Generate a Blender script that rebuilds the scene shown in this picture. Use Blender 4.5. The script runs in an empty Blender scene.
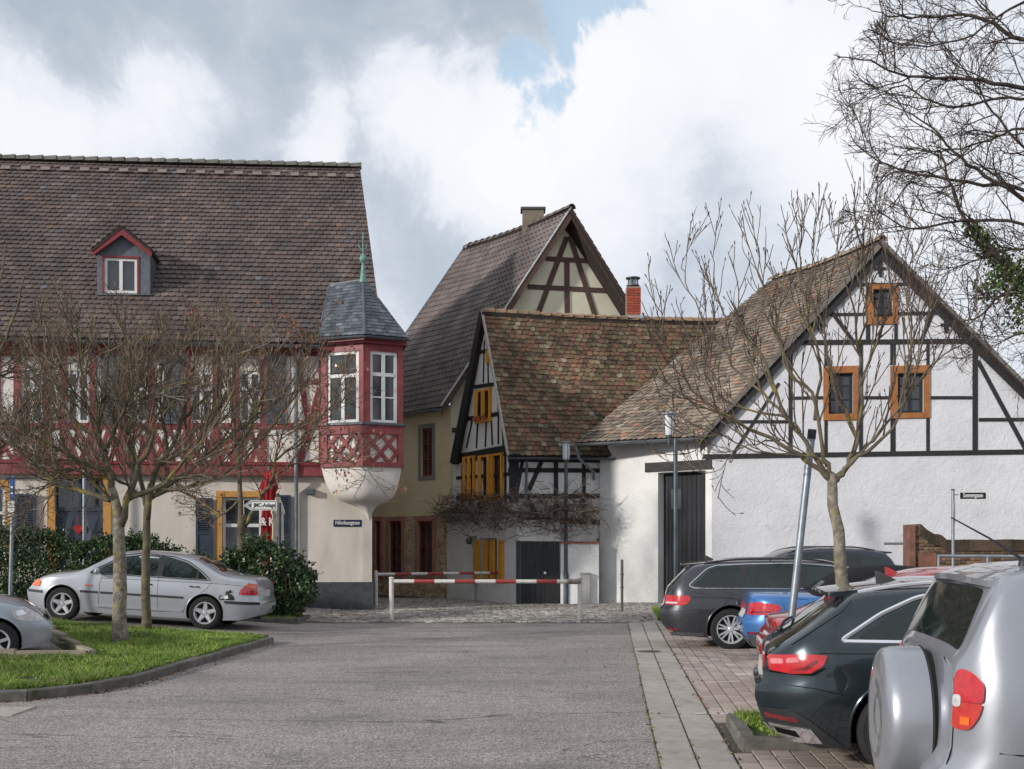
import bpy, bmesh, math, random
import numpy as np
from mathutils import Vector, Matrix, geometry, noise

scene = bpy.context.scene
COL = scene.collection
random.seed(7)
PI = math.pi

# ------------------------------------------------------------------ camera
F = 1150.0            # focal length in pixels
EYE = 1.68            # eye height
HZ = 546.0            # horizon row
cam_d = bpy.data.cameras.new("camera")
cam = bpy.data.objects.new("camera", cam_d)
COL.objects.link(cam)
scene.camera = cam
cam.location = (0, 0, EYE)
cam.rotation_euler = (math.radians(90), 0, 0)
cam_d.sensor_width = 36.0
cam_d.lens = F * 36.0 / 1024.0
cam_d.shift_y = (HZ - 384.5) / 1024.0
cam_d.clip_start = 0.1
cam_d.clip_end = 2000.0

# ------------------------------------------------------------------ light
SUN_EL, SUN_AZ = 18.0, -125.0       # azimuth measured from +Y, clockwise positive: the sun stands left, a little behind
sun_dir = Vector((math.sin(math.radians(SUN_AZ)) * math.cos(math.radians(SUN_EL)),
                  math.cos(math.radians(SUN_AZ)) * math.cos(math.radians(SUN_EL)),
                  math.sin(math.radians(SUN_EL))))
sl = bpy.data.lights.new("sun", 'SUN')
sl.energy = 1.9
sl.angle = math.radians(3.0)
sl.color = (1.0, 0.95, 0.89)
so = bpy.data.objects.new("sun", sl)
COL.objects.link(so)
so.rotation_euler = (-sun_dir).to_track_quat('-Z', 'Y').to_euler()

world = bpy.data.worlds.new("World")
scene.world = world
world.use_nodes = True
scene.view_settings.view_transform = 'Standard'
scene.view_settings.look = 'None'
scene.view_settings.exposure = 0.74
scene.view_settings.gamma = 1.0


def srgb(r, g, b, k=1.0):
    def f(c):
        c /= 255.0
        return (c / 12.92 if c <= 0.04045 else ((c + 0.055) / 1.055) ** 2.4) * k
    return (f(r), f(g), f(b), 1.0)


def pdir(px, py):
    return Vector(((px - 512) / F, 1.0, (HZ - py) / F)).normalized()


class NT:
    """small helper to write node trees"""
    def __init__(s, tree):
        s.t = tree
        s.n = tree.nodes
        s.n.clear()

    def add(s, typ, **kw):
        nd = s.n.new(typ)
        ins = kw.pop('ins', None)
        for k, v in kw.items():
            setattr(nd, k, v)
        if ins:
            for k, v in ins.items():
                s.put(nd, k, v)
        return nd

    def put(s, nd, k, v):
        sock = nd.inputs[k]
        if isinstance(v, bpy.types.NodeSocket):
            s.t.links.new(v, sock)
        elif isinstance(v, bpy.types.Node):
            s.t.links.new(v.outputs[0], sock)
        else:
            sock.default_value = v

    def math(s, op, a, b=0.0, c=0.0, clamp=False):
        nd = s.add('ShaderNodeMath', operation=op, use_clamp=clamp)
        s.put(nd, 0, a)
        s.put(nd, 1, b)
        if op == 'MULTIPLY_ADD':
            s.put(nd, 2, c)
        return nd.outputs[0]

    def vmath(s, op, a, b=None, scale=None, out=0):
        nd = s.add('ShaderNodeVectorMath', operation=op)
        s.put(nd, 0, a)
        if b is not None:
            s.put(nd, 1, b)
        if scale is not None:
            s.put(nd, 'Scale', scale)
        return nd.outputs[out]

    def noise(s, vec, scale, detail=4, rough=0.55, dist=0.0, col=False):
        nd = s.add('ShaderNodeTexNoise', ins={'Vector': vec, 'Scale': scale, 'Detail': detail, 'Roughness': rough, 'Distortion': dist})
        return nd.outputs[1 if col else 0]

    def mix(s, f, a, b, blend='MIX'):
        nd = s.add('ShaderNodeMix', data_type='RGBA', blend_type=blend)
        s.put(nd, 0, f)
        s.put(nd, 6, a)
        s.put(nd, 7, b)
        return nd.outputs[2]

    def ramp(s, f, stops, interp='LINEAR'):
        nd = s.add('ShaderNodeValToRGB')
        cr = nd.color_ramp
        cr.interpolation = interp
        while len(cr.elements) > 1:
            cr.elements.remove(cr.elements[-1])
        cr.elements[0].position = stops[0][0]
        cr.elements[0].color = stops[0][1]
        for p, c in stops[1:]:
            e = cr.elements.new(p)
            e.color = c
        s.put(nd, 0, f)
        return nd.outputs[0]

    def smooth(s, v, a, b, lo=0.0, hi=1.0):
        nd = s.add('ShaderNodeMapRange', interpolation_type='SMOOTHSTEP')
        for k, x in ((0, v), (1, a), (2, b), (3, lo), (4, hi)):
            s.put(nd, k, x)
        return nd.outputs[0]


# ------------------------------------------------------------------ sky: blue behind broken grey and white cloud
w = NT(world.node_tree)
tc = w.add('ShaderNodeTexCoord')
vdir = tc.outputs['Generated']
sky = w.add('ShaderNodeTexSky', sky_type='NISHITA', sun_disc=False)
sky.sun_elevation = math.radians(SUN_EL)
sky.sun_rotation = math.radians(SUN_AZ)
wn = w.noise(vdir, 5.5, 8, 0.62, 0.35, col=True)
wob = w.vmath('SCALE', w.vmath('SUBTRACT', wn, (0.5, 0.5, 0.5)), scale=0.21)
vd = w.vmath('ADD', vdir, wob)


def blob(px, py, rad, inner=0.15):
    d = w.vmath('DISTANCE', vd, tuple(pdir(px, py)), out=1)
    return w.smooth(d, rad * inner / F, rad / F, 1.0, 0.0)


def bmax(*a):
    r = a[0]
    for x in a[1:]:
        r = w.math('MAXIMUM', r, x)
    return r


dark = bmax(blob(150, 30, 190), blob(330, 60, 200), blob(470, 20, 130), blob(0, 10, 170), w.math('MULTIPLY', blob(250, 150, 110), 0.7),
            w.math('MULTIPLY', blob(440, 250, 150), 0.55), w.math('MULTIPLY', blob(700, 215, 170), 0.35))
white = bmax(blob(130, 95, 100), blob(20, 110, 120), blob(330, 125, 70), blob(420, 105, 90), blob(500, 130, 110), blob(620, 120, 130),
             blob(720, 70, 150), w.math('MULTIPLY', blob(820, 120, 170), 0.8), w.math('MULTIPLY', blob(600, 240, 110), 0.5))
hole = bmax(blob(515, 70, 50), blob(560, 40, 56), blob(600, 24, 56), blob(628, 8, 40), w.math('MULTIPLY', blob(540, 98, 40), 0.9), w.math('MULTIPLY', blob(790, 0, 40), 0.8))
n1 = w.noise(vdir, 4.0, 9, 0.6, 0.4)
n2 = w.noise(vdir, 11.0, 8, 0.6, 0.5)
# grey level of the cloud deck
g = w.math('ADD', w.math('MULTIPLY', n1, 0.55), w.math('MULTIPLY', n2, 0.30))
g = w.math('ADD', g, w.math('MULTIPLY', white, 0.36))
g = w.math('SUBTRACT', g, w.math('MULTIPLY', dark, 0.28))
cl = w.ramp(g, [(0.02, srgb(128, 138, 150)), (0.20, srgb(144, 153, 164)), (0.34, srgb(160, 167, 177)), (0.46, srgb(184, 188, 195)), (0.58, srgb(194, 196, 201)), (0.80, srgb(200, 201, 205))])
hm = w.math('SUBTRACT', hole, w.math('MULTIPLY', w.math('SUBTRACT', n2, 0.45), 1.8))
hm = w.smooth(hm, 0.30, 0.78)
hm = w.math('MULTIPLY', hm, 0.85)
skyc = w.mix(0.42, sky.outputs[0], (3.6, 4.5, 5.0, 1))      # thin veil of high cloud over the blue
bg_sky = w.add('ShaderNodeBackground', ins={'Color': skyc, 'Strength': 0.12})
bg_cl = w.add('ShaderNodeBackground', ins={'Color': cl, 'Strength': 1.0})
mixs = w.add('ShaderNodeMixShader')
w.put(mixs, 0, hm)
w.t.links.new(bg_cl.outputs[0], mixs.inputs[1])
w.t.links.new(bg_sky.outputs[0], mixs.inputs[2])
wo = w.add('ShaderNodeOutputWorld')
w.t.links.new(mixs.outputs[0], wo.inputs[0])


# ------------------------------------------------------------------ materials
MATS = {}


def M(name, c1, c2=None, scale=8.0, rough=0.8, metal=0.0, bump=None, spec=0.5, coat=0.0, c3=None, c3s=1.5, c3lo=0.55, c3hi=0.7,
      rnd=0.0, island=None, stretch=(1, 1, 1), rvar=0.0, dist=0.0, emit=None, alpha=None):
    """noise-varied principled material.  bump=(scale,strength,distance[,distortion]);
    island=list of ramp stops picked at random per loose piece; rnd=brightness change per object."""
    if name in MATS:
        return MATS[name]
    m = bpy.data.materials.new(name)
    m.use_nodes = True
    t = NT(m.node_tree)
    b = t.add('ShaderNodeBsdfPrincipled')
    o = t.add('ShaderNodeOutputMaterial')
    t.t.links.new(b.outputs[0], o.inputs[0])
    co = t.add('ShaderNodeTexCoord').outputs['Object']
    if stretch != (1, 1, 1):
        co = t.vmath('MULTIPLY', co, stretch)
    if island:
        geo = t.add('ShaderNodeNewGeometry')
        col = t.ramp(geo.outputs['Random Per Island'], island, 'CONSTANT')
        nn = t.noise(co, scale, 5, 0.65)
        k = t.smooth(nn, 0.25, 0.75, 0.66, 1.3)
        k = t.math('MULTIPLY', k, t.smooth(t.noise(t.vmath('MULTIPLY', co, (1.0, .5, .35)), .55, 4, .6), .3, .7, .78, 1.16))
        col = t.mix(1.0, col, t.add('ShaderNodeCombineColor', ins={0: k, 1: k, 2: k}).outputs[0], 'MULTIPLY')
    else:
        c2 = c2 or tuple([x * 0.82 for x in c1[:3]] + [1])
        nn = t.noise(co, scale, 6, 0.6, dist)
        col = t.mix(t.smooth(nn, 0.3, 0.7), c1, c2)
    if c3:
        n3 = t.noise(co, c3s, 7, 0.65, 0.3)
        col = t.mix(t.smooth(n3, c3lo, c3hi), col, c3)
    if rnd:
        oi = t.add('ShaderNodeObjectInfo')
        k = t.smooth(oi.outputs['Random'], 0, 1, 1 - rnd, 1 + rnd)
        col = t.mix(1.0, col, t.add('ShaderNodeCombineColor', ins={0: k, 1: k, 2: k}).outputs[0], 'MULTIPLY')
    t.put(b, 'Base Color', col)
    if rvar:
        t.put(b, 'Roughness', t.smooth(t.noise(co, 3.0, 5), 0.3, 0.7, max(0.02, rough - rvar), min(1, rough + rvar)))
    else:
        b.inputs['Roughness'].default_value = rough
    b.inputs['Metallic'].default_value = metal
    b.inputs['Specular IOR Level'].default_value = spec
    if coat:
        b.inputs['Coat Weight'].default_value = coat
        b.inputs['Coat Roughness'].default_value = 0.03
    if emit:
        b.inputs['Emission Color'].default_value = emit[0]
        b.inputs['Emission Strength'].default_value = emit[1]
    if bump:
        bs, st, bd = bump[:3]
        bn = t.noise(co, bs, 6, 0.62, bump[3] if len(bump) > 3 else 0.0)
        bp = t.add('ShaderNodeBump', ins={'Strength': st, 'Distance': bd, 'Height': bn})
        t.put(b, 'Normal', bp.outputs[0])
    MATS[name] = m
    return m


def shade(name, r, g, b, **kw):
    k = kw.pop('k', 1.0)
    c1 = srgb(r, g, b, k)
    v = kw.pop('v', 0.8)
    c2 = tuple([x * v for x in c1[:3]] + [1])
    return M(name, c1, kw.pop('c2', c2), **kw)


# ------------------------------------------------------------------ object helpers
def link(o, parent=None):
    COL.objects.link(o)
    if parent is not None:
        o.parent = parent
    return o


def base_of(parent):
    v = Vector((0, 0, 0))
    p = parent
    while p is not None:
        v = v + p.location
        p = p.parent
    return v


def tag(o, label=None, cat=None, group=None, kind=None):
    if label:
        o['label'] = label
    if cat:
        o['category'] = cat
    if group:
        o['group'] = group
    if kind:
        o['kind'] = kind
    return o


def thing(name, label, cat, loc=(0, 0, 0), rz=0.0, group=None):
    o = bpy.data.objects.new(name, None)
    o.empty_display_size = 0.3
    link(o)
    o.location = loc
    o.rotation_euler = (0, 0, rz)
    return tag(o, label, cat, group)


def copy_tree(o, parent=None):
    c = o.copy()
    COL.objects.link(c)
    c.parent = parent
    for ch in list(o.children):
        copy_tree(ch, c)
    return c


class MB:
    def __init__(s):
        s.v = []
        s.f = []

    def add(s, vs, fs):
        n = len(s.v)
        s.v.extend([tuple(q) for q in vs])
        s.f.extend([tuple(i + n for i in f) for f in fs])
        return s

    def box(s, c, sx, sy, sz, R=None):
        c = Vector(c)
        vs = []
        for dz in (-.5, .5):
            for dx, dy in ((-.5, -.5), (.5, -.5), (.5, .5), (-.5, .5)):
                q = Vector((dx * sx, dy * sy, dz * sz))
                if R is not None:
                    q = R @ q
                vs.append(c + q)
        return s.add(vs, [(3, 2, 1, 0), (4, 5, 6, 7), (0, 1, 5, 4), (1, 2, 6, 5), (2, 3, 7, 6), (3, 0, 4, 7)])

    def hexa(s, a, b):
        """a: 4 points, b: 4 matching points"""
        return s.add(list(a) + list(b), [(3, 2, 1, 0), (4, 5, 6, 7), (0, 1, 5, 4), (1, 2, 6, 5), (2, 3, 7, 6), (3, 0, 4, 7)])

    def prism(s, poly, ext):
        n = len(poly)
        ext = Vector(ext)
        vs = [Vector(p) for p in poly] + [Vector(p) + ext for p in poly]
        fs = [tuple(range(n - 1, -1, -1)), tuple(range(n, 2 * n))]
        for i in range(n):
            j = (i + 1) % n
            fs.append((i, j, n + j, n + i))
        return s.add(vs, fs)

    def tube(s, pts, rad, n=8, cap=True):
        pts = [Vector(p) for p in pts]
        if not isinstance(rad, (list, tuple)):
            rad = [rad] * len(pts)
        k0 = len(s.v)
        ref = None
        for i, p in enumerate(pts):
            if i == 0:
                t = pts[1] - pts[0]
            elif i == len(pts) - 1:
                t = pts[-1] - pts[-2]
            else:
                t = pts[i + 1] - pts[i - 1]
            if t.length < 1e-9:
                t = Vector((0, 0, 1))
            t.normalize()
            if ref is None:
                ref = Vector((1, 0, 0)) if abs(t.x) < 0.8 else Vector((0, 1, 0))
            a = t.cross(ref)
            if a.length < 1e-6:
                a = t.cross(Vector((0, 1, 0.3)))
            a.normalize()
            b = t.cross(a)
            ref = -b if False else ref
            for j in range(n):
                an = 2 * PI * j / n
                s.v.append(tuple(p + (a * math.cos(an) + b * math.sin(an)) * rad[i]))
        for i in range(len(pts) - 1):
            for j in range(n):
                j2 = (j + 1) % n
                s.f.append((k0 + i * n + j, k0 + i * n + j2, k0 + (i + 1) * n + j2, k0 + (i + 1) * n + j))
        if cap:
            s.f.append(tuple(k0 + j for j in range(n - 1, -1, -1)))
            e = k0 + (len(pts) - 1) * n
            s.f.append(tuple(e + j for j in range(n)))
        return s

    def lathe(s, prof, c, axis='Z', n=24, a0=0.0, a1=2 * PI):
        c = Vector(c)
        k0 = len(s.v)
        full = abs(a1 - a0 - 2 * PI) < 1e-6
        m = n if full else n + 1
        for (r, h) in prof:
            for j in range(m):
                an = a0 + (a1 - a0) * j / n
                x, y = r * math.cos(an), r * math.sin(an)
                q = {'Z': (x, y, h), 'Y': (x, h, y), 'X': (h, x, y)}[axis]
                s.v.append(tuple(c + Vector(q)))
        for i in range(len(prof) - 1):
            for j in range(n):
                j2 = (j + 1) % m
                s.f.append((k0 + i * m + j, k0 + i * m + j2, k0 + (i + 1) * m + j2, k0 + (i + 1) * m + j))
        return s

    def sphere(s, c, r, n=12, sc=(1, 1, 1)):
        prof = []
        k = n // 2
        c = Vector(c)
        k0 = len(s.v)
        for i in range(k + 1):
            ph = PI * i / k
            for j in range(n):
                an = 2 * PI * j / n
                rr = max(math.sin(ph), 0.01)
                s.v.append(tuple(c + Vector((r * sc[0] * rr * math.cos(an), r * sc[1] * rr * math.sin(an), -r * sc[2] * math.cos(ph)))))
        for i in range(k):
            for j in range(n):
                j2 = (j + 1) % n
                s.f.append((k0 + i * n + j, k0 + i * n + j2, k0 + (i + 1) * n + j2, k0 + (i + 1) * n + j))
        return s

    def mesh(s, name, mat, off=Vector((0, 0, 0)), smooth=False, R=None):
        me = bpy.data.meshes.new(name)
        V = np.array(s.v, dtype=np.float64).reshape(-1, 3) - np.array(off)
        me.from_pydata(V.tolist(), [], s.f)
        if mat:
            me.materials.append(mat)
        if smooth:
            me.polygons.foreach_set('use_smooth', [True] * len(me.polygons))
            if smooth != 'all':
                me.set_sharp_from_angle(angle=math.radians(40))
        me.update()
        return me

    def build(s, name, mat, parent=None, smooth=False, kind=None, label=None, local=False, fix=False):
        off = Vector((0, 0, 0)) if (local or parent is None) else base_of(parent)
        me = s.mesh(name, mat, off, smooth)
        if fix:
            bm = bmesh.new()
            bm.from_mesh(me)
            bmesh.ops.recalc_face_normals(bm, faces=bm.faces)
            bm.to_mesh(me)
            bm.free()
        o = bpy.data.objects.new(name, me)
        link(o, parent)
        if kind:
            o['kind'] = kind
        if label:
            o['label'] = label
        return o


def top(mb, name, mat, label, cat, group=None, smooth=False, loc=None):
    """a one-mesh thing whose origin is at its base"""
    V = np.array(mb.v)
    if loc is None:
        loc = Vector(((V[:, 0].min() + V[:, 0].max()) / 2, (V[:, 1].min() + V[:, 1].max()) / 2, V[:, 2].min()))
    me = mb.mesh(name, mat, Vector(loc), smooth)
    o = bpy.data.objects.new(name, me)
    link(o)
    o.location = loc
    return tag(o, label, cat, group)


def P(px, py, D):
    return Vector(((px - 512) * D / F, D, EYE + (HZ - py) * D / F))


def G(px, py, z=0.0):
    D = (EYE - z) * F / (py - HZ)
    return Vector(((px - 512) * D / F, D, z))


def gz(x, y):
    """height of the ground: flat road, a slight rise to the left behind the island and to the right by the barn"""
    a = 0.062 * max(0.0, -x - 4.1) * min(1.0, max(0.0, (y - 13.0) / 6.5))
    b = 0.045 * max(0.0, x - 2.6) * min(1.0, max(0.0, (y - 25.0) / 6.0))
    return min(a, 0.5) + min(b, 0.3)


class Fr:
    """vertical wall plane: u runs to the right as seen from outside, z up, o outwards"""
    def __init__(s, A, d):
        s.A = Vector((A[0], A[1], 0))
        s.d = Vector((d[0], d[1], 0)).normalized()
        s.n = Vector((s.d.y, -s.d.x, 0))

    def p(s, u, z, o=0.0):
        q = s.A + s.d * u + s.n * o
        return Vector((q.x, q.y, z))

    def uz(s, px, py, o=0.0):
        r = (px - 512) / F
        A = s.A + s.n * o
        # A.x + d.x u = r (A.y + d.y u)
        u = (r * A.y - A.x) / (s.d.x - r * s.d.y)
        D = A.y + s.d.y * u
        return u, EYE + (HZ - py) * D / F

    def u(s, px, o=0.0):
        return s.uz(px, 0, o)[0]

    def z(s, px, py, o=0.0):
        return s.uz(px, py, o)[1]

    def box(s, mb, u0, u1, z0, z1, o0, o1):
        a = [s.p(u0, z0, o1), s.p(u1, z0, o1), s.p(u1, z1, o1), s.p(u0, z1, o1)]
        b = [s.p(u0, z0, o0), s.p(u1, z0, o0), s.p(u1, z1, o0), s.p(u0, z1, o0)]
        return mb.hexa(b, a)

    def beam(s, mb, a, b, wd, o0, o1, ext=0.0):
        a = Vector(a)
        b = Vector(b)
        t = (b - a).normalized()
        a = a - t * ext
        b = b + t * ext
        m = Vector((-t.y, t.x)) * wd / 2
        q = [a - m, b - m, b + m, a + m]
        return mb.hexa([s.p(x.x, x.y, o0) for x in q], [s.p(x.x, x.y, o1) for x in q])

    def poly(s, mb, pts, o0, o1):
        return mb.prism([s.p(x, z, o0) for x, z in pts], s.n * (o1 - o0))

    def wall(s, name, mat, parent, outer, holes=(), th=0.3, rev=0.18, o=0.0):
        """front face with real openings, reveals and edges; outer / holes are (u,z) polygons"""
        loops = [[Vector((x, z, 0)) for x, z in outer]] + [[Vector((x, z, 0)) for x, z in h] for h in holes]
        tri = geometry.tessellate_polygon(loops)
        flat = [v for l in loops for v in l]
        mb = MB()
        mb.add([s.p(v.x, v.y, o) for v in flat], [tuple(t) for t in tri])
        k = 0
        for li, l in enumerate(loops):
            n = len(l)
            dep = th if li == 0 else rev
            a = [s.p(v.x, v.y, o) for v in l]
            b = [s.p(v.x, v.y, o - dep) for v in l]
            mb.add(a + b, [(i, (i + 1) % n, n + (i + 1) % n, n + i) for i in range(n)])
            if li > 0:
                mb.add(b, [tuple(range(n))])
        # back face
        mb.add([s.p(v.x, v.y, o - th) for v in loops[0]], [tuple(range(len(loops[0])))])
        return mb.build(name, mat, parent, fix=False)


def rectp(u0, u1, z0, z1):
    return [(u0, z0), (u1, z0), (u1, z1), (u0, z1)]


GLASS = M('window_glass', (0.012, 0.016, 0.02, 1), (0.03, 0.035, 0.04, 1), scale=1.2, rough=0.06, spec=0.9)
GLASS_L = M('curtained_glass', srgb(70, 72, 70), srgb(40, 42, 42), scale=2.5, rough=0.08, spec=0.8)


def window(fr, parent, u0, u1, z0, z1, o, mat, fw=0.06, mull=(), trans=(), glass=None, depth=0.05, label=None, bar=0.035, cross=()):
    """casement frame (one mesh) with its panes as sub-parts; mull/trans are fractions with full-width bars"""
    glass = glass or GLASS
    mb = MB()
    fr.box(mb, u0, u0 + fw, z0, z1, o - depth, o)
    fr.box(mb, u1 - fw, u1, z0, z1, o - depth, o)
    fr.box(mb, u0 + fw, u1 - fw, z0, z0 + fw, o - depth, o)
    fr.box(mb, u0 + fw, u1 - fw, z1 - fw, z1, o - depth, o)
    us = [u0 + fw]
    for m in mull:
        c = u0 + (u1 - u0) * m
        fr.box(mb, c - fw * .6, c + fw * .6, z0 + fw, z1 - fw, o - depth, o + 0.004)
        us += [c - fw * .6, c + fw * .6]
    us.append(u1 - fw)
    zs = [z0 + fw]
    for m in trans:
        c = z0 + (z1 - z0) * m
        fr.box(mb, u0 + fw, u1 - fw, c - fw * .6, c + fw * .6, o - depth, o + 0.008)
        zs += [c - fw * .6, c + fw * .6]
    zs.append(z1 - fw)
    for m in cross:
        c = z0 + (z1 - z0) * m
        fr.box(mb, u0 + fw, u1 - fw, c - bar / 2, c + bar / 2, o - depth, o - 0.006)
    wo_ = mb.build('window', mat, parent, label=label)
    for i in range(0, len(us), 2):
        for j in range(0, len(zs), 2):
            g_ = MB()
            fr.box(g_, us[i], us[i + 1], zs[j], zs[j + 1], o - depth - 0.012, o - depth * 0.7)
            g_.build('pane', glass, wo_)
    return wo_


def tile_patch(mb, e0, e1, r1, r0, tw, rh, th=0.02, style='round', sag=0.0, jit=0.004, lap=1.5, seed=1, skip=None):
    """rows of single tiles from the eave e0-e1 up to the ridge r0-r1"""
    rnd = random.Random(seed)
    e0, e1, r1, r0 = map(Vector, (e0, e1, r1, r0))
    L = ((r0 - e0).length + (r1 - e1).length) / 2
    n = max(1, int(round(L / rh)))
    nrm0 = (e1 - e0).cross(r0 - e0).normalized()
    if nrm0.z < 0:
        nrm0 = -nrm0

    def B(u, v):
        p = (e0 * (1 - u) + e1 * u) * (1 - v) + (r0 * (1 - u) + r1 * u) * v
        if sag:
            p = p - Vector((0, 0, sag * math.sin(PI * min(1, max(0, u))) * min(1, max(0, v)))) - nrm0 * sag * 0.6 * math.sin(PI * v) * math.sin(PI * u)
        return p
    for i in range(n):
        v = i / n
        a, b = B(0, v), B(1, v)
        wd = (b - a).length
        m = max(1, int(round(wd / tw)))
        U = (b - a) / wd
        for j in range(-1, m + 1):
            uc = (j + 0.5 + (0.5 if i % 2 else 0.0)) / m
            ul = max(0.0, uc - 0.485 / m)
            ur = min(1.0, uc + 0.485 / m)
            if ur - ul < 0.12 / m:
                continue
            c = (ul + ur) / 2
            hw = (ur - ul) * wd / 2
            p = B(c, v)
            if skip and skip(p):
                continue
            q = B(c, min(1.0, v + lap / n))
            V = (q - p)
            LL = V.length
            V.normalize()
            N = U.cross(V).normalized()
            if N.z < 0:
                N = -N
            p = p + U * rnd.uniform(-jit, jit) + V * rnd.uniform(-jit * 2, jit * 2)
            ln = th + rnd.uniform(0, jit)
            tl = rnd.uniform(-jit, jit) * 0.8
            if style == 'round':
                sh = [(-1, .22), (-.62, .05), (0, 0), (.62, .05), (1, .22)]
            elif style == 'seg':
                sh = [(-1, .10), (-.4, 0), (.4, 0), (1, .10)]
            else:
                sh = [(-1, 0), (1, 0)]
            k = len(sh)
            vs = []
            for x, y in sh:
                vs.append(p + U * x * hw + V * y * rh + N * (ln * 1.9 + tl * x))
            vs.append(p + U * hw + V * LL + N * ln * 0.25)
            vs.append(p - U * hw + V * LL + N * ln * 0.25)
            for x, y in sh:
                vs.append(p + U * x * hw + V * y * rh + N * (ln * 0.85 + tl * x))
            fs = [tuple(range(k + 2))]
            for x in range(k - 1):
                fs.append((x + 1, x, k + 2 + x, k + 3 + x))
            if style == 'wave':
                vs = []
                for x, h in ((-1, .2), (-.5, 1.3), (0, .2), (.5, .0), (1, .25)):
                    vs.append(p + U * x * hw + N * (ln * 1.4 + h * th))
                for x, h in ((1, .25), (.5, 0), (0, .2), (-.5, 1.3), (-1, .2)):
                    vs.append(p + U * x * hw + V * LL + N * (ln * 0.2 + h * th))
                for x, h in ((-1, .2), (-.5, 1.3), (0, .2), (.5, .0), (1, .25)):
                    vs.append(p + U * x * hw + N * (ln * 0.2))
                fs = [(x, x + 1, 8 - x, 9 - x) for x in range(4)] + [(x + 1, x, 10 + x, 11 + x) for x in range(4)]
            mb.add(vs, fs)
    return mb


def deck_patch(mb, e0, e1, r1, r0, off, th, sag=0.0, n=10):
    """closed bilinear slab that follows a tile_patch from below"""
    e0, e1, r1, r0 = map(Vector, (e0, e1, r1, r0))
    N = (e1 - e0).cross(r0 - e0).normalized()
    if N.z < 0:
        N = -N
    vs = []
    for o_ in (off, off + th):
        for j in range(n + 1):
            for i in range(n + 1):
                u, v = i / n, j / n
                p = (e0 * (1 - u) + e1 * u) * (1 - v) + (r0 * (1 - u) + r1 * u) * v
                if sag:
                    p = p - Vector((0, 0, sag * math.sin(PI * u) * v)) - N * sag * 0.6 * math.sin(PI * v) * math.sin(PI * u)
                vs.append(p - N * o_)
    m = n + 1
    k = m * m
    fs = []
    for j in range(n):
        for i in range(n):
            a = j * m + i
            fs += [(a, a + 1, a + m + 1, a + m), (k + a + 1, k + a, k + a + m, k + a + m + 1)]
    for i in range(n):
        fs += [(i + 1, i, k + i, k + i + 1), (n * m + i, n * m + i + 1, k + n * m + i + 1, k + n * m + i),
               (i * m, (i + 1) * m, k + (i + 1) * m, k + i * m), ((i + 1) * m + n, i * m + n, k + i * m + n, k + (i + 1) * m + n)]
    mb.add(vs, fs)
    return mb


def slab(mb, a, b, c, d, th):
    """a closed slab below the quad a b c d"""
    a, b, c, d = map(Vector, (a, b, c, d))
    n = (b - a).cross(d - a).normalized()
    if n.z < 0:
        n = -n
    return mb.hexa([q - n * th for q in (a, b, c, d)], [a, b, c, d])
# ------------------------------------------------------------------ shared materials
ASPH = M('asphalt', srgb(151, 143, 137), srgb(132, 125, 120), scale=0.45, rough=0.92, c3=srgb(118, 114, 110), c3s=0.9, c3lo=0.56, c3hi=0.72)


def asphalt_detail():
    m = ASPH
    t = m.node_tree
    b = next(n for n in t.nodes if n.type == 'BSDF_PRINCIPLED')
    h = NT.__new__(NT)
    h.t = t
    h.n = t.nodes
    co = h.add('ShaderNodeTexCoord').outputs['Object']
    src = b.inputs['Base Color'].links[0].from_socket
    vo = h.add('ShaderNodeTexVoronoi', ins={'Vector': co, 'Scale': 72.0})
    sp = h.math('MULTIPLY', h.ramp(vo.outputs['Color'], [(0.0, (0, 0, 0, 1)), (1.0, (1, 1, 1, 1))]), 1.0)
    k = h.smooth(vo.outputs['Color'], 0.2, 0.95, 0.55, 1.6)
    n1 = h.noise(co, 60.0, 3, 0.7)
    k2 = h.smooth(n1, 0.3, 0.7, 0.75, 1.3)
    k = h.math('MULTIPLY', k, k2)
    col = h.mix(1.0, src, h.add('ShaderNodeCombineColor', ins={0: k, 1: k, 2: k}).outputs[0], 'MULTIPLY')
    # wide faint darker bands across the lane and a few thin cracks
    st = h.vmath('MULTIPLY', co, (0.16, 1.1, 1.0))
    n2 = h.noise(st, 1.0, 8, 0.7, 0.4)
    col = h.mix(h.smooth(n2, 0.48, 0.70, 0.0, 0.55), col, (0.12, 0.115, 0.11, 1))
    cr = h.noise(h.vmath('MULTIPLY', co, (0.22, 0.5, 1)), 1.0, 9, 0.6, 1.2)
    line = h.math('ABSOLUTE', h.math('SUBTRACT', cr, 0.53))
    gate = h.smooth(h.noise(co, 0.30, 3), 0.46, 0.54)
    lf = h.math('MULTIPLY', h.smooth(line, 0.0, 0.0045, 0.85, 0.0), gate)
    col = h.mix(lf, col, (0.035, 0.033, 0.03, 1))
    c2 = h.noise(h.vmath('MULTIPLY', co, (0.05, 0.42, 1)), 1.0, 7, 0.5, 0.9)
    l2 = h.math('ABSOLUTE', h.math('SUBTRACT', c2, 0.5))
    g2 = h.smooth(h.noise(h.vmath('MULTIPLY', co, (0.25, 0.6, 1)), 1.0, 3), 0.42, 0.56)
    col = h.mix(h.math('MULTIPLY', h.smooth(l2, 0.0, 0.0042, 0.85, 0.0), g2), col, (0.04, 0.038, 0.035, 1))
    st2 = h.noise(co, 0.8, 6, 0.7)
    col = h.mix(h.smooth(st2, 0.66, 0.74, 0.0, 0.35), col, (0.07, 0.065, 0.06, 1))
    t.links.new(col, b.inputs['Base Color'])
    bp = h.add('ShaderNodeBump', ins={'Strength': 0.6, 'Distance': 0.006, 'Height': h.math('ADD', vo.outputs['Distance'], h.math('MULTIPLY', n1, 0.8))})
    t.links.new(bp.outputs[0], b.inputs['Normal'])


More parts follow.
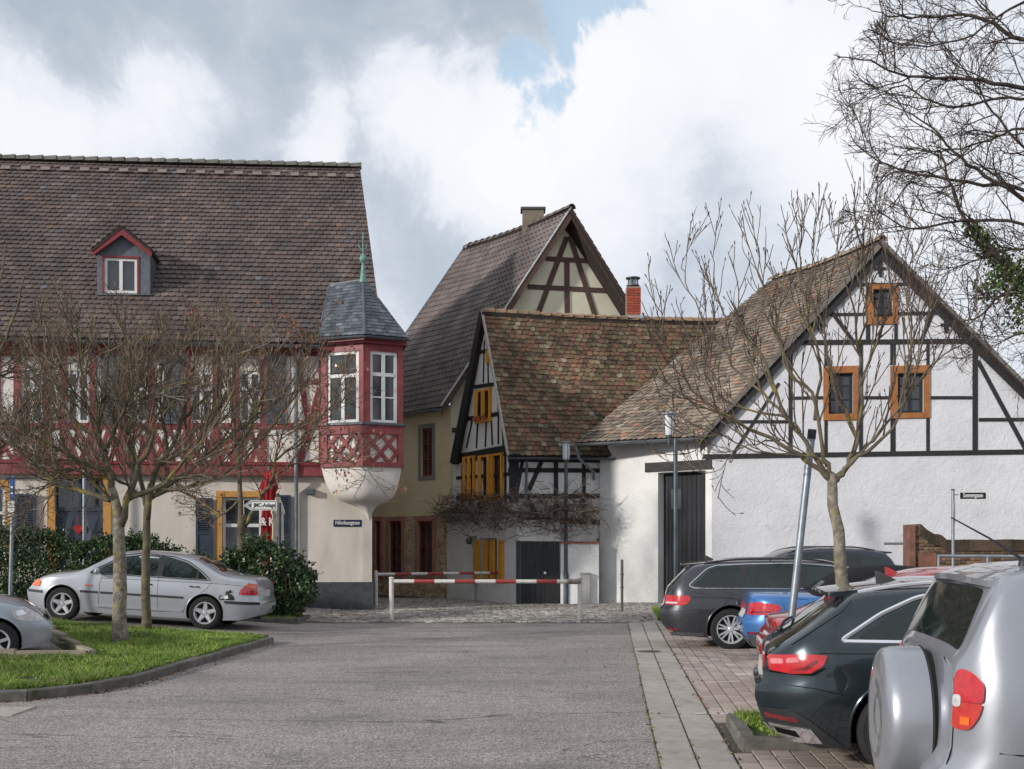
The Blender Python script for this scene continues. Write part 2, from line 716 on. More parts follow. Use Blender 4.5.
asphalt_detail()
EARTH = shade('earth', 92, 84, 70, scale=6, bump=(30, .5, .02))
DARKJOINT = shade('joint_dirt', 84, 79, 72, scale=20, c2=srgb(62, 62, 48), bump=(60, .6, .01))
SLABM = M('slab_stone', srgb(168, 160, 152), srgb(150, 143, 135), scale=5, rough=.9, rnd=.07, bump=(90, .5, .004), c3=srgb(118, 112, 104), c3s=2.2, c3lo=.58, c3hi=.75)
PAVER = M('paver', srgb(172, 156, 147), srgb(154, 139, 131), scale=3.0, rough=.92, rnd=.13, bump=(80, .5, .003), c3=srgb(120, 110, 102), c3s=1.1, c3lo=.52, c3hi=.7)
PAVER_S = M('paver_far', (0.2, .2, .2, 1), scale=3.0, rough=.92, bump=(80, .4, .003),
            island=[(0, srgb(162, 147, 139)), (.25, srgb(172, 157, 148)), (.5, srgb(153, 139, 131)), (.75, srgb(165, 151, 143)), (.92, srgb(180, 170, 162))])
COBBLE = M('cobble', (0.2, .2, .2, 1), scale=4.0, rough=.85, bump=(60, .5, .004),
           island=[(0, srgb(140, 134, 126)), (.2, srgb(158, 152, 144)), (.4, srgb(126, 121, 114)), (.6, srgb(166, 160, 152)), (.8, srgb(118, 114, 110)), (.93, srgb(178, 172, 162))])
KERB = M('kerb_stone', srgb(112, 108, 101), srgb(84, 81, 76), scale=7, rough=.9, rnd=.12, bump=(60, .8, .008), c3=srgb(66, 72, 44), c3s=3.0, c3lo=.56, c3hi=.7)
GRASS = M('grass_blade', (0.2, .2, .2, 1), scale=.7, rough=.55, spec=.3,
          island=[(0, srgb(106, 138, 50)), (.25, srgb(128, 154, 62)), (.45, srgb(92, 124, 44)), (.65, srgb(142, 162, 76)), (.85, srgb(158, 166, 98)), (.94, srgb(160, 150, 110))])
TURF = shade('turf', 78, 96, 38, scale=5, c2=srgb(60, 72, 30), bump=(40, .8, .03))

# ------------------------------------------------------------------ ground
RD = Vector((0.0855, 0.9963, 0)).normalized()       # along the road
RQ = Vector((0.9963, -0.0855, 0)).normalized()      # across it, to the right
R0 = Vector((1.115 - 8.66 * 0.0859, 0, 0))          # road edge line


def rq(a, b, z=0.0):
    """a metres right of the asphalt edge, b metres along the road"""
    q = R0 + RQ * a + RD * b
    return Vector((q.x, q.y, z))


def sheet(name, x0, x1, y0, y1, nx, ny, dz, mat, fn=None):
    mb = MB()
    vs = []
    for j in range(ny + 1):
        for i in range(nx + 1):
            x = x0 + (x1 - x0) * i / nx
            y = y0 + (y1 - y0) * j / ny
            if fn:
                x, y = fn(x, y)
            vs.append((x, y, gz(x, y) + dz))
    fs = [(j * (nx + 1) + i, j * (nx + 1) + i + 1, (j + 1) * (nx + 1) + i + 1, (j + 1) * (nx + 1) + i) for j in range(ny) for i in range(nx)]
    mb.add(vs, fs)
    o = mb.build(name, mat, None, smooth='all')
    o['kind'] = 'structure'
    return o


xs = [-400, -60, -30] + list(np.arange(-20, 30.1, 1.0)) + [60, 400]
ys = [-200, -20, 0] + list(np.arange(4, 50.1, 1.0)) + [90, 600]
mb = MB()
mb.add([(x, y, gz(x, y) - 0.004) for y in ys for x in xs],
       [(j * len(xs) + i, j * len(xs) + i + 1, (j + 1) * len(xs) + i + 1, (j + 1) * len(xs) + i) for j in range(len(ys) - 1) for i in range(len(xs) - 1)])
o = mb.build('ground', ASPH, None, smooth='all')
o['kind'] = 'structure'

# asphalt road up to the cobbles
o = sheet('road', -30, 0.0, -6, 25.2, 60, 62, 0.004, ASPH, fn=lambda a, b: (lambda q: (q.x, q.y))(rq(a, b)))

# gutter of concrete slabs
gut = MB()
gut.add([rq(0.0, -6, .008), rq(.60, -6, .008), rq(.60, 25.2, .008), rq(0, 25.2, .008)], [(0, 1, 2, 3)])
gut = gut.build('gutter', DARKJOINT, None)
gut['kind'] = 'structure'
rnd = random.Random(3)
slab_me = {}
for row, (a0, a1) in enumerate(((.012, .288), (.306, .590))):
    b = -3.0 + row * .35
    while b < 25.0:
        ln = rnd.choice([.98, 1.0, 1.02, .6]) if b > 6 else 1.0
        if b + ln > 25.15:
            ln = 25.15 - b
        if ln > .1:
            mb = MB()
            z1 = .022 + rnd.uniform(-.004, .004)
            t0, t1 = rnd.uniform(-.003, .003), rnd.uniform(-.003, .003)
            A = [rq(a0, b + .008), rq(a1, b + .008), rq(a1, b + ln - .008), rq(a0, b + ln - .008)]
            mb.hexa(A, [q + Vector((0, 0, z1 + dt)) for q, dt in zip(A, (t0, t1, -t0, -t1))])
            bm_o = mb.build('slab', SLABM, gut)
        b += ln
# concrete slabs in front of the left island
for i in range(9):
    for j in range(2):
        x0, x1 = -9.6 + i * .52 + .006, -9.6 + (i + 1) * .52 - .006
        y0, y1 = 11.32 + j * .30, 11.32 + (j + 1) * .30 - .012
        z1 = .018 + rnd.uniform(-.003, .004)
        mb = MB()
        A = [Vector((x0, y0, 0)), Vector((x1, y0, 0)), Vector((x1, y1, 0)), Vector((x0, y1, 0))]
        mb.hexa(A, [q + Vector((0, 0, z1)) for q in A])
        mb.build('slab', SLABM, gut)
# an iron drain lid with worn patch in the gutter
lid = MB()
c = G(649, 653)
lid.lathe([(0.0, .0285), (.16, .0285), (.17, .026), (.19, .026), (.2, .012)], c, n=28)
for k in range(-3, 4):
    lid.box(c + Vector((k * .042, 0, .032)), .012, .24 - abs(k) * .03, .008)
lid = top(lid, 'drain_cover', shade('worn_iron', 96, 92, 88, metal=.6, rough=.5, scale=12), 'round worn iron drain cover set in the pale slab gutter', 'drain cover')

# clinker paved parking area
lot = sheet('parking_area', .604, 15.0, -4, 25.2, 30, 56, 0.006, DARKJOINT, fn=lambda a, b: (lambda q: (q.x, q.y))(rq(a, b)))
TW, TL = .155, .235


def in_island(q):
    return (1.86 < q.x < 6.2 and 9.32 < q.y < 10.75)


cells = []
for i in range(0, 62):
    for j in range(0, 100):
        a = .61 + i * TW
        b = 1.8 + j * TL + (TL / 2 if i % 2 else 0)
        q = rq(a + TW / 2, b + TL / 2)
        if b + TL > 25.15 or in_island(q) or q.y < 3:
            continue
        px = 512 + q.x * F / q.y
        py = HZ + EYE * F / q.y
        if px > 1060 or py > 830:
            continue
        hidden = px > 760 + (py - 640) * .9 if py > 640 else px > 760
        if hidden and py < 745:
            vis = 1
        else:
            vis = 0
        cells.append((vis, -py, a, b, q))
cells.sort(key=lambda c_: (c_[0], c_[1]))
pmes = []
for k in range(6):
    mb = MB()
    x, y, h = TW / 2 - .006, TL / 2 - .006, .016
    mb.add([(-x, -y, 0), (x, -y, 0), (x, y, 0), (-x, y, 0), (-x, -y, h - .003), (x, -y, h - .003), (x, y, h - .003), (-x, y, h - .003),
            (-x + .006, -y + .006, h), (x - .006, -y + .006, h), (x - .006, y - .006, h), (-x + .006, y - .006, h)],
           [(0, 1, 5, 4), (1, 2, 6, 5), (2, 3, 7, 6), (3, 0, 4, 7), (4, 5, 9, 8), (5, 6, 10, 9), (6, 7, 11, 10), (7, 4, 8, 11), (8, 9, 10, 11)])
    pmes.append(mb.mesh('paver', PAVER))
rot_r = math.atan2(-RD.x, RD.y)
far = MB()
lotb = Vector((0, 0, 0))
for k, (vis, _, a, b, q) in enumerate(cells):
    zz = gz(q.x, q.y) + .006 + rnd.uniform(-.002, .003)
    if k < 290:
        o = bpy.data.objects.new('paver', pmes[k % 6])
        link(o, lot)
        o.location = (q.x, q.y, zz)
        o.rotation_euler = (rnd.uniform(-.012, .012), rnd.uniform(-.012, .012), rot_r)
    else:
        x, y, h = TW / 2 - .006, TL / 2 - .006, .016
        R = Matrix.Rotation(rot_r, 3, 'Z')
        cc = Vector((q.x, q.y, zz))
        vs = [cc + R @ Vector(v) for v in ((-x, -y, 0), (x, -y, 0), (x, y, 0), (-x, y, 0), (-x + .004, -y + .004, h), (x - .004, -y + .004, h), (x - .004, y - .004, h), (-x + .004, y - .004, h))]
        far.add(vs, [(0, 1, 5, 4), (1, 2, 6, 5), (2, 3, 7, 6), (3, 0, 4, 7), (4, 5, 6, 7)])
far.build('paver_field', PAVER_S, lot, kind='stuff')
# worn bay marks: short rows of pale pavers
wm = MB()
for (px, py, n) in ((702, 716, 4), (712, 684, 3), (686, 671, 2), (690, 662, 2), (668, 690, 0)):
    for k in range(n):
        q = G(px + k * 11, py)
        wm.box(q + Vector((0, 0, .0265)), .13, .035, .004)
wm = wm.build('bay_marks', shade('worn_paint', 205, 202, 196, scale=30), lot)

# cobbled lane in front of the houses
cob = sheet('cobbled_lane', -14, 16, 24.95, 46, 60, 42, 0.010, DARKJOINT)
st = MB()
yy = 25.1
while yy < 36.5:
    dy = .15 if yy < 28.6 else .12
    xx = -6.2 + rnd.uniform(0, .1)
    xe = 3.4 if yy < 30 else 8
    while xx < xe:
        wdt = rnd.uniform(.12, .19) if yy < 28.6 else rnd.uniform(.10, .13)
        a, b2 = wdt / 2 - .008, dy / 2 - .009
        c = Vector((xx + wdt / 2, yy + dy / 2 + rnd.uniform(-.012, .012), 0))
        c.z = gz(c.x, c.y) + .010
        h = .022 + rnd.uniform(0, .012)
        vs = []
        for sx, sy in ((-1, -1), (1, -1), (1, 1), (-1, 1)):
            vs.append(c + Vector((sx * a + rnd.uniform(-.008, .008), sy * b2 + rnd.uniform(-.006, .006), 0)))
        vs += [v + Vector(((c.x - v.x) * .28, (c.y - v.y) * .28, h)) for v in vs]
        st.add(vs, [(0, 1, 5, 4), (1, 2, 6, 5), (2, 3, 7, 6), (3, 0, 4, 7), (4, 5, 6, 7)])
        xx += wdt
    yy += dy
st.build('cobblestone_field', COBBLE, cob, kind='stuff')
# row of kerb slabs ending the asphalt and the pale pavement along the barn
pv = MB()
FB1 = Fr((2.56, 33.5), (.763, -.647))
N_ = FB1.p(3.73, 0)


def kerbs(name, pts, wdt, h, base, ln=.8, mat=KERB, top_in=0.0, side=1, zf=None, parent=None):
    """a row of separate kerb stones along a polyline"""
    par = parent
    pts = [Vector(p) for p in pts]
    for a, b in zip(pts[:-1], pts[1:]):
        L = (b - a).length
        n = max(1, int(round(L / ln)))
        t = (b - a) / L
        nn = Vector((-t.y, t.x, 0)).normalized() * side
        for k in range(n):
            p, q = a + t * (k * L / n + .006), a + t * ((k + 1) * L / n - .006)
            zz = zf((p + q) / 2) if zf else base
            hh = h + random.uniform(-.006, .006)
            mb = MB()
            dn = Vector((0, 0, zz - .06))
            up = Vector((0, 0, zz + hh))
            up2 = Vector((0, 0, zz + hh - .015))
            p, q = Vector((p.x, p.y, 0)), Vector((q.x, q.y, 0))
            ring = [p + dn, p + up2, p + nn * .015 + up, p + nn * wdt + up, p + nn * wdt + dn]
            mb.prism(ring, q - p)
            mb.build('kerb_stone', mat, par, fix=True)


# ------------------------------------------------------------------ grass islands
def grass(name, poly, parent, n, zf, h=(.025, .062), seed=5, label=None):
    rs = np.random.RandomState(seed)
    P_ = np.array([(p[0], p[1]) for p in poly])
    lo, hi = P_.min(0), P_.max(0)
    pts = rs.rand(n * 3, 2) * (hi - lo) + lo
    ins = np.zeros(len(pts), bool)
    m = len(P_)
    j = m - 1
    for i in range(m):
        xi, yi = P_[i]
        xj, yj = P_[j]
        cnd = ((yi > pts[:, 1]) != (yj > pts[:, 1])) & (pts[:, 0] < (xj - xi) * (pts[:, 1] - yi) / (yj - yi + 1e-12) + xi)
        ins ^= cnd
        j = i
    pts = pts[ins][:n]
    n = len(pts)
    # patchy height
    hh = np.array([noise.noise(Vector((x * 1.7, y * 1.7, seed))) for x, y in pts])
    h2 = np.array([noise.noise(Vector((x * 5.5, y * 5.5, seed + 4.0))) for x, y in pts])
    H = rs.uniform(h[0], h[1], n) * (1 + 1.0 * hh + .9 * h2)
    keep = (hh + h2 * .6) > -0.45 + .25 * (rs.rand(n) - .5)
    Z = np.array([zf(x, y) for x, y in pts])
    an = rs.uniform(0, 2 * PI, n)
    lean = rs.uniform(.2, 1.3, n) * H
    la = rs.uniform(0, 2 * PI, n)
    wd = rs.uniform(.004, .009, n)
    V = np.zeros((n, 3, 3))
    V[:, 0, 0] = pts[:, 0] - np.cos(an) * wd
    V[:, 0, 1] = pts[:, 1] - np.sin(an) * wd
    V[:, 1, 0] = pts[:, 0] + np.cos(an) * wd
    V[:, 1, 1] = pts[:, 1] + np.sin(an) * wd
    V[:, 2, 0] = pts[:, 0] + np.cos(la) * lean
    V[:, 2, 1] = pts[:, 1] + np.sin(la) * lean
    V[:, 0, 2] = V[:, 1, 2] = Z - .004
    V[:, 2, 2] = Z + H
    V = V[keep]
    n = len(V)
    me = bpy.data.meshes.new(name)
    me.vertices.add(n * 3)
    me.vertices.foreach_set('co', V.reshape(-1))
    me.loops.add(n * 3)
    me.loops.foreach_set('vertex_index', np.arange(n * 3, dtype=np.int32))
    me.polygons.add(n)
    me.polygons.foreach_set('loop_start', np.arange(0, n * 3, 3, dtype=np.int32))
    me.polygons.foreach_set('loop_total', np.full(n, 3, dtype=np.int32))
    me.materials.append(GRASS)
    me.update()
    me.validate()
    o = bpy.data.objects.new(name, me)
    link(o)
    o['kind'] = 'stuff'
    if label:
        o['label'] = label
        o['category'] = 'grass'
    return o


def island(name, poly, zf, nblades, glabel, seed, sub=14):
    """raised bed of earth under grass"""
    P_ = [Vector((p[0], p[1], 0)) for p in poly]
    bm = bmesh.new()
    f = bm.faces.new([bm.verts.new(p) for p in P_])
    lo = [min(p[k] for p in P_) for k in (0, 1)]
    hi = [max(p[k] for p in P_) for k in (0, 1)]
    for k in (0, 1):
        x = math.floor(lo[k]) + .5
        while x < hi[k]:
            no = Vector((1, 0, 0)) if k == 0 else Vector((0, 1, 0))
            bmesh.ops.bisect_plane(bm, geom=bm.verts[:] + bm.edges[:] + bm.faces[:], plane_co=no * x, plane_no=no)
            x += .5
    for v in bm.verts:
        v.co.z = zf(v.co.x, v.co.y) - .01
    r = bmesh.ops.extrude_edge_only(bm, edges=[e for e in bm.edges if e.is_boundary])
    for v in [g_ for g_ in r['geom'] if isinstance(g_, bmesh.types.BMVert)]:
        v.co.z = gz(v.co.x, v.co.y) - .05
    bmesh.ops.recalc_face_normals(bm, faces=bm.faces)
    me = bpy.data.meshes.new(name)
    bm.to_mesh(me)
    bm.free()
    me.materials.append(TURF)
    o = bpy.data.objects.new(name, me)
    link(o)
    o['kind'] = 'structure'
    grass('grass', poly, None, nblades, zf, seed=seed, label=glabel)
    return o


def zl(x, y):
    s = min(1.0, max(0.0, (y - 13.0) / 6.5))
    return 0.115 + 0.066 * max(0.0, -x - 4.1) * s


KL = [(-4.09, 19.75), (-4.41, 15.4), (-4.54, 13.8), (-4.78, 13.05), (-5.25, 12.45), (-5.9, 12.22), (-12.5, 12.0)]   # outer kerb line
isl_poly = [(x - .12, y + (0 if i < 3 else .1)) for i, (x, y) in enumerate(KL)] + [(-12.5, 15.55), (-5.8, 15.75), (-7.9, 19.2), (-12.5, 19.3), (-12.5, 20.15), (-4.25, 19.75)]
isl = island('planting_island', isl_poly, zl, 150000, 'green lawn with tufts on the kerbed island under two bare trees', 11)
kerbs('kerb', [(x, y, 0) for x, y in KL], .12, .12, 0, ln=.95, side=-1, parent=isl)
kerbs('kerb', [(-4.20, 19.87, 0), (-12.5, 20.3, 0)], .11, .10, 0, ln=.95, side=1, parent=isl, zf=lambda p: zl(p.x, p.y) - .10)
kerbs('kerb', [(-12.5, 15.55, 0), (-5.8, 15.75, 0), (-7.9, 19.2, 0), (-12.5, 19.3, 0)], .10, .10, 0, ln=.95, side=-1, parent=isl, zf=lambda p: zl(p.x, p.y) - .02,
      mat=M('pale_kerb', srgb(150, 140, 124), srgb(128, 118, 104), scale=6, rough=.9, rnd=.08, bump=(50, .6, .006)))

# island on the right below the car tails
ZR = lambda x, y: .10
ri_poly = [(1.97, 9.42), (6.2, 9.42), (6.2, 10.7), (2.08, 10.7)]
isr = island('tree_bed', ri_poly, ZR, 36000, 'patch of bright grass in the kerbed tree bed behind the dark estate', 12)
kerbs('kerb', [(1.87, 9.32, 0), (6.2, 9.32, 0)], .12, .12, 0, ln=.95, side=1, parent=isr)
kerbs('kerb', [(1.99, 10.7, 0), (1.87, 9.45, 0)], .12, .12, 0, ln=.9, side=1, parent=isr)
# grass by the barn behind the far estate car
far_poly = [(3.2, 25.4), (5.2, 25.3), (5.4, 28.6), (3.5, 28.8)]
isb = island('verge', far_poly, lambda x, y: gz(x, y) + .10, 14000, 'small strip of grass beside the bumper of the anthracite estate', 13)
kerbs('kerb', [(3.42, 28.85, 0), (3.10, 25.3, 0)], .1, .11, 0, ln=.9, side=1, parent=isb, mat=SLABM, zf=lambda p: gz(p.x, p.y))
# bed with kerb below the bush at the corner of the inn
bush_poly = [(-9.0, 24.3), (-4.62, 24.3), (-4.62, 25.6), (-9.0, 25.6)]
isk = island('shrub_bed', bush_poly, lambda x, y: gz(x, y) + .10, 16000, 'strip of grass under the evergreen bush by the inn corner', 14)
kerbs('kerb', [(-9.0, 24.2, 0), (-4.5, 24.2, 0)], .1, .12, 0, ln=.9, side=1, parent=isk, zf=lambda p: gz(p.x, p.y))
kerbs('kerb', [(-4.5, 24.3, 0), (-4.5, 25.7, 0)], .1, .12, 0, ln=.7, side=1, parent=isk, zf=lambda p: gz(p.x, p.y))

# moss and grit along the joints, a few dead leaves
def scatter(name, label, pts_fn, n, size, mat, seed, up=.02):
    r = random.Random(seed)
    mb = MB()
    for _ in range(n):
        q = pts_fn(r)
        a = r.uniform(0, 2 * PI)
        s_ = size * r.uniform(.5, 1.3)
        t = Vector((math.cos(a), math.sin(a), r.uniform(-.25, .25))) * s_
        b = Vector((-math.sin(a), math.cos(a), r.uniform(-.3, .3))) * s_ * .6
        z = Vector((0, 0, up * r.uniform(.3, 1.0)))
        mb.add([q - t, q + b + z, q + t + z * .5, q - b + z * .2], [(0, 1, 2), (0, 2, 3)])
    o = mb.build(name, mat, None)
    o['kind'] = 'stuff'
    o['label'] = label
    o['category'] = 'litter'
    return o


def near_kerb(r):
    if r.random() < .5:
        i = r.randrange(len(KL) - 2)
        a, b = Vector((*KL[i], 0)), Vector((*KL[i + 1], 0))
        q = a.lerp(b, r.random())
        return Vector((q.x + abs(r.gauss(0, .10)) + .01, q.y - abs(r.gauss(0, .04)), .010))
    if r.random() < .6:
        return rq(r.choice([0, .60, .60]) + r.gauss(0, .02), r.uniform(7, 24), .026)
    return rq(r.uniform(-.8, 3.5), r.uniform(7.5, 24), .026)


def on_grass(r):
    x, y = r.uniform(-9.5, -4.8), r.uniform(12.8, 19.4)
    return Vector((x, y, zl(x, y) + .045))


LEAF = M('fallen_leaf', (0, 0, 0, 1), scale=4, rough=.9, island=[(0, srgb(112, 84, 60)), (.3, srgb(90, 70, 54)), (.6, srgb(134, 108, 78)), (.85, srgb(74, 60, 48))])
scatter('fallen_leaves', 'scattered dead brown leaves and grit along kerbs and gutter', near_kerb, 420, .022, LEAF, 5)
scatter('fallen_leaves', 'scattered dead brown leaves lying on the lawn island', on_grass, 160, .03, LEAF, 6, .04)
MOSS = M('moss', (0, 0, 0, 1), scale=4, rough=.9, island=[(0, srgb(84, 100, 44)), (.4, srgb(104, 116, 56)), (.75, srgb(70, 78, 42))])
scatter('moss', 'thin line of moss and weeds in the gutter joint', lambda r: rq(r.choice([-.004, -.004, .30, .604]) + r.gauss(0, .008), 7 + abs(r.gauss(0, 8)), .02), 320, .011, MOSS, 7, .03)

# ------------------------------------------------------------------ building materials
RED = M('red_timber', srgb(140, 64, 64), srgb(118, 50, 52), scale=5, rough=.6, bump=(40, .3, .004), stretch=(1, 1, 1), c3=srgb(160, 92, 88), c3s=9, c3lo=.62, c3hi=.75)
REDD = shade('red_board', 128, 40, 46, scale=8, rough=.5)
PL_IN = M('inn_plaster', srgb(208, 200, 190), srgb(194, 186, 175), scale=1.2, rough=.95, bump=(60, .5, .006), stretch=(1.6, 1.6, .5), c3=srgb(176, 168, 156), c3s=1.2, c3lo=.55, c3hi=.8)
PL_LT = M('infill_plaster', srgb(222, 216, 208), srgb(208, 202, 194), scale=2, rough=.95, bump=(90, .4, .004))
PLINTH = M('plinth_roughcast', srgb(78, 80, 84), srgb(62, 64, 68), scale=6, rough=.95, bump=(26, 1.0, .03))
BLK = M('black_timber', srgb(36, 36, 38), srgb(26, 26, 28), scale=8, rough=.75, bump=(30, .4, .006), stretch=(1, 1, 1), c3=srgb(62, 60, 58), c3s=7, c3lo=.62, c3hi=.78)
BRN = M('brown_timber', srgb(88, 66, 56), srgb(68, 50, 42), scale=8, rough=.8, bump=(30, .4, .006))
WHP = M('barn_plaster', srgb(208, 208, 212), srgb(196, 196, 200), scale=.9, rough=.95, c3=srgb(178, 176, 170), c3s=1.6, c3lo=.6, c3hi=.8, bump=(6.2, .8, .036, .9))
WHS = M('roughcast_white', srgb(232, 231, 229), srgb(216, 215, 212), scale=1.0, rough=.95, c3=srgb(176, 174, 168), c3s=1.3, c3lo=.6, c3hi=.85, bump=(16, .8, .03, .4))
BEIGE = M('beige_render', srgb(224, 210, 176), srgb(214, 198, 164), scale=1.1, rough=.95, bump=(60, .5, .008), c3=srgb(196, 182, 150), c3s=.8, c3lo=.55, c3hi=.8)
CREAM = M('cream_infill', srgb(212, 206, 184), srgb(202, 196, 172), scale=1.5, rough=.95, bump=(60, .3, .004))
ORG = M('ochre_wood', srgb(222, 156, 54), srgb(202, 138, 44), scale=6, rough=.6, bump=(30, .3, .004), stretch=(2, 2, .4))
ORGF = M('rust_orange_wood', srgb(158, 100, 48), srgb(138, 84, 40), scale=6, rough=.6, bump=(30, .3, .004))
OCHRE = M('ochre_surround', srgb(192, 142, 76), srgb(178, 130, 66), scale=4, rough=.85, bump=(60, .3, .003))
NAVY = M('blue_grey_wood', srgb(50, 60, 76), srgb(42, 50, 64), scale=5, rough=.55, bump=(30, .2, .003))
WHW = M('white_window_wood', srgb(214, 214, 212), srgb(200, 200, 198), scale=5, rough=.5)
ZINC = M('zinc', srgb(138, 146, 152), srgb(112, 120, 128), scale=4, rough=.45, metal=.6)
STONE = M('red_sandstone', srgb(184, 132, 118), srgb(166, 114, 102), scale=4, rough=.9, bump=(50, .5, .006))
LEAD = M('lead_grey', srgb(92, 98, 104), srgb(74, 80, 88), scale=3, rough=.5, metal=.2)
COPPER = M('green_copper', srgb(116, 160, 146), srgb(90, 132, 120), scale=12, rough=.6)

R_MAIN = M('inn_tiles', (0, 0, 0, 1), scale=1.4, rough=.85, bump=(40, .4, .004),
           island=[(0, srgb(90, 78, 74)), (.16, srgb(97, 83, 78)), (.34, srgb(84, 74, 71)), (.52, srgb(100, 86, 80)), (.68, srgb(93, 82, 79)), (.82, srgb(88, 80, 79)), (.93, srgb(108, 96, 91)), (.98, srgb(112, 91, 78)), (.994, srgb(104, 104, 108))])
R_MOSS = M('mossy_tiles', (0, 0, 0, 1), scale=.8, rough=.9, bump=(30, .5, .008),
           c3=None, island=[(0, srgb(108, 82, 64)), (.14, srgb(116, 100, 76)), (.28, srgb(96, 81, 62)), (.4, srgb(120, 88, 70)), (.52, srgb(102, 91, 70)), (.64, srgb(88, 67, 55)), (.74, srgb(126, 113, 92)), (.82, srgb(82, 71, 56)), (.93, srgb(126, 92, 75)), (.985, srgb(140, 132, 116))])
R_BARN = M('barn_tiles', (0, 0, 0, 1), scale=.7, rough=.9, bump=(30, .5, .008),
           island=[(0, srgb(122, 110, 98)), (.2, srgb(110, 99, 88)), (.4, srgb(134, 123, 109)), (.58, srgb(101, 90, 81)), (.74, srgb(138, 125, 110)), (.88, srgb(140, 112, 94)), (.95, srgb(144, 106, 88)), (.975, srgb(150, 142, 130))])
R_BACK = M('grey_brown_tiles', (0, 0, 0, 1), scale=1.2, rough=.85, bump=(40, .4, .004),
           island=[(0, srgb(100, 90, 87)), (.3, srgb(107, 96, 92)), (.55, srgb(94, 86, 84)), (.8, srgb(110, 100, 97)), (.95, srgb(98, 94, 94))])
SLATE = M('slates', (0, 0, 0, 1), scale=2.2, rough=.55, bump=(40, .3, .003),
          island=[(0, srgb(76, 82, 90)), (.25, srgb(88, 94, 102)), (.5, srgb(66, 72, 80)), (.75, srgb(96, 102, 110)), (.93, srgb(110, 116, 122))])
DECK = shade('roof_boards', 50, 42, 38, scale=5)


def ridge_tiles(parent, a, b, ln, r, mat, rise=.05, sag=0.0, seg=6):
    a, b = Vector(a), Vector(b)
    L = (b - a).length
    n = int(round(L / ln))
    t = (b - a) / L
    for k in range(n):
        mb = MB()
        f0, f1 = k / n, (k + 1.12) / n
        z = -sag * math.sin(PI * (k + .5) / n)
        p0, p1 = a + t * L * f0 + Vector((0, 0, z)), a + t * L * min(f1, 1.02) + Vector((0, 0, z))
        side = Vector((-t.y, t.x, 0)).normalized()
        rings = []
        for p, rr in ((p0, r * .86), (p1, r * 1.14)):
            rings.append([p + side * rr * math.cos(x) + Vector((0, 0, rr * math.sin(x) - .03)) for x in [PI * q / seg for q in range(seg + 1)]])
        m = seg + 1
        inner = [[q - (q - p) * .18 for q in ring] for ring, p in zip(rings, (p0, p1))]
        vs = rings[0] + rings[1] + inner[0] + inner[1]
        fs = []
        for q in range(seg):
            fs += [(q, q + 1, m + q + 1, m + q), (2 * m + q + 1, 2 * m + q, 3 * m + q, 3 * m + q + 1),
                   (m + q, m + q + 1, 3 * m + q + 1, 3 * m + q), (q + 1, q, 2 * m + q, 2 * m + q + 1)]
        mb.add(vs, fs)
        mb.build('ridge_tile', mat, parent)


def gutter_pipe(parent, a, b, r=.07, mat=ZINC, name='rain_gutter'):
    a, b = Vector(a), Vector(b)
    t = (b - a).normalized()
    side = Vector((-t.y, t.x, 0))
    vs = []
    for p in (a, b):
        for q in range(7):
            x = PI + PI * q / 6
            vs.append(p + side * r * math.cos(x) + Vector((0, 0, r * math.sin(x))))
        for q in range(6, -1, -1):
            x = PI + PI * q / 6
            vs.append(p + side * r * .88 * math.cos(x) + Vector((0, 0, r * .88 * math.sin(x) + .004)))
    n = 14
    fs = [(i, (i + 1) % n, n + (i + 1) % n, n + i) for i in range(n)] + [tuple(range(n - 1, -1, -1)), tuple(range(n, 2 * n))]
    return MB().add(vs, fs).build(name, mat, parent, smooth=True)


def timber(fr, parent, pts, wd, o0, o1, mat, px=True, name='timber'):
    """pts: two pixel points on the wall face"""
    if px:
        a = fr.uz(pts[0], pts[1], o1)
        b = fr.uz(pts[2], pts[3], o1)
    else:
        a, b = (pts[0], pts[1]), (pts[2], pts[3])
    mb = MB()
    fr.beam(mb, a, b, wd, o0, o1)
    return mb.build(name, mat, parent)
# ================================================================== the inn on the left
inn = thing('half_timbered_inn', 'long inn with red half-timbered upper floor, slate-roofed corner bay and large brown tiled roof', 'building', (-8.0, 29.0, 0))
C = P(372, 600, 29.7)
F1 = Fr((C.x, C.y), (.991, .134))


def U1(px):
    return F1.u(px)


uL = U1(-90)
z_beam0 = F1.z(372, 477)        # underside of the red beam
# ground floor openings (pixel boxes): door, left window, right window
dr = (55, 103, 478, 596)
w1 = (-40, 5, 486, 560)
w2 = (222, 262, 497, 575)


def hole(fr, b, o=0.0):
    u0, u1 = fr.u(b[0], o), fr.u(b[1], o)
    return rectp(u0, u1, fr.z((b[0] + b[1]) / 2, b[3], o), fr.z((b[0] + b[1]) / 2, b[2], o))


F1.wall('ground_floor_wall', PL_IN, inn, rectp(uL, 0, 0, z_beam0 + .02), [hole(F1, dr), hole(F1, w1), hole(F1, w2)])
# corner side wall running back, and rear walls so the house is solid
FS = Fr((C.x, C.y), (-1.2, 5.1))
ztop = 6.9
FS.wall('side_wall', PL_IN, inn, [(0.002, 0), (11.5, 0), (11.5, ztop), (5.3, 12.7), (0.002, ztop)], th=.25)
mb = MB()
F1.box(mb, uL, -.3, 0, ztop, -11.5, -11.2)
mb.build('rear_wall', PL_IN, inn)
# plinth
zp = F1.z(350, 582)
mb = MB()
F1.box(mb, F1.u(108), -.002 + .04, 0, zp, .003, .045)
F1.box(mb, .003, .045, 0, zp, -3.0, .003)
mb.build('plinth', PLINTH, inn)
mb = MB()
F1.box(mb, uL, F1.u(48), 0, zp, .003, .045)
mb.build('plinth', PLINTH, inn)

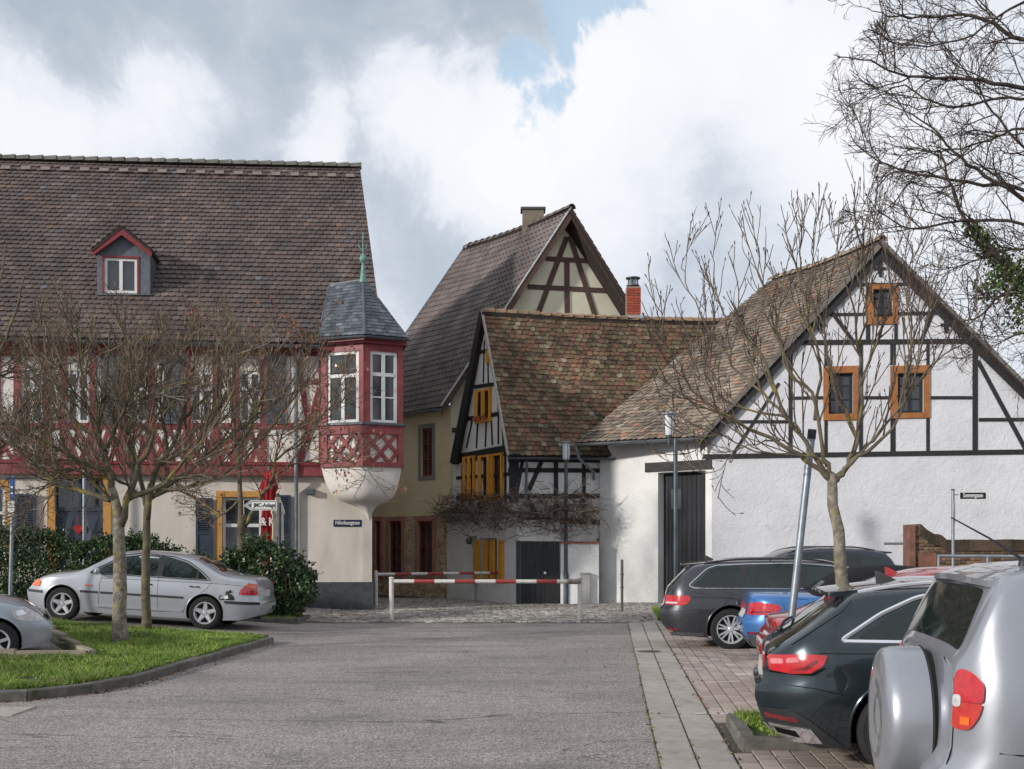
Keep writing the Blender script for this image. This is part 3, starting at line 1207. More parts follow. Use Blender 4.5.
# upper floor
OU = .16
zu0, zu1 = F1.z(330, 466), 6.72
upw = [(238, 261.5, 371, 423), (190, 213, 371, 423), (125, 148, 371, 423), (66, 90, 371, 423), (20, 44, 371, 423), (-30, -6, 371, 423)]
uR = F1.u(324, OU)
F1.wall('upper_wall', PL_LT, inn, rectp(uL, uR + .9, zu0, zu1), [hole(F1, b, OU) for b in upw], o=OU, th=.3)
mb = MB()
F1.box(mb, uL, F1.u(324.5, OU + .07), z_beam0, zu0 - .01, -.25, OU + .07)
mb.build('jetty_beam', RED, inn)
mb = MB()
F1.box(mb, uL, F1.u(324.5, OU + .1), zu0 - .01, zu0 + .07, OU - .02, OU + .11)
mb.build('jetty_moulding', REDD, inn)
T0, T1 = OU - .05, OU + .025
for y, wd in ((426, .16), (352, .2), (344, .16)):
    timber(F1, inn, (-80, y, 324, y), wd, T0, T1 + (.01 if y == 352 else 0), RED)
posts = [322, 263.5, 235, 216, 187, 151, 122, 93, 63, 47, 17, -3]
for x in posts:
    timber(F1, inn, (x, 346, x, 466), .17, T0, T1 + .004, RED)
for x0, x1 in ((297, 321), (290, 266)):
    pass
timber(F1, inn, (296, 352, 309, 424), .15, T0, T1 + .008, RED)
timber(F1, inn, (320, 388, 299, 464), .16, T0, T1 + .012, RED)
timber(F1, inn, (298, 382, 321, 382), .12, T0, T1 - .003, RED)
# little X braces under the windows
k = 0
for a, b in ((237, 262), (218, 234), (189, 215), (153, 186), (124, 150), (95, 121), (65, 92), (19, 46), (-30, 16)):
    n = 2 if b - a > 20 else 1
    for q in range(n):
        x0, x1 = a + (b - a) * q / n, a + (b - a) * (q + 1) / n
        timber(F1, inn, (x0, 430, x1, 465), .10, T0, T1 - .006 + k % 2 * .002, RED)
        timber(F1, inn, (x1, 430, x0, 465), .10, T0, T1 - .010, RED)
        k += 1
for b in upw:
    h = hole(F1, b, OU)
    window(F1, inn, h[0][0], h[1][0], h[0][1], h[2][1], OU - .03, WHW, fw=.08, mull=(.5,), trans=(.66,), glass=GLASS_L)
# dark shutters upstairs beside the window
for x0, x1 in ((266, 286), (164, 184), (101, 119)):
    m_ = MB()
    u0, u1 = F1.u(x0, OU), F1.u(x1, OU)
    za, zb_ = F1.z(x0, 424, OU), F1.z(x0, 355, OU)
    F1.box(m_, u0, u1, za, zb_, OU + .03, OU + .06)
    for j in range(14):
        z = za + .08 + j * (zb_ - za - .16) / 14
        F1.box(m_, u0 + .05, u1 - .05, z, z + .05, OU + .06, OU + .075)
    m_.build('shutter', LEAD, inn)


def shutter(fr, parent, x0, x1, y0, y1, o, mat):
    m_ = MB()
    u0, u1 = fr.u(x0, o), fr.u(x1, o)
    za, zb_ = fr.z(x0, y1, o), fr.z(x0, y0, o)
    f = .06
    fr.box(m_, u0, u0 + f, za, zb_, o, o + .045)
    fr.box(m_, u1 - f, u1, za, zb_, o, o + .045)
    zm = za + (zb_ - za) * .46
    for z in (za, zm, zb_ - f):
        fr.box(m_, u0 + f, u1 - f, z, z + f, o, o + .045)
    fr.box(m_, u0 + f, u1 - f, za + f, zm, o + .005, o + .028)
    so_ = m_.build('shutter', mat, parent)
    j = 0
    z = zm + f + .01
    while z < zb_ - f - .02:
        lm = MB()
        a = [fr.p(u0 + f, z, o + .042), fr.p(u1 - f, z, o + .042), fr.p(u1 - f, z + .012, o + .042), fr.p(u0 + f, z + .012, o + .042)]
        b_ = [fr.p(u0 + f, z + .035, o + .005), fr.p(u1 - f, z + .035, o + .005), fr.p(u1 - f, z + .047, o + .005), fr.p(u0 + f, z + .047, o + .005)]
        lm.hexa(a, b_)
        lm.build('slat', mat, so_)
        z += .055
    fr_back = MB()
    fr.box(fr_back, u0 + f, u1 - f, zm + f, zb_ - f, o - .004, o + .003)
    fr_back.build('backing', BLK, so_)
    return so_


def surround(fr, parent, b, wd, o0, o1, mat, bottom=False):
    h = hole(fr, b, o1)
    u0, u1, z0, z1 = h[0][0], h[1][0], h[0][1], h[2][1]
    m_ = MB()
    fr.box(m_, u0 - wd, u0, z0, z1 + wd, o0, o1)
    fr.box(m_, u1, u1 + wd, z0, z1 + wd, o0, o1)
    fr.box(m_, u0, u1, z1, z1 + wd, o0, o1)
    if bottom:
        fr.box(m_, u0 - wd, u1 + wd, z0 - wd, z0, o0, o1)
    return m_.build('surround', mat, parent)


for b in (w1, w2):
    surround(F1, inn, b, .15, .003, .04, OCHRE)
    h = hole(F1, b)
    window(F1, inn, h[0][0] + .01, h[1][0] - .01, h[0][1], h[2][1] - .01, -.08, WHW, fw=.07, mull=(.5,), trans=(.64,))
    m_ = MB()
    F1.box(m_, h[0][0] - .15, h[1][0] + .15, h[0][1] - .12, h[0][1], .0, .1)
    m_.build('window_sill', OCHRE, inn)
surround(F1, inn, dr, .19, .003, .05, OCHRE)
shutter(F1, inn, 15.5, 36, 494, 560, .05, NAVY)
shutter(F1, inn, 196, 213, 498, 565, .05, NAVY)
shutter(F1, inn, 272, 291, 495, 572, .05, NAVY)
# door
h = hole(F1, dr)
u0, u1, z0, z1 = h[0][0], h[1][0], h[0][1], h[2][1]
um = (u0 + u1) / 2
zt_ = F1.z(80, 511)
for k, (a, b) in enumerate(((u0, um - .005), (um + .005, u1))):
    m_ = MB()
    F1.box(m_, a, b, z0, zt_, -.14, -.09)
    lf = m_.build('door_leaf', NAVY, inn)
    for zz0, zz1 in ((z0 + .25, z0 + .95), (z0 + 1.1, zt_ - .12)):
        m_ = MB()
        ua, ub = a + .13, b - .13
        q = [F1.p(ua, zz0, -.089), F1.p(ub, zz0, -.089), F1.p(ub, zz1, -.089), F1.p(ua, zz1, -.089)]
        cpt = F1.p((ua + ub) / 2, (zz0 + zz1) / 2, -.05)
        m_.add(q + [cpt], [(0, 1, 4), (1, 2, 4), (2, 3, 4), (3, 0, 4)])
        m_.build('panel', NAVY, lf)
m_ = MB()
F1.box(m_, u0, u1, zt_, zt_ + .1, -.16, -.06)
F1.box(m_, u0, u1, z1 - .06, z1, -.16, -.08)
F1.box(m_, um - .03, um + .03, zt_ + .1, z1 - .06, -.16, -.08)
tr = m_.build('transom', NAVY, inn)
m_ = MB()
F1.box(m_, u0, um - .03, zt_ + .1, z1 - .06, -.15, -.12)
F1.box(m_, um + .03, u1, zt_ + .1, z1 - .06, -.15, -.12)
m_.build('pane', GLASS, tr)
# red heart hung on the door
hp = []
for k in range(24):
    a = 2 * PI * k / 24
    hp.append((16 * math.sin(a) ** 3 / 16 * .13, (13 * math.cos(a) - 5 * math.cos(2 * a) - 2 * math.cos(3 * a) - math.cos(4 * a)) / 16 * .13))
hu, hz_ = F1.uz(79, 529, -.05)
m_ = MB()
F1.poly(m_, [(hu + x, hz_ + z) for x, z in hp][::-1], -.05, -.01)
m_.tube([F1.p(hu, hz_ + .08, -.03), F1.p(hu, hz_ + .35, -.06)], .006, 5)
top(m_, 'door_heart', shade('red_felt', 170, 22, 30, scale=10), 'small red heart hanging on the dark blue inn door', 'door decoration')

# eaves, gutter, roof
De0 = 28.45
eL = P(-90, 341, 1)
zE = EYE + (HZ - 341) * 28.4 / F
oE = .62
eR_u = F1.u(384, oE)
EL, ER = F1.p(uL - 1, zE, oE), F1.p(eR_u, zE, oE)
zR = 13.15
FRg = -5.35
ridR = F1.p(F1.u(360, FRg), 0, FRg)
ridR.z = EYE + (HZ - 168) * ridR.y / F
ridL = F1.p(uL - 1, ridR.z - .25, FRg)
mb = MB()
deck_patch(mb, EL, ER, ridR, ridL, .02, .12, sag=.03)
bR, bL = F1.p(F1.u(384, oE), zE, -11.8), F1.p(uL - 1, zE, -11.8)
deck_patch(mb, bR, bL, ridL, ridR, .02, .12)
roof = mb.build('roof', DECK, inn)
mb = MB()
tile_patch(mb, EL, ER, ridR, ridL, .182, .205, th=.03, style='round', seed=4, sag=.03, lap=1.45)
mb.build('roof_tiles', R_MAIN, roof, kind='stuff')
ridge_tiles(roof, ridL + Vector((0, 0, .03)), ridR + Vector((0, 0, .03)), .385, .15, shade('ridge_grey', 112, 110, 104, scale=3, c2=srgb(84, 82, 70)), seg=5)
mb = MB()
nslope = (ER - EL).cross(ridL - EL).normalized()
for k in range(22):
    t = (k + .4) / 22
    p = EL * (1 - t) + ER * t
    q = ridL * (1 - t) + ridR * t
    c = p * .07 + q * .93 + nslope * .08
    sg = MB().box(c, .26, .12, .09)
    sg.build('snow_guard', shade('guard_grey', 140, 130, 122), roof)
gutter_pipe(inn, F1.p(uL - 1, zE - .04, oE + .07), F1.p(F1.u(319, oE), zE - .04, oE + .07), .085, LEAD)
mb = MB()
F1.box(mb, uL, uR + .3, zE - .14, zE - .05, OU, oE - .02)
mb.build('eaves_board', REDD, inn)
# down pipe
ud, _ = F1.uz(296, 400, .3)
mb = MB()
mb.tube([F1.p(ud + .15, zE - .1, oE), F1.p(ud, zE - .45, OU + .12), F1.p(ud, zu0, OU + .12), F1.p(ud, zu0 - .3, OU + .1), F1.p(ud, z_beam0 - .4, .09), F1.p(ud, .1, .09)], .05, 10)
mb.build('downpipe', ZINC, inn, smooth=True)
# dark flood lamp and faded number plate above the door
mb = MB()
a, b = F1.uz(306, 494, .1), F1.uz(315, 489, .1)
F1.box(mb, a[0], b[0], a[1], b[1], .0, .16)
F1.box(mb, a[0] + .02, b[0] - .02, a[1] + .02, b[1] - .02, .16, .17)
mb.build('wall_lamp', LEAD, inn)

# dormer
dor = MB()
od = (29.76 - F1.p(F1.u(121), 0, 0).y) * -1
OD = od + .30
pts = [F1.uz(x, y, OD) for x, y in ((97, 295), (150, 295), (150, 249), (121.5, 231), (97, 249))]
F1.wall('dormer', M('dormer_slate', srgb(96, 100, 108), srgb(80, 84, 92), scale=9, rough=.6, bump=(14, .7, .02)), inn, pts, [hole(F1, (103.5, 138, 258, 293), OD)], th=.1, rev=.08, o=OD)
dorm = inn.children[-1]
# cheeks
for x in (0, 1):
    mb = MB()
    ua = pts[x][0]
    a = F1.p(ua, pts[0][1], OD - .101)
    b = F1.p(ua, pts[2][1], OD - .101)
    c2_ = F1.p(ua, pts[2][1], OD - 1.6)
    mb.prism([a, b, c2_], F1.d * (.05 if x == 0 else -.05))
    mb.build('cheek', LEAD, dorm, fix=True)
h = hole(F1, (103.5, 138, 258, 293), OD)
window(F1, dorm, h[0][0] + .02, h[1][0] - .02, h[0][1], h[2][1], OD - .02, WHW, fw=.07, mull=(.5,))
m_ = MB()
F1.box(m_, h[0][0] - .03, h[0][0] + .02, h[0][1], h[2][1], OD - .05, OD + .02)
F1.box(m_, h[1][0] - .02, h[1][0] + .03, h[0][1], h[2][1], OD - .05, OD + .02)
F1.box(m_, h[0][0] - .03, h[1][0] + .03, h[2][1], h[2][1] + .05, OD - .05, OD + .022)
m_.build('surround', REDD, dorm)
apx = F1.uz(121.5, 227, OD + .2)
ea, eb = F1.uz(91, 251, OD + .2), F1.uz(151.5, 251, OD + .2)
for q, e in enumerate((ea, eb)):
    sgn = 1 if q == 0 else -1
    t = Vector((apx[0] - e[0], apx[1] - e[1])).normalized()
    nn = Vector((t.y * sgn, -t.x * sgn))
    dn = Vector((0, -.17))
    m_ = MB()
    F1.poly(m_, [e, apx, (apx[0], apx[1] - .2), (e[0], e[1] - .14)], OD + .15, OD + .2)
    m_.build('barge_board', REDD, dorm, fix=True)
    m_ = MB()
    a, b = F1.p(e[0], e[1] + .03, OD + .22), F1.p(apx[0], apx[1] + .03, OD + .22)
    c_, d_ = F1.p(apx[0], apx[1] + .03, OD - 2.3), F1.p(e[0], e[1] + .03, OD - 2.3)
    slab(m_, a, b, c_, d_, .05)
    m_.build('dormer_roof', DECK, dorm, fix=True)
    m_ = MB()
    tile_patch(m_, *((d_, a, b, c_) if q == 0 else (a, d_, c_, b)), .17, .16, th=.015, seed=q)
    m_.build('dormer_tiles', R_MAIN, dorm, kind='stuff')

# corner bay (oriel)
bay = MB()
Pb = [P(321.5, 500, 29.15), P(363, 500, 28.72), P(401.5, 500, 29.15)]
Pb.append(P(401.5, 500, 29.15) + Vector((-.30, 1.5, 0)))
Fb = [Fr((Pb[i].x, Pb[i].y), (Pb[i + 1].x - Pb[i].x, Pb[i + 1].y - Pb[i].y)) for i in range(3)]
Lb = [(Pb[i + 1] - Pb[i]).xy.length for i in range(3)]
zb0, zb1 = Fb[0].z(330, 466.5), Fb[0].z(330, 341)
zs0, zs1 = Fb[0].z(340, 423), Fb[0].z(340, 352)
bayo = None
m_ = MB()
m_.prism([Vector((p.x, p.y, zb0)) - Vector((0, -.12, 0)) for p in Pb] + [Vector((Pb[0].x, Pb[0].y + 1.5, zb0))], (0, 0, zb1 - zb0))
oriel = m_.build('corner_bay', PL_LT, inn, fix=True)
for i in range(3):
    f, L = Fb[i], Lb[i]
    inner = -.02
    m_ = MB()
    f.box(m_, .02, L - .02, zb0 + .0, zs0, -.14, -.04)      # parapet infill
    m_.build('infill', PL_LT, oriel)
    m_ = MB()
    f.box(m_, 0, L, zs0 - .28, zs0 - .06, -.1, .05)
    m_.build('rail', RED, oriel)
    m_ = MB()
    f.box(m_, -.02, L + .04, zs0 - .06, zs0, -.1, .10)
    m_.build('sill', LEAD, oriel)
    m_ = MB()
    f.box(m_, 0, L + .03, zb0 - .02, zb0 + .10, -.1, .06)
    m_.build('rail', RED, oriel)
    m_ = MB()
    f.box(m_, 0, L + .02, zs1, zb1 - .12, -.12, .03)
    m_.build('head_beam', REDD, oriel)
    m_ = MB()
    f.box(m_, -.05, L + .1, zb1 - .12, zb1 + .02, -.12, .12)
    m_.build('cornice', REDD, oriel)
    # lattice
    zl0, zl1 = zb0 + .1, zs0 - .28
    ht = zl1 - zl0
    pu0, pu1 = .16, L - .1
    step = .42
    nx = int((pu1 - pu0) / step) + 2
    run = ht * .88
    for q in range(-2, nx + 2):
        for sg_ in (1, -1):
            a = (pu0 + .10 + step * q, zl0)
            b = (a[0] + run * sg_, zl1)
            # clip to the panel
            def cl_(a, b):
                (x0, y0), (x1, y1) = a, b
                t0, t1 = 0.0, 1.0
                dx = x1 - x0
                for lim, s_ in ((pu0, 1), (pu1, -1)):
                    d0 = (x0 - lim) * s_
                    d1 = (x1 - lim) * s_
                    if d0 < 0 and d1 < 0:
                        return None
                    if d0 < 0:
                        t0 = max(t0, d0 / (d0 - d1))
                    if d1 < 0:
                        t1 = min(t1, d0 / (d0 - d1))
                if t1 - t0 < .08:
                    return None
                return (x0 + dx * t0, y0 + (y1 - y0) * t0), (x0 + dx * t1, y0 + (y1 - y0) * t1)
            r_ = cl_(a, b)
            if r_:
                m_ = MB()
                f.beam(m_, r_[0], r_[1], .09, -.06, .012 + (.004 if sg_ == 1 else 0))
                m_.build('lattice_bar', RED, oriel)
    for uu in (.02, L - .1 if i < 2 else L - .12):
        m_ = MB()
        f.box(m_, uu - .02 if uu < .1 else uu, uu + .16 if uu < .1 else L + .03, zb0 + .1, zs1 + .05, -.12, .035)
        m_.build('post', RED, oriel)
    if i < 2:
        wu0, wu1 = .175, L - .12
        if i == 0:
            window(f, oriel, wu0, wu1, zs0, zs1, -.0, WHW, fw=.075, mull=(), trans=(.66,), glass=GLASS_L)
            m_ = MB()
            zc = zs0 + (zs1 - zs0) * .66
            f.box(m_, (wu0 + wu1) / 2 - .045, (wu0 + wu1) / 2 + .045, zs0 + .07, zc - .05, -.04, .012)
            m_.build('mullion', WHW, oriel)
        else:
            window(f, oriel, wu0, wu1, zs0, zs1, -.0, WHW, fw=.075, mull=(.5,), trans=(.68,), cross=(.36,), glass=GLASS)
# small warm lamp inside
lm = MB().sphere(Fb[0].p(.42, zs0 + 1.45, .0) + Vector((0, -.022, 0)), .02, 8)
lm.build('bulb', M('warm_bulb', (1, .7, .3, 1), emit=((1, .66, .25, 1), 3.0)), oriel)
# white corbel
cx = sum(p.x for p in Pb[:3]) / 3
top_ring = [Pb[0] + Vector((0, .02, 0)), Pb[1], Pb[2], Pb[3], Vector((Pb[0].x, Pb[3].y, 0))]
tip = P(370, 523, 29.72)
rows = []
ring0 = []
for a, b in zip(top_ring, top_ring[1:] + top_ring[:1]):
    for q in range(6):
        ring0.append(a + (b - a) * q / 6)
cen = Vector((P(362, 500, 29.45).x, 29.75, 0))
# rounded ring: pull corners in
prof = [(0, 1.0), (.10, 1.0), (.22, .995), (.34, .97), (.45, .92), (.53, .83), (.585, .70), (.62, .55), (.66, .38), (.72, .24), (.82, .12), (.93, .05), (1.0, .015)]
Hc = zb0 - tip.z
vs = []
for t, s_ in prof:
    for p in ring0:
        rr = Vector((p.x, p.y, 0)) - cen
        ang = math.atan2(rr.y, rr.x)
        circ = Vector((math.cos(ang), math.sin(ang), 0)) * .95
        bl = min(1.0, t * 2.2)
        q = rr * (1 - bl) + (circ * .6 + rr * .4) * bl
        # width keeps the full bay width until the bottom bend
        q2 = Vector((rr.x * (1 - .12 * bl), q.y, 0))
        c2 = cen.lerp(Vector((tip.x, tip.y, 0)), t ** 2)
        vs.append(Vector((c2.x + q2.x * s_, c2.y + q2.y * s_, zb0 - .02 - Hc * t)))
n = len(ring0)
mb = MB()
mb.add(vs, [(i * n + (j + 1) % n, i * n + j, (i + 1) * n + j, (i + 1) * n + (j + 1) % n) for i in range(len(prof) - 1) for j in range(n)] + [tuple((len(prof) - 1) * n + j for j in range(n))])
mb.build('corbel', PL_LT, oriel, smooth='all', fix=True)
# slate roof of the bay
ez = zb1 + .03
ex = [P(318.5, 342, 28.85), P(365, 345, 28.42), P(409, 345, 28.95), P(409, 345, 28.95) + Vector((-.3, 1.5, 0))]
ex = [Vector((p.x, p.y, ez)) for p in ex]
apx = P(363, 283, 29.6)
apL = P(330, 283, 30.15)
apx.z = apL.z = EYE + 263 * 29.85 / F
mb = MB()
mb.add(ex + [apx, apL, Vector((ex[0].x, ex[3].y, ez))], [(0, 1, 4, 5), (1, 2, 4), (2, 3, 4), (3, 6, 5, 4), (6, 0, 5), (6, 3, 2, 1, 0)])
br = mb.build('bay_roof', LEAD, oriel, fix=True)
mb = MB()
up = Vector((0, -.02, .02))
tile_patch(mb, ex[0] + up, ex[1] + up, apx + up, apL + up, .17, .12, th=.01, style='seg', seed=2, jit=.002)
ap2 = apx + Vector((.02, 0, 0))
tile_patch(mb, ex[1] + up, ex[2] + up, ap2 + up + Vector((.02, 0, 0)), apx + up, .17, .12, th=.01, style='seg', seed=3, jit=.002)
mb.build('slate_tiles', SLATE, br, kind='stuff')
for a, b in ((ex[0], apL), (ex[1], apx), (apL, apx)):
    mb = MB().tube([a + up, b + up], .035, 6)
    mb.build('ridge_cap', LEAD, br)
for a, b in ((ex[0], ex[1]), (ex[1], ex[2])):
    gutter_pipe(br, a + Vector((0, -.06, -.02)), b + Vector((0, -.06, -.02)), .05, LEAD)
# finial
fz = apx.z
mb = MB().lathe([(.10, -.05), (.07, .12), (.035, .42), (.03, .46), (.075, .5), (.098, .56), (.075, .63), (.03, .68), (.012, .72), (.012, 1.25), (.0, 1.28)], apx, n=14)
mb.tube([apx + Vector((.11 * math.cos(a), 0, .92 + .1 * math.sin(a))) for a in [PI * .9 + k * PI * 1.2 / 10 for k in range(11)]], .012, 6)
mb.tube([apx + Vector((-.05, 0, .74)), apx + Vector((0, 0, .79)), apx + Vector((.05, 0, .74))], .01, 5)
mb.build('finial', COPPER, br, smooth=True)


def sign_text(s, size, mat, parent, fr, u, z, o, name='lettering', sx=1.0, bold=0.0, flip=False):
    cu = bpy.data.curves.new(name, 'FONT')
    cu.body = s
    cu.size = size
    cu.align_x = 'CENTER'
    cu.align_y = 'CENTER'
    cu.extrude = 0.003
    cu.offset = bold
    to = bpy.data.objects.new(name, cu)
    me = bpy.data.meshes.new_from_object(to)
    bpy.data.objects.remove(to)
    X, Z = fr.d, Vector((0, 0, 1))
    Mt = Matrix(((X.x * sx, 0, fr.n.x), (X.y * sx, 0, fr.n.y), (0, 1, 0)))
    ori = fr.p(u, z, o)
    b = base_of(parent)
    for v in me.vertices:
        v.co = Mt @ v.co + ori - b
    me.materials.clear()
    me.materials.append(mat)
    ob = bpy.data.objects.new(name, me)
    link(ob, parent)
    return ob


WHITE = shade('white_paint', 225, 225, 222, scale=12, rough=.5)
SIGNBLUE = shade('sign_blue', 20, 26, 66, scale=10, rough=.35)
a, b = F1.uz(333.5, 526.5), F1.uz(361.5, 519.8)
sg = thing('street_sign', 'blue enamel street name plate reading Nikolausgasse on the pale inn wall', 'sign', F1.p((a[0] + b[0]) / 2, a[1], .0))
m_ = MB()
F1.box(m_, a[0], b[0], a[1], b[1], .008, .022)
m_.build('plate', SIGNBLUE, sg)
sign_text('Nikolausgasse', .145, WHITE, sg, F1, (a[0] + b[0]) / 2, (a[1] + b[1]) / 2 + .01, .023, sx=.76, bold=.002)

# ================================================================== beige house behind
bh = thing('stone_and_render_house', 'tall beige house with exposed stone base, steep grey-brown roof and timbered gable', 'building', (-2.0, 35.5, 0))
K = P(452, 600, 36.4)
F2 = Fr((K.x, K.y), (.691, -.723))
zbr = F2.z(412, 516.5)
z2e = 6.0
lw = [(417.5, 432, 521, 574), (388.5, 401, 521, 574), (374.5, 380, 521, 574)]
uw = (420.5, 432, 428, 476)
FL2 = F2.u(330)
hl = [hole(F2, b) for b in lw]
F2.wall('stone_base_wall', shade('mortar', 196, 180, 158, scale=10, bump=(40, .6, .01)), bh, rectp(FL2, 0, 0, zbr), hl, rev=.2)
F2.wall('rendered_wall', BEIGE, bh, rectp(FL2, 0, zbr + .003, z2e + .15), [hole(F2, uw, .03)], o=.03, rev=.15)
# rubble facing: separate stones
st = MB()
rn = random.Random(8)
z = .03
while z < zbr - .05:
    hh = rn.choice([.06, .07, .08])
    u = FL2 + 2
    while u < -.03:
        ww = rn.uniform(.12, .26)
        bad = any(h[0][0] - .2 < u + ww and u < h[1][0] + .2 and h[0][1] - .2 < z + hh and z < h[2][1] + .2 for h in hl)
        if not bad:
            F2.box(st, u, min(u + ww - .012, -.005), z, z + hh - .012, .0, .012 + rn.uniform(0, .014))
        u += ww
    z += hh
st.build('stone_facing', M('rubble', (0, 0, 0, 1), scale=5, rough=.95, bump=(40, .6, .01),
         island=[(0, srgb(200, 176, 146)), (.2, srgb(212, 192, 162)), (.4, srgb(188, 164, 136)), (.6, srgb(208, 184, 154)), (.75, srgb(192, 150, 126)), (.88, srgb(220, 206, 180))]), bh, kind='stuff')
WOODR = M('red_brown_wood', srgb(136, 68, 54), srgb(116, 54, 44), scale=6, rough=.6)
for b in lw:
    m_ = surround(F2, bh, b, .15, .0, .05, STONE, bottom=True)
    h = hole(F2, b)
    window(F2, bh, h[0][0] + .01, h[1][0] - .01, h[0][1] + .01, h[2][1] - .01, -.08, WOODR, fw=.06, mull=(.5,), cross=(.5,), glass=GLASS_L)
h = hole(F2, uw, .03)
m_ = surround(F2, bh, uw, .13, .03, .055, shade('grey_stone', 142, 140, 136, scale=6), bottom=True)
window(F2, bh, h[0][0] + .01, h[1][0] - .01, h[0][1] + .01, h[2][1] - .01, -.05, WOODR, fw=.06, mull=(.5,), cross=(.35, .68), glass=GLASS_L)
# gable wall
F2g = Fr((K.x, K.y), (.9705, .2411))
apg = F2g.uz(572, 214)
Wg = apg[0] * 2
z2a = apg[1]
F2g.wall('gable_wall', CREAM, bh, [(.002, 0), (Wg, 0), (Wg, z2e), (apg[0], z2a + .1), (.002, z2e + .42)], th=.3)
for p_ in ((546, 258.5, 592, 261), (528, 286.5, 608, 290.5), (496, 337, 630, 341)):
    timber(F2g, bh, p_, .15, .0, .03, BRN)
for p_ in ((567, 237, 532, 330), (570, 236, 600, 330), (567, 261, 567.5, 330), (552, 262, 540, 312), (583, 262, 594, 312)):
    if p_[0] in (552, 583):
        continue
    timber(F2g, bh, p_, .17, .0, .036, BRN)
timber(F2g, bh, (590, 227 + 32, 566.5, 228.5), .14, .0, .026, BRN)
timber(F2g, bh, (452, 430, 475, 431), .15, .0, .03, BRN)
# roof
apN = P(571.5, 208, 36.8)
rfar = P(465, 248, 41.9)
eN = P(441, 407, 35.9)
eF = eN + Vector((-3.66, 4.7, 0))
eN.z = eF.z = 1.68 + 139 * 35.9 / F
eR = F2g.p(Wg + .45, z2e - .2, .35)
eRF = eR + Vector((-3.66, 4.7, 0))
mb = MB()
dn = Vector((0, 0, -.20))
deck_patch(mb, eF, eN, apN, rfar, .02, .14, sag=.10)
deck_patch(mb, eR, eRF, rfar, apN, .02, .14)
rf2 = mb.build('roof', DECK, bh, fix=True)
mb = MB()
tile_patch(mb, eF, eN, apN, rfar, .20, .25, th=.022, style='wave', seed=9, sag=.10, jit=.004, lap=1.15)
tile_patch(mb, eR, eRF, rfar, apN, .20, .25, th=.022, style='wave', seed=10, lap=1.15)
mb.build('roof_tiles', R_BACK, rf2, kind='stuff')
ridge_tiles(rf2, rfar + Vector((0, 0, .03)), apN + Vector((0, 0, .03)), .38, .13, shade('ridge_brown', 98, 86, 82), sag=.10, seg=5)
for a, b, m__, nm in ((apN, eN, BRN, 'barge_board'), (apN, eR, BRN, 'barge_board')):
    m_ = MB()
    t = (b - a)
    o_ = F2g.n * .02
    m_.hexa([a + o_ + Vector((0, 0, -.02)), b + o_ + Vector((0, 0, -.02)), b + o_ + Vector((0, 0, -.30)), a + o_ + Vector((0, 0, -.36))],
            [a - o_ + Vector((0, 0, -.02)), b - o_ + Vector((0, 0, -.02)), b - o_ + Vector((0, 0, -.30)), a - o_ + Vector((0, 0, -.36))])
    m_.build(nm, m__, rf2, fix=True)
m_ = MB().tube([apN + Vector((0, -.03, .03)), eN + Vector((0, -.03, .03))], .028, 5)
m_.build('verge_trim', shade('pale_metal', 190, 192, 192, rough=.4), rf2)
m_ = MB().tube([rfar + Vector((-.03, .03, .03)), eF + Vector((-.03, .03, .03))], .03, 5)
m_.build('verge_trim', ZINC, rf2)
gutter_pipe(bh, eF + Vector((-.05, -.05, -.04)), eN + Vector((-.05, -.05, -.04)), .08, ZINC)
# chimney
cb = P(533, 226, 38.8)
mb = MB()
mb.box((cb.x, cb.y, cb.z), .72, .5, 1.0)
ch = mb.build('chimney', shade('chimney_render', 122, 112, 98, scale=5, bump=(20, .8, .02)), rf2)
mb = MB().box((cb.x, cb.y, cb.z + .53), .84, .62, .07)
mb.build('chimney_cap', shade('cap_stone', 84, 82, 78), rf2)

# ================================================================== small timbered house with orange shutters
sh = thing('small_timbered_house', 'small white house with black timbers, orange shutters and a mossy tiled roof', 'building', (.5, 34.0, 0))
W1 = P(517, 605, 32.75)
F3 = Fr((W1.x, W1.y), (.52, -.854))
OG = -.10
uq = F3.u(508, OG)
uql = F3.u(452, OG)
zge = 4.25
ap3 = F3.uz(481, 318, OG)
umid = (uq + uql) / 2
# ground floor wall with a narrow door and a shuttered window
dn3 = (472.5, 477, 536, 605)
wn3 = (478.5, 497, 538, 580)
zg1 = F3.z(490, 505)
ulw = F3.u(447)
F3.wall('ground_floor_wall', WHS, sh, rectp(ulw, -.002, 0, zg1), [[(a_, max(b_, .002)) for a_, b_ in hole(F3, dn3)], hole(F3, wn3)], rev=.3, th=.32)
h = hole(F3, dn3)
m_ = MB()
F3.box(m_, h[0][0], h[1][0], .0, h[2][1], -.22, -.17)
m_.build('door', BLK, sh)
h = hole(F3, wn3)
window(F3, sh, h[0][0], h[1][0], h[0][1], h[2][1], -.14, shade('pale_frame', 196, 192, 184), fw=.06, mull=(.5,), glass=M('curtain_glass', srgb(176, 172, 162), srgb(140, 138, 130), scale=4, rough=.2))
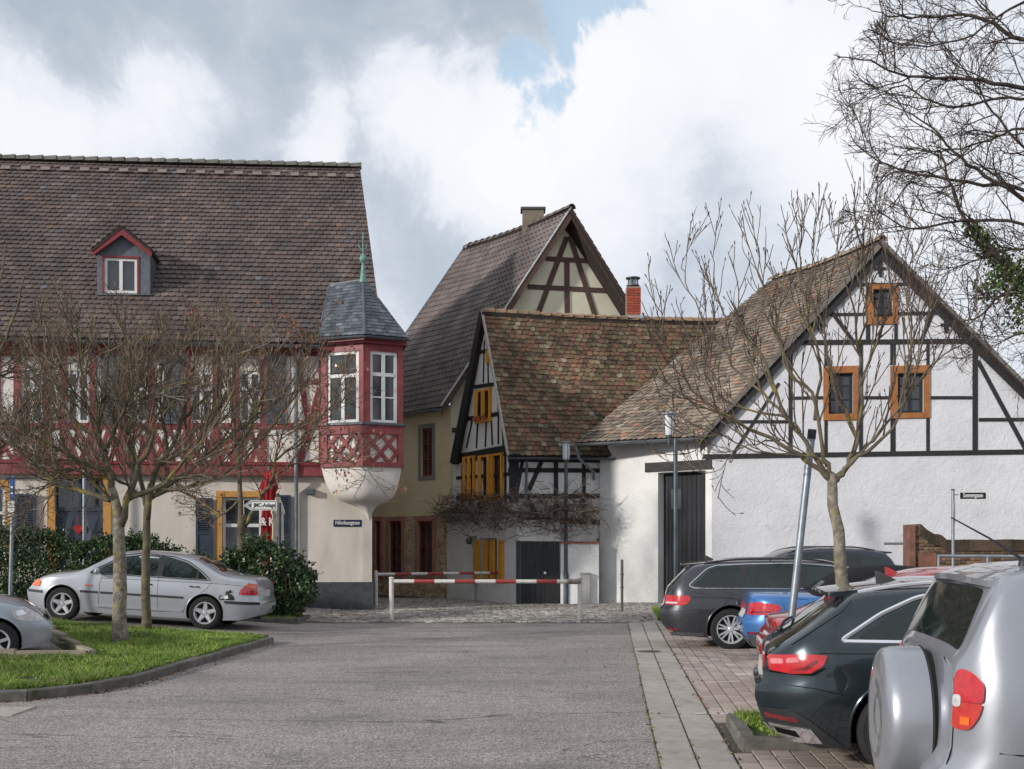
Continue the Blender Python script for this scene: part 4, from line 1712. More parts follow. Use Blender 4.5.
# gable with timbers
gw = [(478, 491.5, 391, 419), (466, 475.5, 458, 496), (481.5, 503.5, 456, 498)]
gh = [hole(F3, b, OG) for b in gw]
F3.wall('gable_wall', WHS, sh, [(uql, zg1 - .2), (uq, zg1 - .2), (uq, zge), (ap3[0], ap3[1]), (uql, zge)], gh, th=.3, rev=.16, o=OG)
for p_, wd in (((454, 459.5, 508, 449.5), .3), ((466, 419, 506, 412.5), .12), ((474, 387, 500, 383), .11), ((456, 498, 508, 496), .15),
               ((456, 478, 508, 474), .1), ((478, 352, 492, 350), .10)):
    timber(F3, sh, p_, wd, OG - .02, OG + .03, BLK)
for p_, wd in (((462, 465, 462, 520), .09), ((478.5, 456, 478.5, 515), .10), ((505, 452, 505, 515), .10), ((470, 500, 468, 520), .08), ((486, 500, 486, 520), .08), ((494, 500, 494, 520), .08),
               ((466, 448, 472, 420), .07), ((476, 448, 479, 390), .07), ((485, 447, 486, 420), .06), ((492, 445, 491, 420), .06), ((498, 444, 498, 386), .07), ((503, 445, 500, 400), .06),
               ((483, 383, 484, 340), .05), ((488, 384, 487, 330), .05)):
    timber(F3, sh, p_, wd, OG - .02, OG + .024, BLK)


def leafs(fr, parent, b, o, dep, mat, n=2, head=True):
    """window with ochre frame and shutters standing open"""
    h = hole(fr, b, o)
    u0, u1, z0, z1 = h[0][0], h[1][0], h[0][1], h[2][1]
    window(fr, parent, u0, u1, z0, z1, o - .06, BRN, fw=.05, mull=(.5,))
    for uu, sg_ in [(u0 + (u1 - u0) * f_, s_) for f_, s_ in (((0, -1), (.42, -1), (.58, 1), (1, 1)) if n == 4 else ((0, -1), (.5, -1), (1, 1)))]:
        m_ = MB()
        th = .045
        a = fr.p(uu, z0 - .05, o)
        b_ = fr.p(uu + sg_ * .03, z0 - .05, o + dep * .38)
        t = (b_ - a).normalized()
        nn = Vector((-t.y, t.x, 0)) * th / 2
        up = Vector((0, 0, z1 - z0 + .1))
        m_.hexa([a - nn, b_ - nn, b_ + nn, a + nn], [q + up for q in (a - nn, b_ - nn, b_ + nn, a + nn)])
        m_.build('shutter', mat, parent, fix=True)
    if head:
        m_ = MB()
        fr.box(m_, u0 - .05, u1 + .05, z1, z1 + .06, o, o + .04)
        m_.build('window_head', mat, parent)
        m_ = MB()
        fr.box(m_, u0 - .05, u1 + .05, z0 - .1, z0, o, o + .1)
        m_.build('window_sill', mat, parent)
        for q in range(3):
            um_ = u0 + (u1 - u0) * (q + .5) / 3
            m_ = MB().lathe([(.05, 0), (.08, .12), (.085, .12), (.07, .1)], fr.p(um_, z0 - .06, o + .2), n=10)
            m_.build('flower_pot', shade('terracotta', 168, 92, 66), parent)


leafs(F3, sh, gw[0], OG, .30, ORG)
leafs(F3, sh, gw[1], OG, .30, ORG)
leafs(F3, sh, gw[2], OG, .32, ORG, n=4)
hh_ = hole(F3, (486, 489, 350, 363), OG + .03)
m_ = MB()
F3.box(m_, hh_[0][0], hh_[1][0], hh_[0][1], hh_[2][1], OG, OG + .05)
m_.build('loft_hatch', ORG, sh)
for x0 in (476, 484.5, 491.5, 500):
    m_ = MB()
    a = F3.uz(x0, 540, .03)
    b = F3.uz(x0 + 3.6, 581, .03)
    F3.box(m_, a[0], b[0], b[1], a[1], .03, .10)
    m_.build('shutter', ORG, sh)
# side wall below the mossy roof, facing us
Q = F3.p(uq, 0, OG)
F3s = Fr((Q.x, Q.y), (.995, .10))
uSe = 6.5
F3s.wall('side_wall', WHS, sh, rectp(.002, uSe, 0, 4.35), th=.3)
for p_, wd in (((514, 456, 514, 520), .28), ((556, 458, 556, 520), .13), ((584, 458, 584, 520), .11), ((508, 470, 600, 470.5), .13), ((508, 496, 600, 496), .13), ((508, 460, 600, 461), .1),
               ((543, 458, 529, 490), .13), ((526, 496, 540, 520), .13), ((516, 498, 523, 458), .10), ((508, 519, 600, 522), .16)):
    timber(F3s, sh, p_, wd, -.02, .026 + (wd - .1) * .05, BLK)
# roof
apF = P(482, 311, 34.45)
eFR = P(508, 455.5, 32.95)
rd = Vector((.995, .10, 0)) * 7.4
rB = apF + rd
rB.z = EYE + (HZ - 321) * rB.y / F
eB = eFR + rd
eB.z = eFR.z
eFL = P(452, 462, 36.0)
eBL = eFL + rd
eFL.z = eBL.z = eFR.z
mb = MB()
deck_patch(mb, eFR, eB, rB, apF, .02, .12, sag=.07)
deck_patch(mb, eBL, eFL, apF, rB, .02, .12)
rf3 = mb.build('roof', DECK, sh, fix=True)
mb = MB()
tile_patch(mb, eFR, eB, rB, apF, .168, .148, th=.022, style='round', seed=21, sag=.07, jit=.010, lap=1.5)
mb.build('roof_tiles', R_MOSS, rf3, kind='stuff')
mb = MB()
tile_patch(mb, eBL, eFL, apF, rB, .19, .155, th=.02, style='round', seed=22, lap=1.5)
mb.build('roof_tiles', R_MOSS, rf3, kind='stuff')
ridge_tiles(rf3, apF + Vector((0, 0, .0)), rB + Vector((0, 0, .0)), .34, .13, M('ridge_moss', srgb(150, 118, 96), srgb(112, 100, 76), scale=3, rough=.9, rnd=.2), seg=5, sag=.07)
m_ = MB()
a, b = apF + Vector((-.03, 0, 0)), eFL + Vector((-.03, 0, 0))
gd = (F3.d * .40)
m_.hexa([a, b, b + gd, a + gd * .3 + Vector((0, 0, -.30))], [q + Vector((-.05, -.03, 0)) for q in (a, b, b + gd, a + gd * .3 + Vector((0, 0, -.30)))])
m_.build('barge_board', BLK, rf3, fix=True)
a, b = apF + Vector((0, 0, .0)), eFR + Vector((0, 0, .0))
m_ = MB().tube([a + Vector((0, -.02, 0)), b + Vector((0, -.02, 0))], .045, 6)
m_.build('verge_mortar', shade('mortar_grey', 170, 164, 154), rf3)
gutter_pipe(sh, eFR + Vector((0, -.08, -.06)), eB + Vector((0, -.08, -.06)), .06, LEAD)
m_ = MB()
ug = F3s.u(526)
m_.tube([F3s.p(ug, 4.15, .25), F3s.p(ug, 3.8, .1), F3s.p(ug - .05, 1.0, .1), F3s.p(ug - .05, 0.1, .1)], .04, 8)
m_.build('downpipe', ZINC, sh, smooth=True)
# brick chimney
cb = P(633, 306, 35.1)
m_ = MB().box((cb.x, cb.y, cb.z), .42, .4, 1.1)
ch = m_.build('chimney', shade('brick_joint', 150, 128, 112), rf3)
BRK = M('brick', srgb(158, 76, 54), srgb(138, 62, 44), scale=8, rough=.9, rnd=.15)
bms = {}
zz = cb.z - .25
r_ = 0
while zz < cb.z + .55:
    for q in range(2 + r_ % 2):
        ln = .2
        off = -.2 + q * .215 - (.1 if r_ % 2 else 0)
        x0, x1 = max(-.215, off), min(.215, off + ln)
        if x1 - x0 > .04:
            key = (round(x0, 3), round(x1, 3))
            if key not in bms:
                bms[key] = MB().box(((x0 + x1) / 2, -.2, 0), x1 - x0, .04, .068).mesh('brick', BRK)
            bo = bpy.data.objects.new('brick', bms[key])
            link(bo, ch)
            bo.location = Vector((cb.x, cb.y, zz)) - base_of(ch)
    zz += .08
    r_ += 1
for zc, s_ in ((.6, .27), (.83, .3)):
    m_ = MB().lathe([(0, 0), (s_ * .75, 0), (s_ * .75, .03), (0, .05)], (cb.x, cb.y, cb.z + zc), n=16)
    m_.build('cowl', LEAD, rf3)
m_ = MB()
for q in range(6):
    a = q * PI / 3
    m_.box((cb.x + .14 * math.cos(a), cb.y + .14 * math.sin(a), cb.z + .72), .04, .04, .22)
m_.lathe([(.11, .58), (.11, .84)], (cb.x, cb.y, cb.z), n=12)
m_.build('cowl', ZINC, rf3)
m_ = MB().box((cb.x, cb.y, cb.z - .42), .62, .56, .14)
m_.build('flashing', shade('flash', 156, 170, 180, rough=.4), rf3)

# yard wall with gate
yw = thing('yard_wall', 'white yard wall with terracotta coping between the small timbered house and barn', 'wall', (1.9, 32.8, 0))
FY = Fr((W1.x, W1.y), (1.0, -.005))
ux = lambda x: FY.u(x)
zc = FY.z(580, 543.5)
FY.wall('wall', WHS, yw, [(ux(560.5), 0), (ux(599), 0), (ux(599), zc), (ux(560.5), zc)], th=.3)
m_ = MB()
FY.box(m_, 0.003, ux(519), 0, FY.z(520, 520), -.3, 0)
m_.build('gate_pier', WHS, yw)
m_ = MB()
FY.box(m_, ux(519) + .003, ux(560), FY.z(540, 541) + .003, FY.z(520, 520), -.3, -.01)
m_.build('gate_lintel', WHS, yw)
k = 0
u = ux(560)
while u < ux(599) - .02:
    m_ = MB()
    u2 = min(u + .2, ux(599))
    FY.box(m_, u + .004, u2 - .004, zc + .002, zc + .06 + random.uniform(-.008, .008), -.33, .05)
    m_.build('coping_tile', M('coping', srgb(158, 94, 72), srgb(130, 74, 58), scale=4, rnd=.15), yw)
    u += .2
gt = thing('yard_gate', 'black boarded yard gate with a round white knob', 'gate', FY.p(ux(539), 0, 0))
m_ = MB()
FY.box(m_, ux(516), ux(520.5), 0.02, FY.z(540, 540.8), -.05, .06)
m_.build('gate_post', M('post_dark', srgb(58, 64, 66), scale=5), gt)
uu = ux(521)
n = 8
wd = (ux(559.5) - uu) / n
for k in range(n):
    m_ = MB()
    FY.box(m_, uu + k * wd + .004, uu + (k + 1) * wd - .004, .05, FY.z(540, 541.5) - .004, -.06, -.02 + random.uniform(0, .004))
    m_.build('plank', M('gate_black', srgb(34, 36, 38), srgb(26, 28, 30), scale=6, rough=.6, rnd=.2), gt)
m_ = MB().sphere(FY.p(ux(545), FY.z(545, 573), .02), .045, 8)
m_.build('knob', WHITE, gt)
mbx = MB()
FY.box(mbx, ux(580), ux(589.5), .0, FY.z(585, 573.5), .004, .16)
FY.box(mbx, ux(579.6), ux(589.9), FY.z(585, 573.5), FY.z(585, 572.5), -.0, .2)
top(mbx, 'meter_cabinet', shade('cabinet_grey', 168, 168, 164, scale=3), 'pale grey meter cabinet standing against the white yard wall', 'utility box')
# house lamp above the small door
m_ = MB().lathe([(.0, .1), (.09, .08), (.1, 0), (.06, -.1), (0, -.1)], F3.p(F3.u(473), F3.z(473, 541), .14), n=10)
m_.tube([F3.p(F3.u(473), F3.z(473, 541) + .1, .14), F3.p(F3.u(473), F3.z(473, 541) + .12, 0)], .015, 5)
m_.build('wall_lamp', LEAD, sh)

# leafless climber over the yard wall
vine = thing('climbing_vine', 'leafless brown climber tangled over the wall below the black timbers', 'climbing plant', P(517, 600, 32.6))
rv = random.Random(5)
VB = M('vine_bark', (0, 0, 0, 1), scale=12, rough=.9, island=[(0, srgb(128, 112, 98)), (.3, srgb(98, 82, 72)), (.6, srgb(76, 62, 56)), (.85, srgb(146, 132, 116))])
m_ = MB()


def vine_c(t):
    """centre line of the tangle, t 0..1 from left to right"""
    px = 446 + t * 152
    if px < 517:
        q = F3.p(F3.u(px), F3.z(px, 512), .25)
    else:
        q = FY.p(FY.u(px), FY.z(px, 512), .15)
    return q


for k in range(1500):
    t = rv.random()
    q = vine_c(t)
    hgt = (.42 if t < .5 else .5)
    p = q + Vector((rv.gauss(0, .12), rv.gauss(0, .12), rv.gauss(0, .26) * hgt / .42))
    an = rv.uniform(0, 2 * PI)
    d = Vector((math.cos(an), math.sin(an) * .5, rv.uniform(-.5, .6))).normalized()
    pts = [p]
    L = rv.uniform(.25, .7)
    for s_ in range(4):
        d = (d + Vector((rv.gauss(0, .35), rv.gauss(0, .3), rv.gauss(0, .35)))).normalized()
        p = p + d * L / 4
        pts.append(p)
    r0 = rv.choice([.006, .008, .010, .015])
    m_.tube(pts, [r0 * (1 - .15 * i) for i in range(5)], 3, cap=False)
for k in range(130):
    t = rv.uniform(.25, 1.0)
    q = vine_c(t) + Vector((0, .3, 0))
    p = q
    d = Vector((rv.gauss(0, .4), 0, 1)).normalized()
    pts = [p]
    for s_ in range(5):
        d = (d + Vector((rv.gauss(0, .5), rv.gauss(0, .12), rv.gauss(0, .2)))).normalized()
        p = p + d * rv.uniform(.08, .2)
        pts.append(p)
    m_.tube(pts, [.006, .005, .004, .004, .003, .003], 3, cap=False)
m_.build('stems', VB, vine, kind='stuff')
m_ = MB()
pts = [vine_c(t) + Vector((0, -.02, rv.uniform(-.1, .1))) for t in [k / 14 for k in range(15)]]
m_.tube(pts, [.035 + .01 * math.sin(k) for k in range(15)], 6)
q = vine_c(.5)
m_.tube([vine_c(.62), vine_c(.5) + Vector((0, .2, -.2)), vine_c(.46) + Vector((.0, .1, .1))], .03, 6)
m_.build('trunk', VB, vine)

# ================================================================== white barn on the right
bn = thing('white_barn', 'large white rough-plastered barn with black timbered gable and rust-orange framed windows', 'building', (8.0, 32.0, 0))
F4 = Fr((N_.x, N_.y), (.986, -.167))
z4e = 4.62
u_door = (658, 705.5, 471.5, 604)
hd = hole(FB1, u_door)
hd = [(a_, .1 if i_ < 2 else b_) for i_, (a_, b_) in enumerate(hd)]
FB1.wall('door_side_wall', WHS, bn, rectp(0, 3.728, 0, z4e), [hd], th=.5, rev=.4)
ap4 = F4.uz(882, 247)
W4 = ap4[0] * 2 + .1
bw = [(873, 892.5, 289, 317), (828.5, 853, 373, 414), (897.5, 923.5, 373, 413)]
F4.wall('gable_wall', WHP, bn, [(.002, 0), (W4, 0), (W4, z4e - .1), ap4, (.002, z4e - .1)], [hole(F4, b) for b in bw], th=.4, rev=.2)
m_ = MB()
for b in bw:
    pass
for b, gx in zip(bw, ((867, 898, 284, 324), (823.5, 858, 366, 420), (890.5, 930, 365.5, 418))):
    h = hole(F4, b)
    H_ = hole(F4, gx, .05)
    m_ = MB()
    F4.box(m_, H_[0][0], h[0][0], H_[0][1], H_[2][1], .003, .05)
    F4.box(m_, h[1][0], H_[1][0], H_[0][1], H_[2][1], .003, .05)
    F4.box(m_, h[0][0], h[1][0], h[2][1], H_[2][1], .003, .05)
    F4.box(m_, h[0][0], h[1][0], H_[0][1], h[0][1], .003, .06)
    m_.build('surround', ORGF, bn)
    window(F4, bn, h[0][0] + .005, h[1][0] - .005, h[0][1] + .005, h[2][1] - .005, -.10, BLK, fw=.07, mull=(.5,), cross=(.36, .7))
tb = [((703, 456.6, 1110, 450.5), .15), ((794, 342.5, 974, 341), .15), ((846, 284.5, 919, 284), .09), ((826, 314.5, 940, 313), .09),
      ((792, 398, 823, 397.5), .09), ((860, 397.5, 890, 397.5), .09), ((931, 397.5, 972, 397.5), .09), ((979, 419.5, 1100, 419), .10), ((714, 421.5, 788, 421.5), .09)]
for k, (p_, wd) in enumerate(tb):
    timber(F4, bn, p_, wd * .86, -.02, .028 + k * .0012, BLK)
tb = [((790.5, 344, 790.5, 455), .125), ((826, 344, 826, 366), .1), ((826, 420, 826, 455), .1), ((893, 344, 893, 365), .16), ((893, 418, 893, 455), .15), ((928, 342, 928, 365), .09),
      ((928, 418, 928, 453), .10), ((975.2, 342, 975.2, 452), .15), ((861, 344, 861, 455), .11), ((868, 324, 868, 341), .12), ((896, 324, 896, 341), .1), ((1060, 425, 1060, 451), .14),
      ((978, 361, 1026, 450), .12), ((779, 383, 733, 454), .09), ((825, 303, 853, 341), .11), ((938, 298, 921, 341), .11), ((872, 262, 872, 284), .01)]
for k, (p_, wd) in enumerate(tb):
    if wd < .05:
        continue
    timber(F4, bn, p_, wd * .86, -.02, .012 + k * .0009, BLK)
# iron wall anchors
for x, y in ((880.5, 269), (821, 325.5), (946.5, 325)):
    u, z = F4.uz(x, y, .05)
    m_ = MB()
    F4.box(m_, u - .035, u + .035, z - .20, z + .20, .003, .05)
    F4.box(m_, u - .14, u - .035, z - .02, z + .05, .003, .045)
    F4.box(m_, u + .035, u + .14, z - .02, z + .05, .003, .045)
    F4.box(m_, u - .06, u - .035, z - .12, z + .12, .003, .04)
    m_.build('wall_anchor', BLK, bn)
# door
m_ = MB()
a = FB1.uz(645, 471, .03)
FB1.box(m_, a[0], 3.727, FB1.z(680, 470.5, .03), FB1.z(680, 461, .03), -.05, .04)
m_.build('door_lintel', M('weathered_beam', srgb(72, 70, 70), srgb(50, 48, 48), scale=5, rough=.9, bump=(20, .8, .01), stretch=(.4, .4, 2)), bn)
ud0, ud1 = hd[0][0], hd[1][0]
PLK = M('old_door_wood', srgb(52, 54, 58), srgb(38, 40, 44), scale=5, rough=.85, bump=(16, .6, .008), stretch=(2.4, 2.4, .25), rnd=.25)
n = 10
wd = (ud1 - ud0) / n
dl = [None, None]
for q in (0, 1):
    m_ = MB()
    FB1.box(m_, ud0 + q * 5 * wd + .01, ud0 + (q + 1) * 5 * wd - .01, .2, hd[2][1] - .02, -.36, -.33)
    dl[q] = m_.build('door_leaf', PLK, bn)
for k in range(n):
    m_ = MB()
    FB1.box(m_, ud0 + k * wd + .006, ud0 + (k + 1) * wd - .006, .16, hd[2][1] - .01 - random.uniform(0, .02), -.33, -.295 + random.uniform(0, .012))
    m_.build('plank', PLK, dl[k // 5])
m_ = MB()
a, b = FB1.uz(671, 509, -.28), FB1.uz(681, 489, -.28)
FB1.box(m_, a[0], b[0], a[1], b[1], -.292, -.285)
m_.build('notice', shade('faded_notice', 84, 86, 88, scale=6), dl[0])
# roof
apR = P(882, 240, 30.24)
rF = apR + Vector((-1.95, 4.45, 0))
rF.z = apR.z - .05
eNn = P(700, 437, 30.95)
eNf = P(577, 441, 32.75)
eNn.z = eNf.z = EYE + (HZ - 437) * 30.95 / F
eNn.z += .0
eRn = F4.p(W4 + .5, z4e - .35, .14)
eRf = eRn + Vector((-1.95, 4.45, 0))
mb = MB()
deck_patch(mb, eNf, eNn, apR, rF, .02, .12, sag=.08)
deck_patch(mb, eRn, eRf, rF, apR, .02, .12)
rf4 = mb.build('roof', DECK, bn, fix=True)
mb = MB()
tile_patch(mb, eNf, eNn, apR, rF, .18, .15, th=.022, style='round', seed=31, sag=.08, jit=.010, lap=1.5)
tile_patch(mb, eRn, eRf, rF, apR, .18, .15, th=.022, style='round', seed=32, jit=.008, lap=1.5)
mb.build('roof_tiles', R_BARN, rf4, kind='stuff')
ridge_tiles(rf4, rF + Vector((0, 0, .03)), apR + Vector((0, 0, .03)), .36, .13, M('ridge_barn', srgb(150, 134, 114), srgb(120, 108, 92), scale=3, rough=.9, rnd=.15), seg=5, sag=.08)
VG = M('verge_grey', srgb(118, 112, 106), srgb(92, 86, 82), scale=6, rough=.9, bump=(20, .6, .01))
for a, b in ((apR, eNn), (apR, eRn)):
    o_ = F4.n * .015
    for nm, mt, z0_, z1_, dd in (('verge_board', VG, .03, -.15, .02), ('barge_board', BLK, -.155, -.42, -.06)):
        m_ = MB()
        of = F4.n * dd
        m_.hexa([a + o_ + of + Vector((0, 0, z0_)), b + o_ + of + Vector((0, 0, z0_)), b + o_ + of + Vector((0, 0, z1_)), a + o_ + of + Vector((0, 0, z1_ * 1.2))],
                [a - o_ + of + Vector((0, 0, z0_)), b - o_ + of + Vector((0, 0, z0_)), b - o_ + of + Vector((0, 0, z1_)), a - o_ + of + Vector((0, 0, z1_ * 1.2))])
        m_.build(nm, mt, rf4, fix=True)
gutter_pipe(bn, eNf + Vector((-.05, -.08, -.03)), eNn + Vector((-.05, -.08, -.03)), .075, ZINC)
m_ = MB()
g0 = eNf + Vector((-.05, -.05, -.08))
m_.tube([g0, g0 + Vector((.1, .05, -.35)), FB1.p(.1, z4e - .9, .1) + Vector((-.2, 0, .1)), FB1.p(0.02, z4e - 1.0, .06) + Vector((-.15, .2, 0))], .04, 8)
m_.build('downpipe', ZINC, bn, smooth=True)
m_ = MB()
m_.tube([FB1.p(-.05, 0.0, .03), FB1.p(-.05, 1.9, .03)], .03, 6)
m_.build('drain_pipe', LEAD, bn)
# ================================================================== bare trees
BARK = M('bark_grey', srgb(152, 144, 130), srgb(92, 86, 76), scale=14, rough=.95, bump=(24, 1.0, .02), c3=srgb(146, 132, 60), c3s=4.0, c3lo=.54, c3hi=.66)
BARK_Y = M('bark_lichen', srgb(110, 102, 82), srgb(76, 70, 58), scale=9, rough=.95, bump=(30, .6, .008), c3=srgb(134, 122, 62), c3s=4.0, c3lo=.54, c3hi=.66)
TWIG_B = M('twig_brown', (0, 0, 0, 1), scale=5, rough=.9, island=[(0, srgb(126, 112, 96)), (.2, srgb(96, 82, 72)), (.42, srgb(70, 58, 52)), (.66, srgb(112, 102, 76)), (.8, srgb(90, 72, 64)), (.93, srgb(150, 138, 118))])
TWIG_D = M('twig_dark', srgb(82, 66, 60), srgb(60, 48, 44), scale=5, rough=.9)
BARK_R = M('bark_big', srgb(82, 74, 66), srgb(58, 52, 48), scale=5, rough=.95, bump=(20, .6, .01), c3=srgb(126, 118, 70), c3s=3, c3lo=.62, c3hi=.74)


def rv3(r, s):
    return Vector((r.gauss(0, s), r.gauss(0, s), r.gauss(0, s)))


def smooth_path(pts, k=4):
    out = []
    n = len(pts)
    for i in range(n - 1):
        p0, p1, p2, p3 = pts[max(0, i - 1)], pts[i], pts[i + 1], pts[min(n - 1, i + 2)]
        for j in range(k):
            t = j / k
            out.append(0.5 * ((2 * p1) + (p2 - p0) * t + (2 * p0 - 5 * p1 + 4 * p2 - p3) * t * t + (3 * p1 - p0 - 3 * p2 + p3) * t ** 3))
    out.append(pts[-1])
    return out


def spawn(mbs, r, path, rads, lvl, cfg, ends):
    """children along a path; mbs[lvl] collects geometry"""
    n = cfg['n'][lvl]
    L0 = cfg['L'][lvl]
    m = len(path)
    for k in range(n):
        t = cfg['t0'][lvl] + (1 - cfg['t0'][lvl]) * (k + r.random()) / n
        i = min(m - 2, int(t * (m - 1)))
        f = t * (m - 1) - i
        p = path[i].lerp(path[i + 1], f)
        d0 = (path[i + 1] - path[i]).normalized()
        rr = (rads[i] * (1 - f) + rads[i + 1] * f)
        side = d0.cross(rv3(r, 1)).normalized()
        an = math.radians(r.uniform(*cfg['ang']))
        d = (d0 * math.cos(an) + side * math.sin(an) + Vector((0, 0, cfg['up0']))).normalized()
        L = L0 * r.uniform(.55, 1.25) * (1.15 - .45 * t)
        st = cfg['st'][lvl]
        pts = [p]
        q = p
        for s_ in range(st):
            d = (d + rv3(r, cfg['wob']) + Vector((0, 0, cfg['up']))).normalized()
            q = q + d * L / st
            if cfg.get('clip') and not cfg['clip'](q):
                break
            pts.append(q)
        if len(pts) < 2:
            continue
        r0 = min(rr * .75, cfg['r'][lvl])
        r1 = cfg['r'][lvl + 1] * .9 if lvl + 1 < len(cfg['r']) else r0 * .6
        k_ = len(pts) - 1
        rs = [r0 + (r1 - r0) * x / k_ for x in range(k_ + 1)]
        mbs[min(lvl, len(mbs) - 1)].tube(pts, rs, 5 if lvl == 0 else (4 if lvl == 1 else 3), cap=False)
        if lvl + 1 < len(cfg['n']):
            spawn(mbs, r, pts, rs, lvl + 1, cfg, ends)
        else:
            ends.append((pts[-1], d))


def tree(name, label, trunk, tr, limbs, cfg, seed, bark, limbm, twigm, group=None, buds=0.0, leaves=0, leafmat=None, leafc=None, leaf_end=.04):
    r = random.Random(seed)
    root = thing(name, label, 'tree', trunk[0], group=group)
    tp = smooth_path(trunk, 4)
    rs = [tr[0] + (tr[1] - tr[0]) * (i / (len(tp) - 1)) ** 1.7 for i in range(len(tp))]
    rs[0] *= 1.3
    rs[1] *= 1.1
    m_ = MB()
    tpj = [p + (rv3(r, .006) if 0 < i < len(tp) - 1 else Vector((0, 0, 0))) for i, p in enumerate(tp)]
    m_.tube(tpj, rs, 14)
    m_.build('trunk', bark, root, smooth='all')
    ends = []
    mbs = [MB(), MB()]
    for lb, r0, r1 in limbs:
        lp = smooth_path(lb, 4)
        lp = [p + (rv3(r, .012) if i else Vector((0, 0, 0))) for i, p in enumerate(lp)]
        k_ = len(lp) - 1
        rr = [r0 + (r1 - r0) * (x / k_) ** .75 for x in range(k_ + 1)]
        m_ = MB().tube(lp, rr, 8)
        m_.build('branch', limbm, root, smooth='all')
        spawn(mbs, r, lp, rr, 0, cfg, ends)
        ends.append((lp[-1], (lp[-1] - lp[-2]).normalized()))
    if buds:
        for p, d in ends:
            if r.random() < buds:
                mbs[1].tube([p - d * .01, p + d * .008, p + d * .03], [.003, .0065, .002], 4, cap=False)
    mbs[0].build('twigs', twigm if cfg.get('thin') else limbm, root, kind='stuff')
    mbs[1].build('twigs', twigm, root, kind='stuff')
    if leaves:
        lm = MB()
        sel = [e for e in ends if leafc is None or leafc(e[0])]
        for _ in range(leaves):
            if not sel:
                break
            p, d = r.choice(sel)
            p = p + rv3(r, .05)
            a = rv3(r, 1).normalized()
            b = a.cross(Vector((0, 0, 1)) + rv3(r, .4)).normalized()
            s_ = leaf_end * r.uniform(.6, 1.2)
            a = a * .4 - Vector((0, 0, .9))
            lm.add([p, p + a * s_ * .5 + b * s_ * .35, p + a * s_, p + a * s_ * .5 - b * s_ * .35 + rv3(r, s_ * .12)], [(0, 1, 2), (0, 2, 3)])
        lm.build('dry_leaves', leafmat, root, kind='stuff')
    return root


def pl(pts, D, dd=None):
    """pixel polyline to points, with the depth moving from D to D+dd"""
    n = len(pts)
    return [P(x, y, D + (dd or 0) * (i / (n - 1)) ** 1.2) for i, (x, y) in enumerate(pts)]


DRY = M('dry_leaf', (0, 0, 0, 1), scale=5, rough=.8, island=[(0, srgb(132, 80, 62)), (.35, srgb(148, 94, 74)), (.6, srgb(112, 68, 54)), (.85, srgb(160, 112, 86))])

cfgL = dict(n=(12, 7, 4), L=(1.2, .60, .30), r=(.015, .0075, .0042, .0028), st=(5, 4, 3), t0=(.12, .1, .1), ang=(20, 56), wob=.13, up=.09, up0=.15, clip=lambda q: q.z < 5.35 + .55 * math.sin(q.x * 2.3) * math.sin(q.x * 5.1 + 1) and q.z < 5.9)
D1 = 17.6
t1 = P(119.5, 644, D1)
t1.z = zl(t1.x, t1.y) - .02
limbs = [
    (pl([(119, 530), (112, 489), (108, 462), (99, 436), (104, 405), (108, 363), (112, 318)], D1, .1), .070, .012),
    (pl([(108, 470), (84, 463), (55, 447), (33, 436), (6, 420)], D1, -.8), .045, .010),
    (pl([(111, 500), (75, 489), (44, 478), (33, 463), (15, 452)], D1, .7), .045, .010),
    (pl([(99, 440), (73, 418), (62, 398), (48, 360), (40, 320)], D1, .5), .045, .009),
    (pl([(100, 432), (84, 400), (80, 360), (74, 315)], D1, -.9), .035, .009),
    (pl([(120, 528), (137, 471), (150, 449), (155, 423), (168, 385), (180, 330)], D1, -.5), .060, .010),
    (pl([(124, 510), (132, 478), (130, 440), (136, 400), (142, 350), (146, 312)], D1, .9), .050, .010),
    (pl([(126, 500), (166, 482), (188, 456), (212, 428), (236, 386)], D1, -.7), .050, .010),
    (pl([(119, 505), (95, 484), (70, 468), (45, 486), (30, 500)], D1, -1.0), .030, .008),
    (pl([(104, 450), (120, 420), (132, 385), (128, 340)], D1, -1.1), .035, .009),
]
tree('bare_tree', 'bare tree with grey lichened trunk nearest on the lawn before the silver saloon', [t1, P(120, 590, D1), P(119, 545, D1), P(118, 515, D1), P(112, 488, D1)], (.108, .055), limbs, cfgL, 1,
     BARK, BARK_Y, TWIG_B, leaves=50, leafmat=DRY, leaf_end=.05)
D2 = 19.6
t2 = P(146, 629, D2)
t2.z = zl(t2.x, t2.y) - .02
limbs = [
    (pl([(147, 520), (155, 474), (175, 440), (188, 400), (196, 352), (200, 318)], D2, -.4), .060, .010),
    (pl([(147, 500), (185, 474), (225, 440), (262, 412), (300, 388)], D2, .3), .050, .010),
    (pl([(146, 505), (138, 470), (130, 440), (126, 400), (130, 345)], D2, .6), .050, .010),
    (pl([(149, 496), (190, 486), (232, 470), (262, 440), (284, 410)], D2, -.6), .040, .009),
    (pl([(160, 465), (196, 442), (222, 404), (238, 360), (250, 330)], D2, .7), .040, .009),
    (pl([(146, 500), (120, 482), (96, 470), (76, 480), (58, 470)], D2, .6), .035, .009),
    (pl([(168, 450), (160, 410), (162, 370), (158, 326)], D2, -.9), .035, .009),
    (pl([(180, 420), (212, 390), (228, 350), (232, 318)], D2, -1.0), .03, .008),
]
tree('bare_tree', 'slimmer bare tree with yellow lichened trunk between the lawn edge and the silver saloon', [t2, P(146, 580, D2), P(147, 540, D2), P(147, 510, D2), P(151, 484, D2)], (.076, .045), limbs, cfgL, 2,
     BARK_Y, BARK_Y, TWIG_B, leaves=40, leafmat=DRY, leaf_end=.05)
D3 = 25.9
t3 = P(242, 612, D3)
t3.z = gz(t3.x, t3.y)
cfg3 = dict(cfgL)
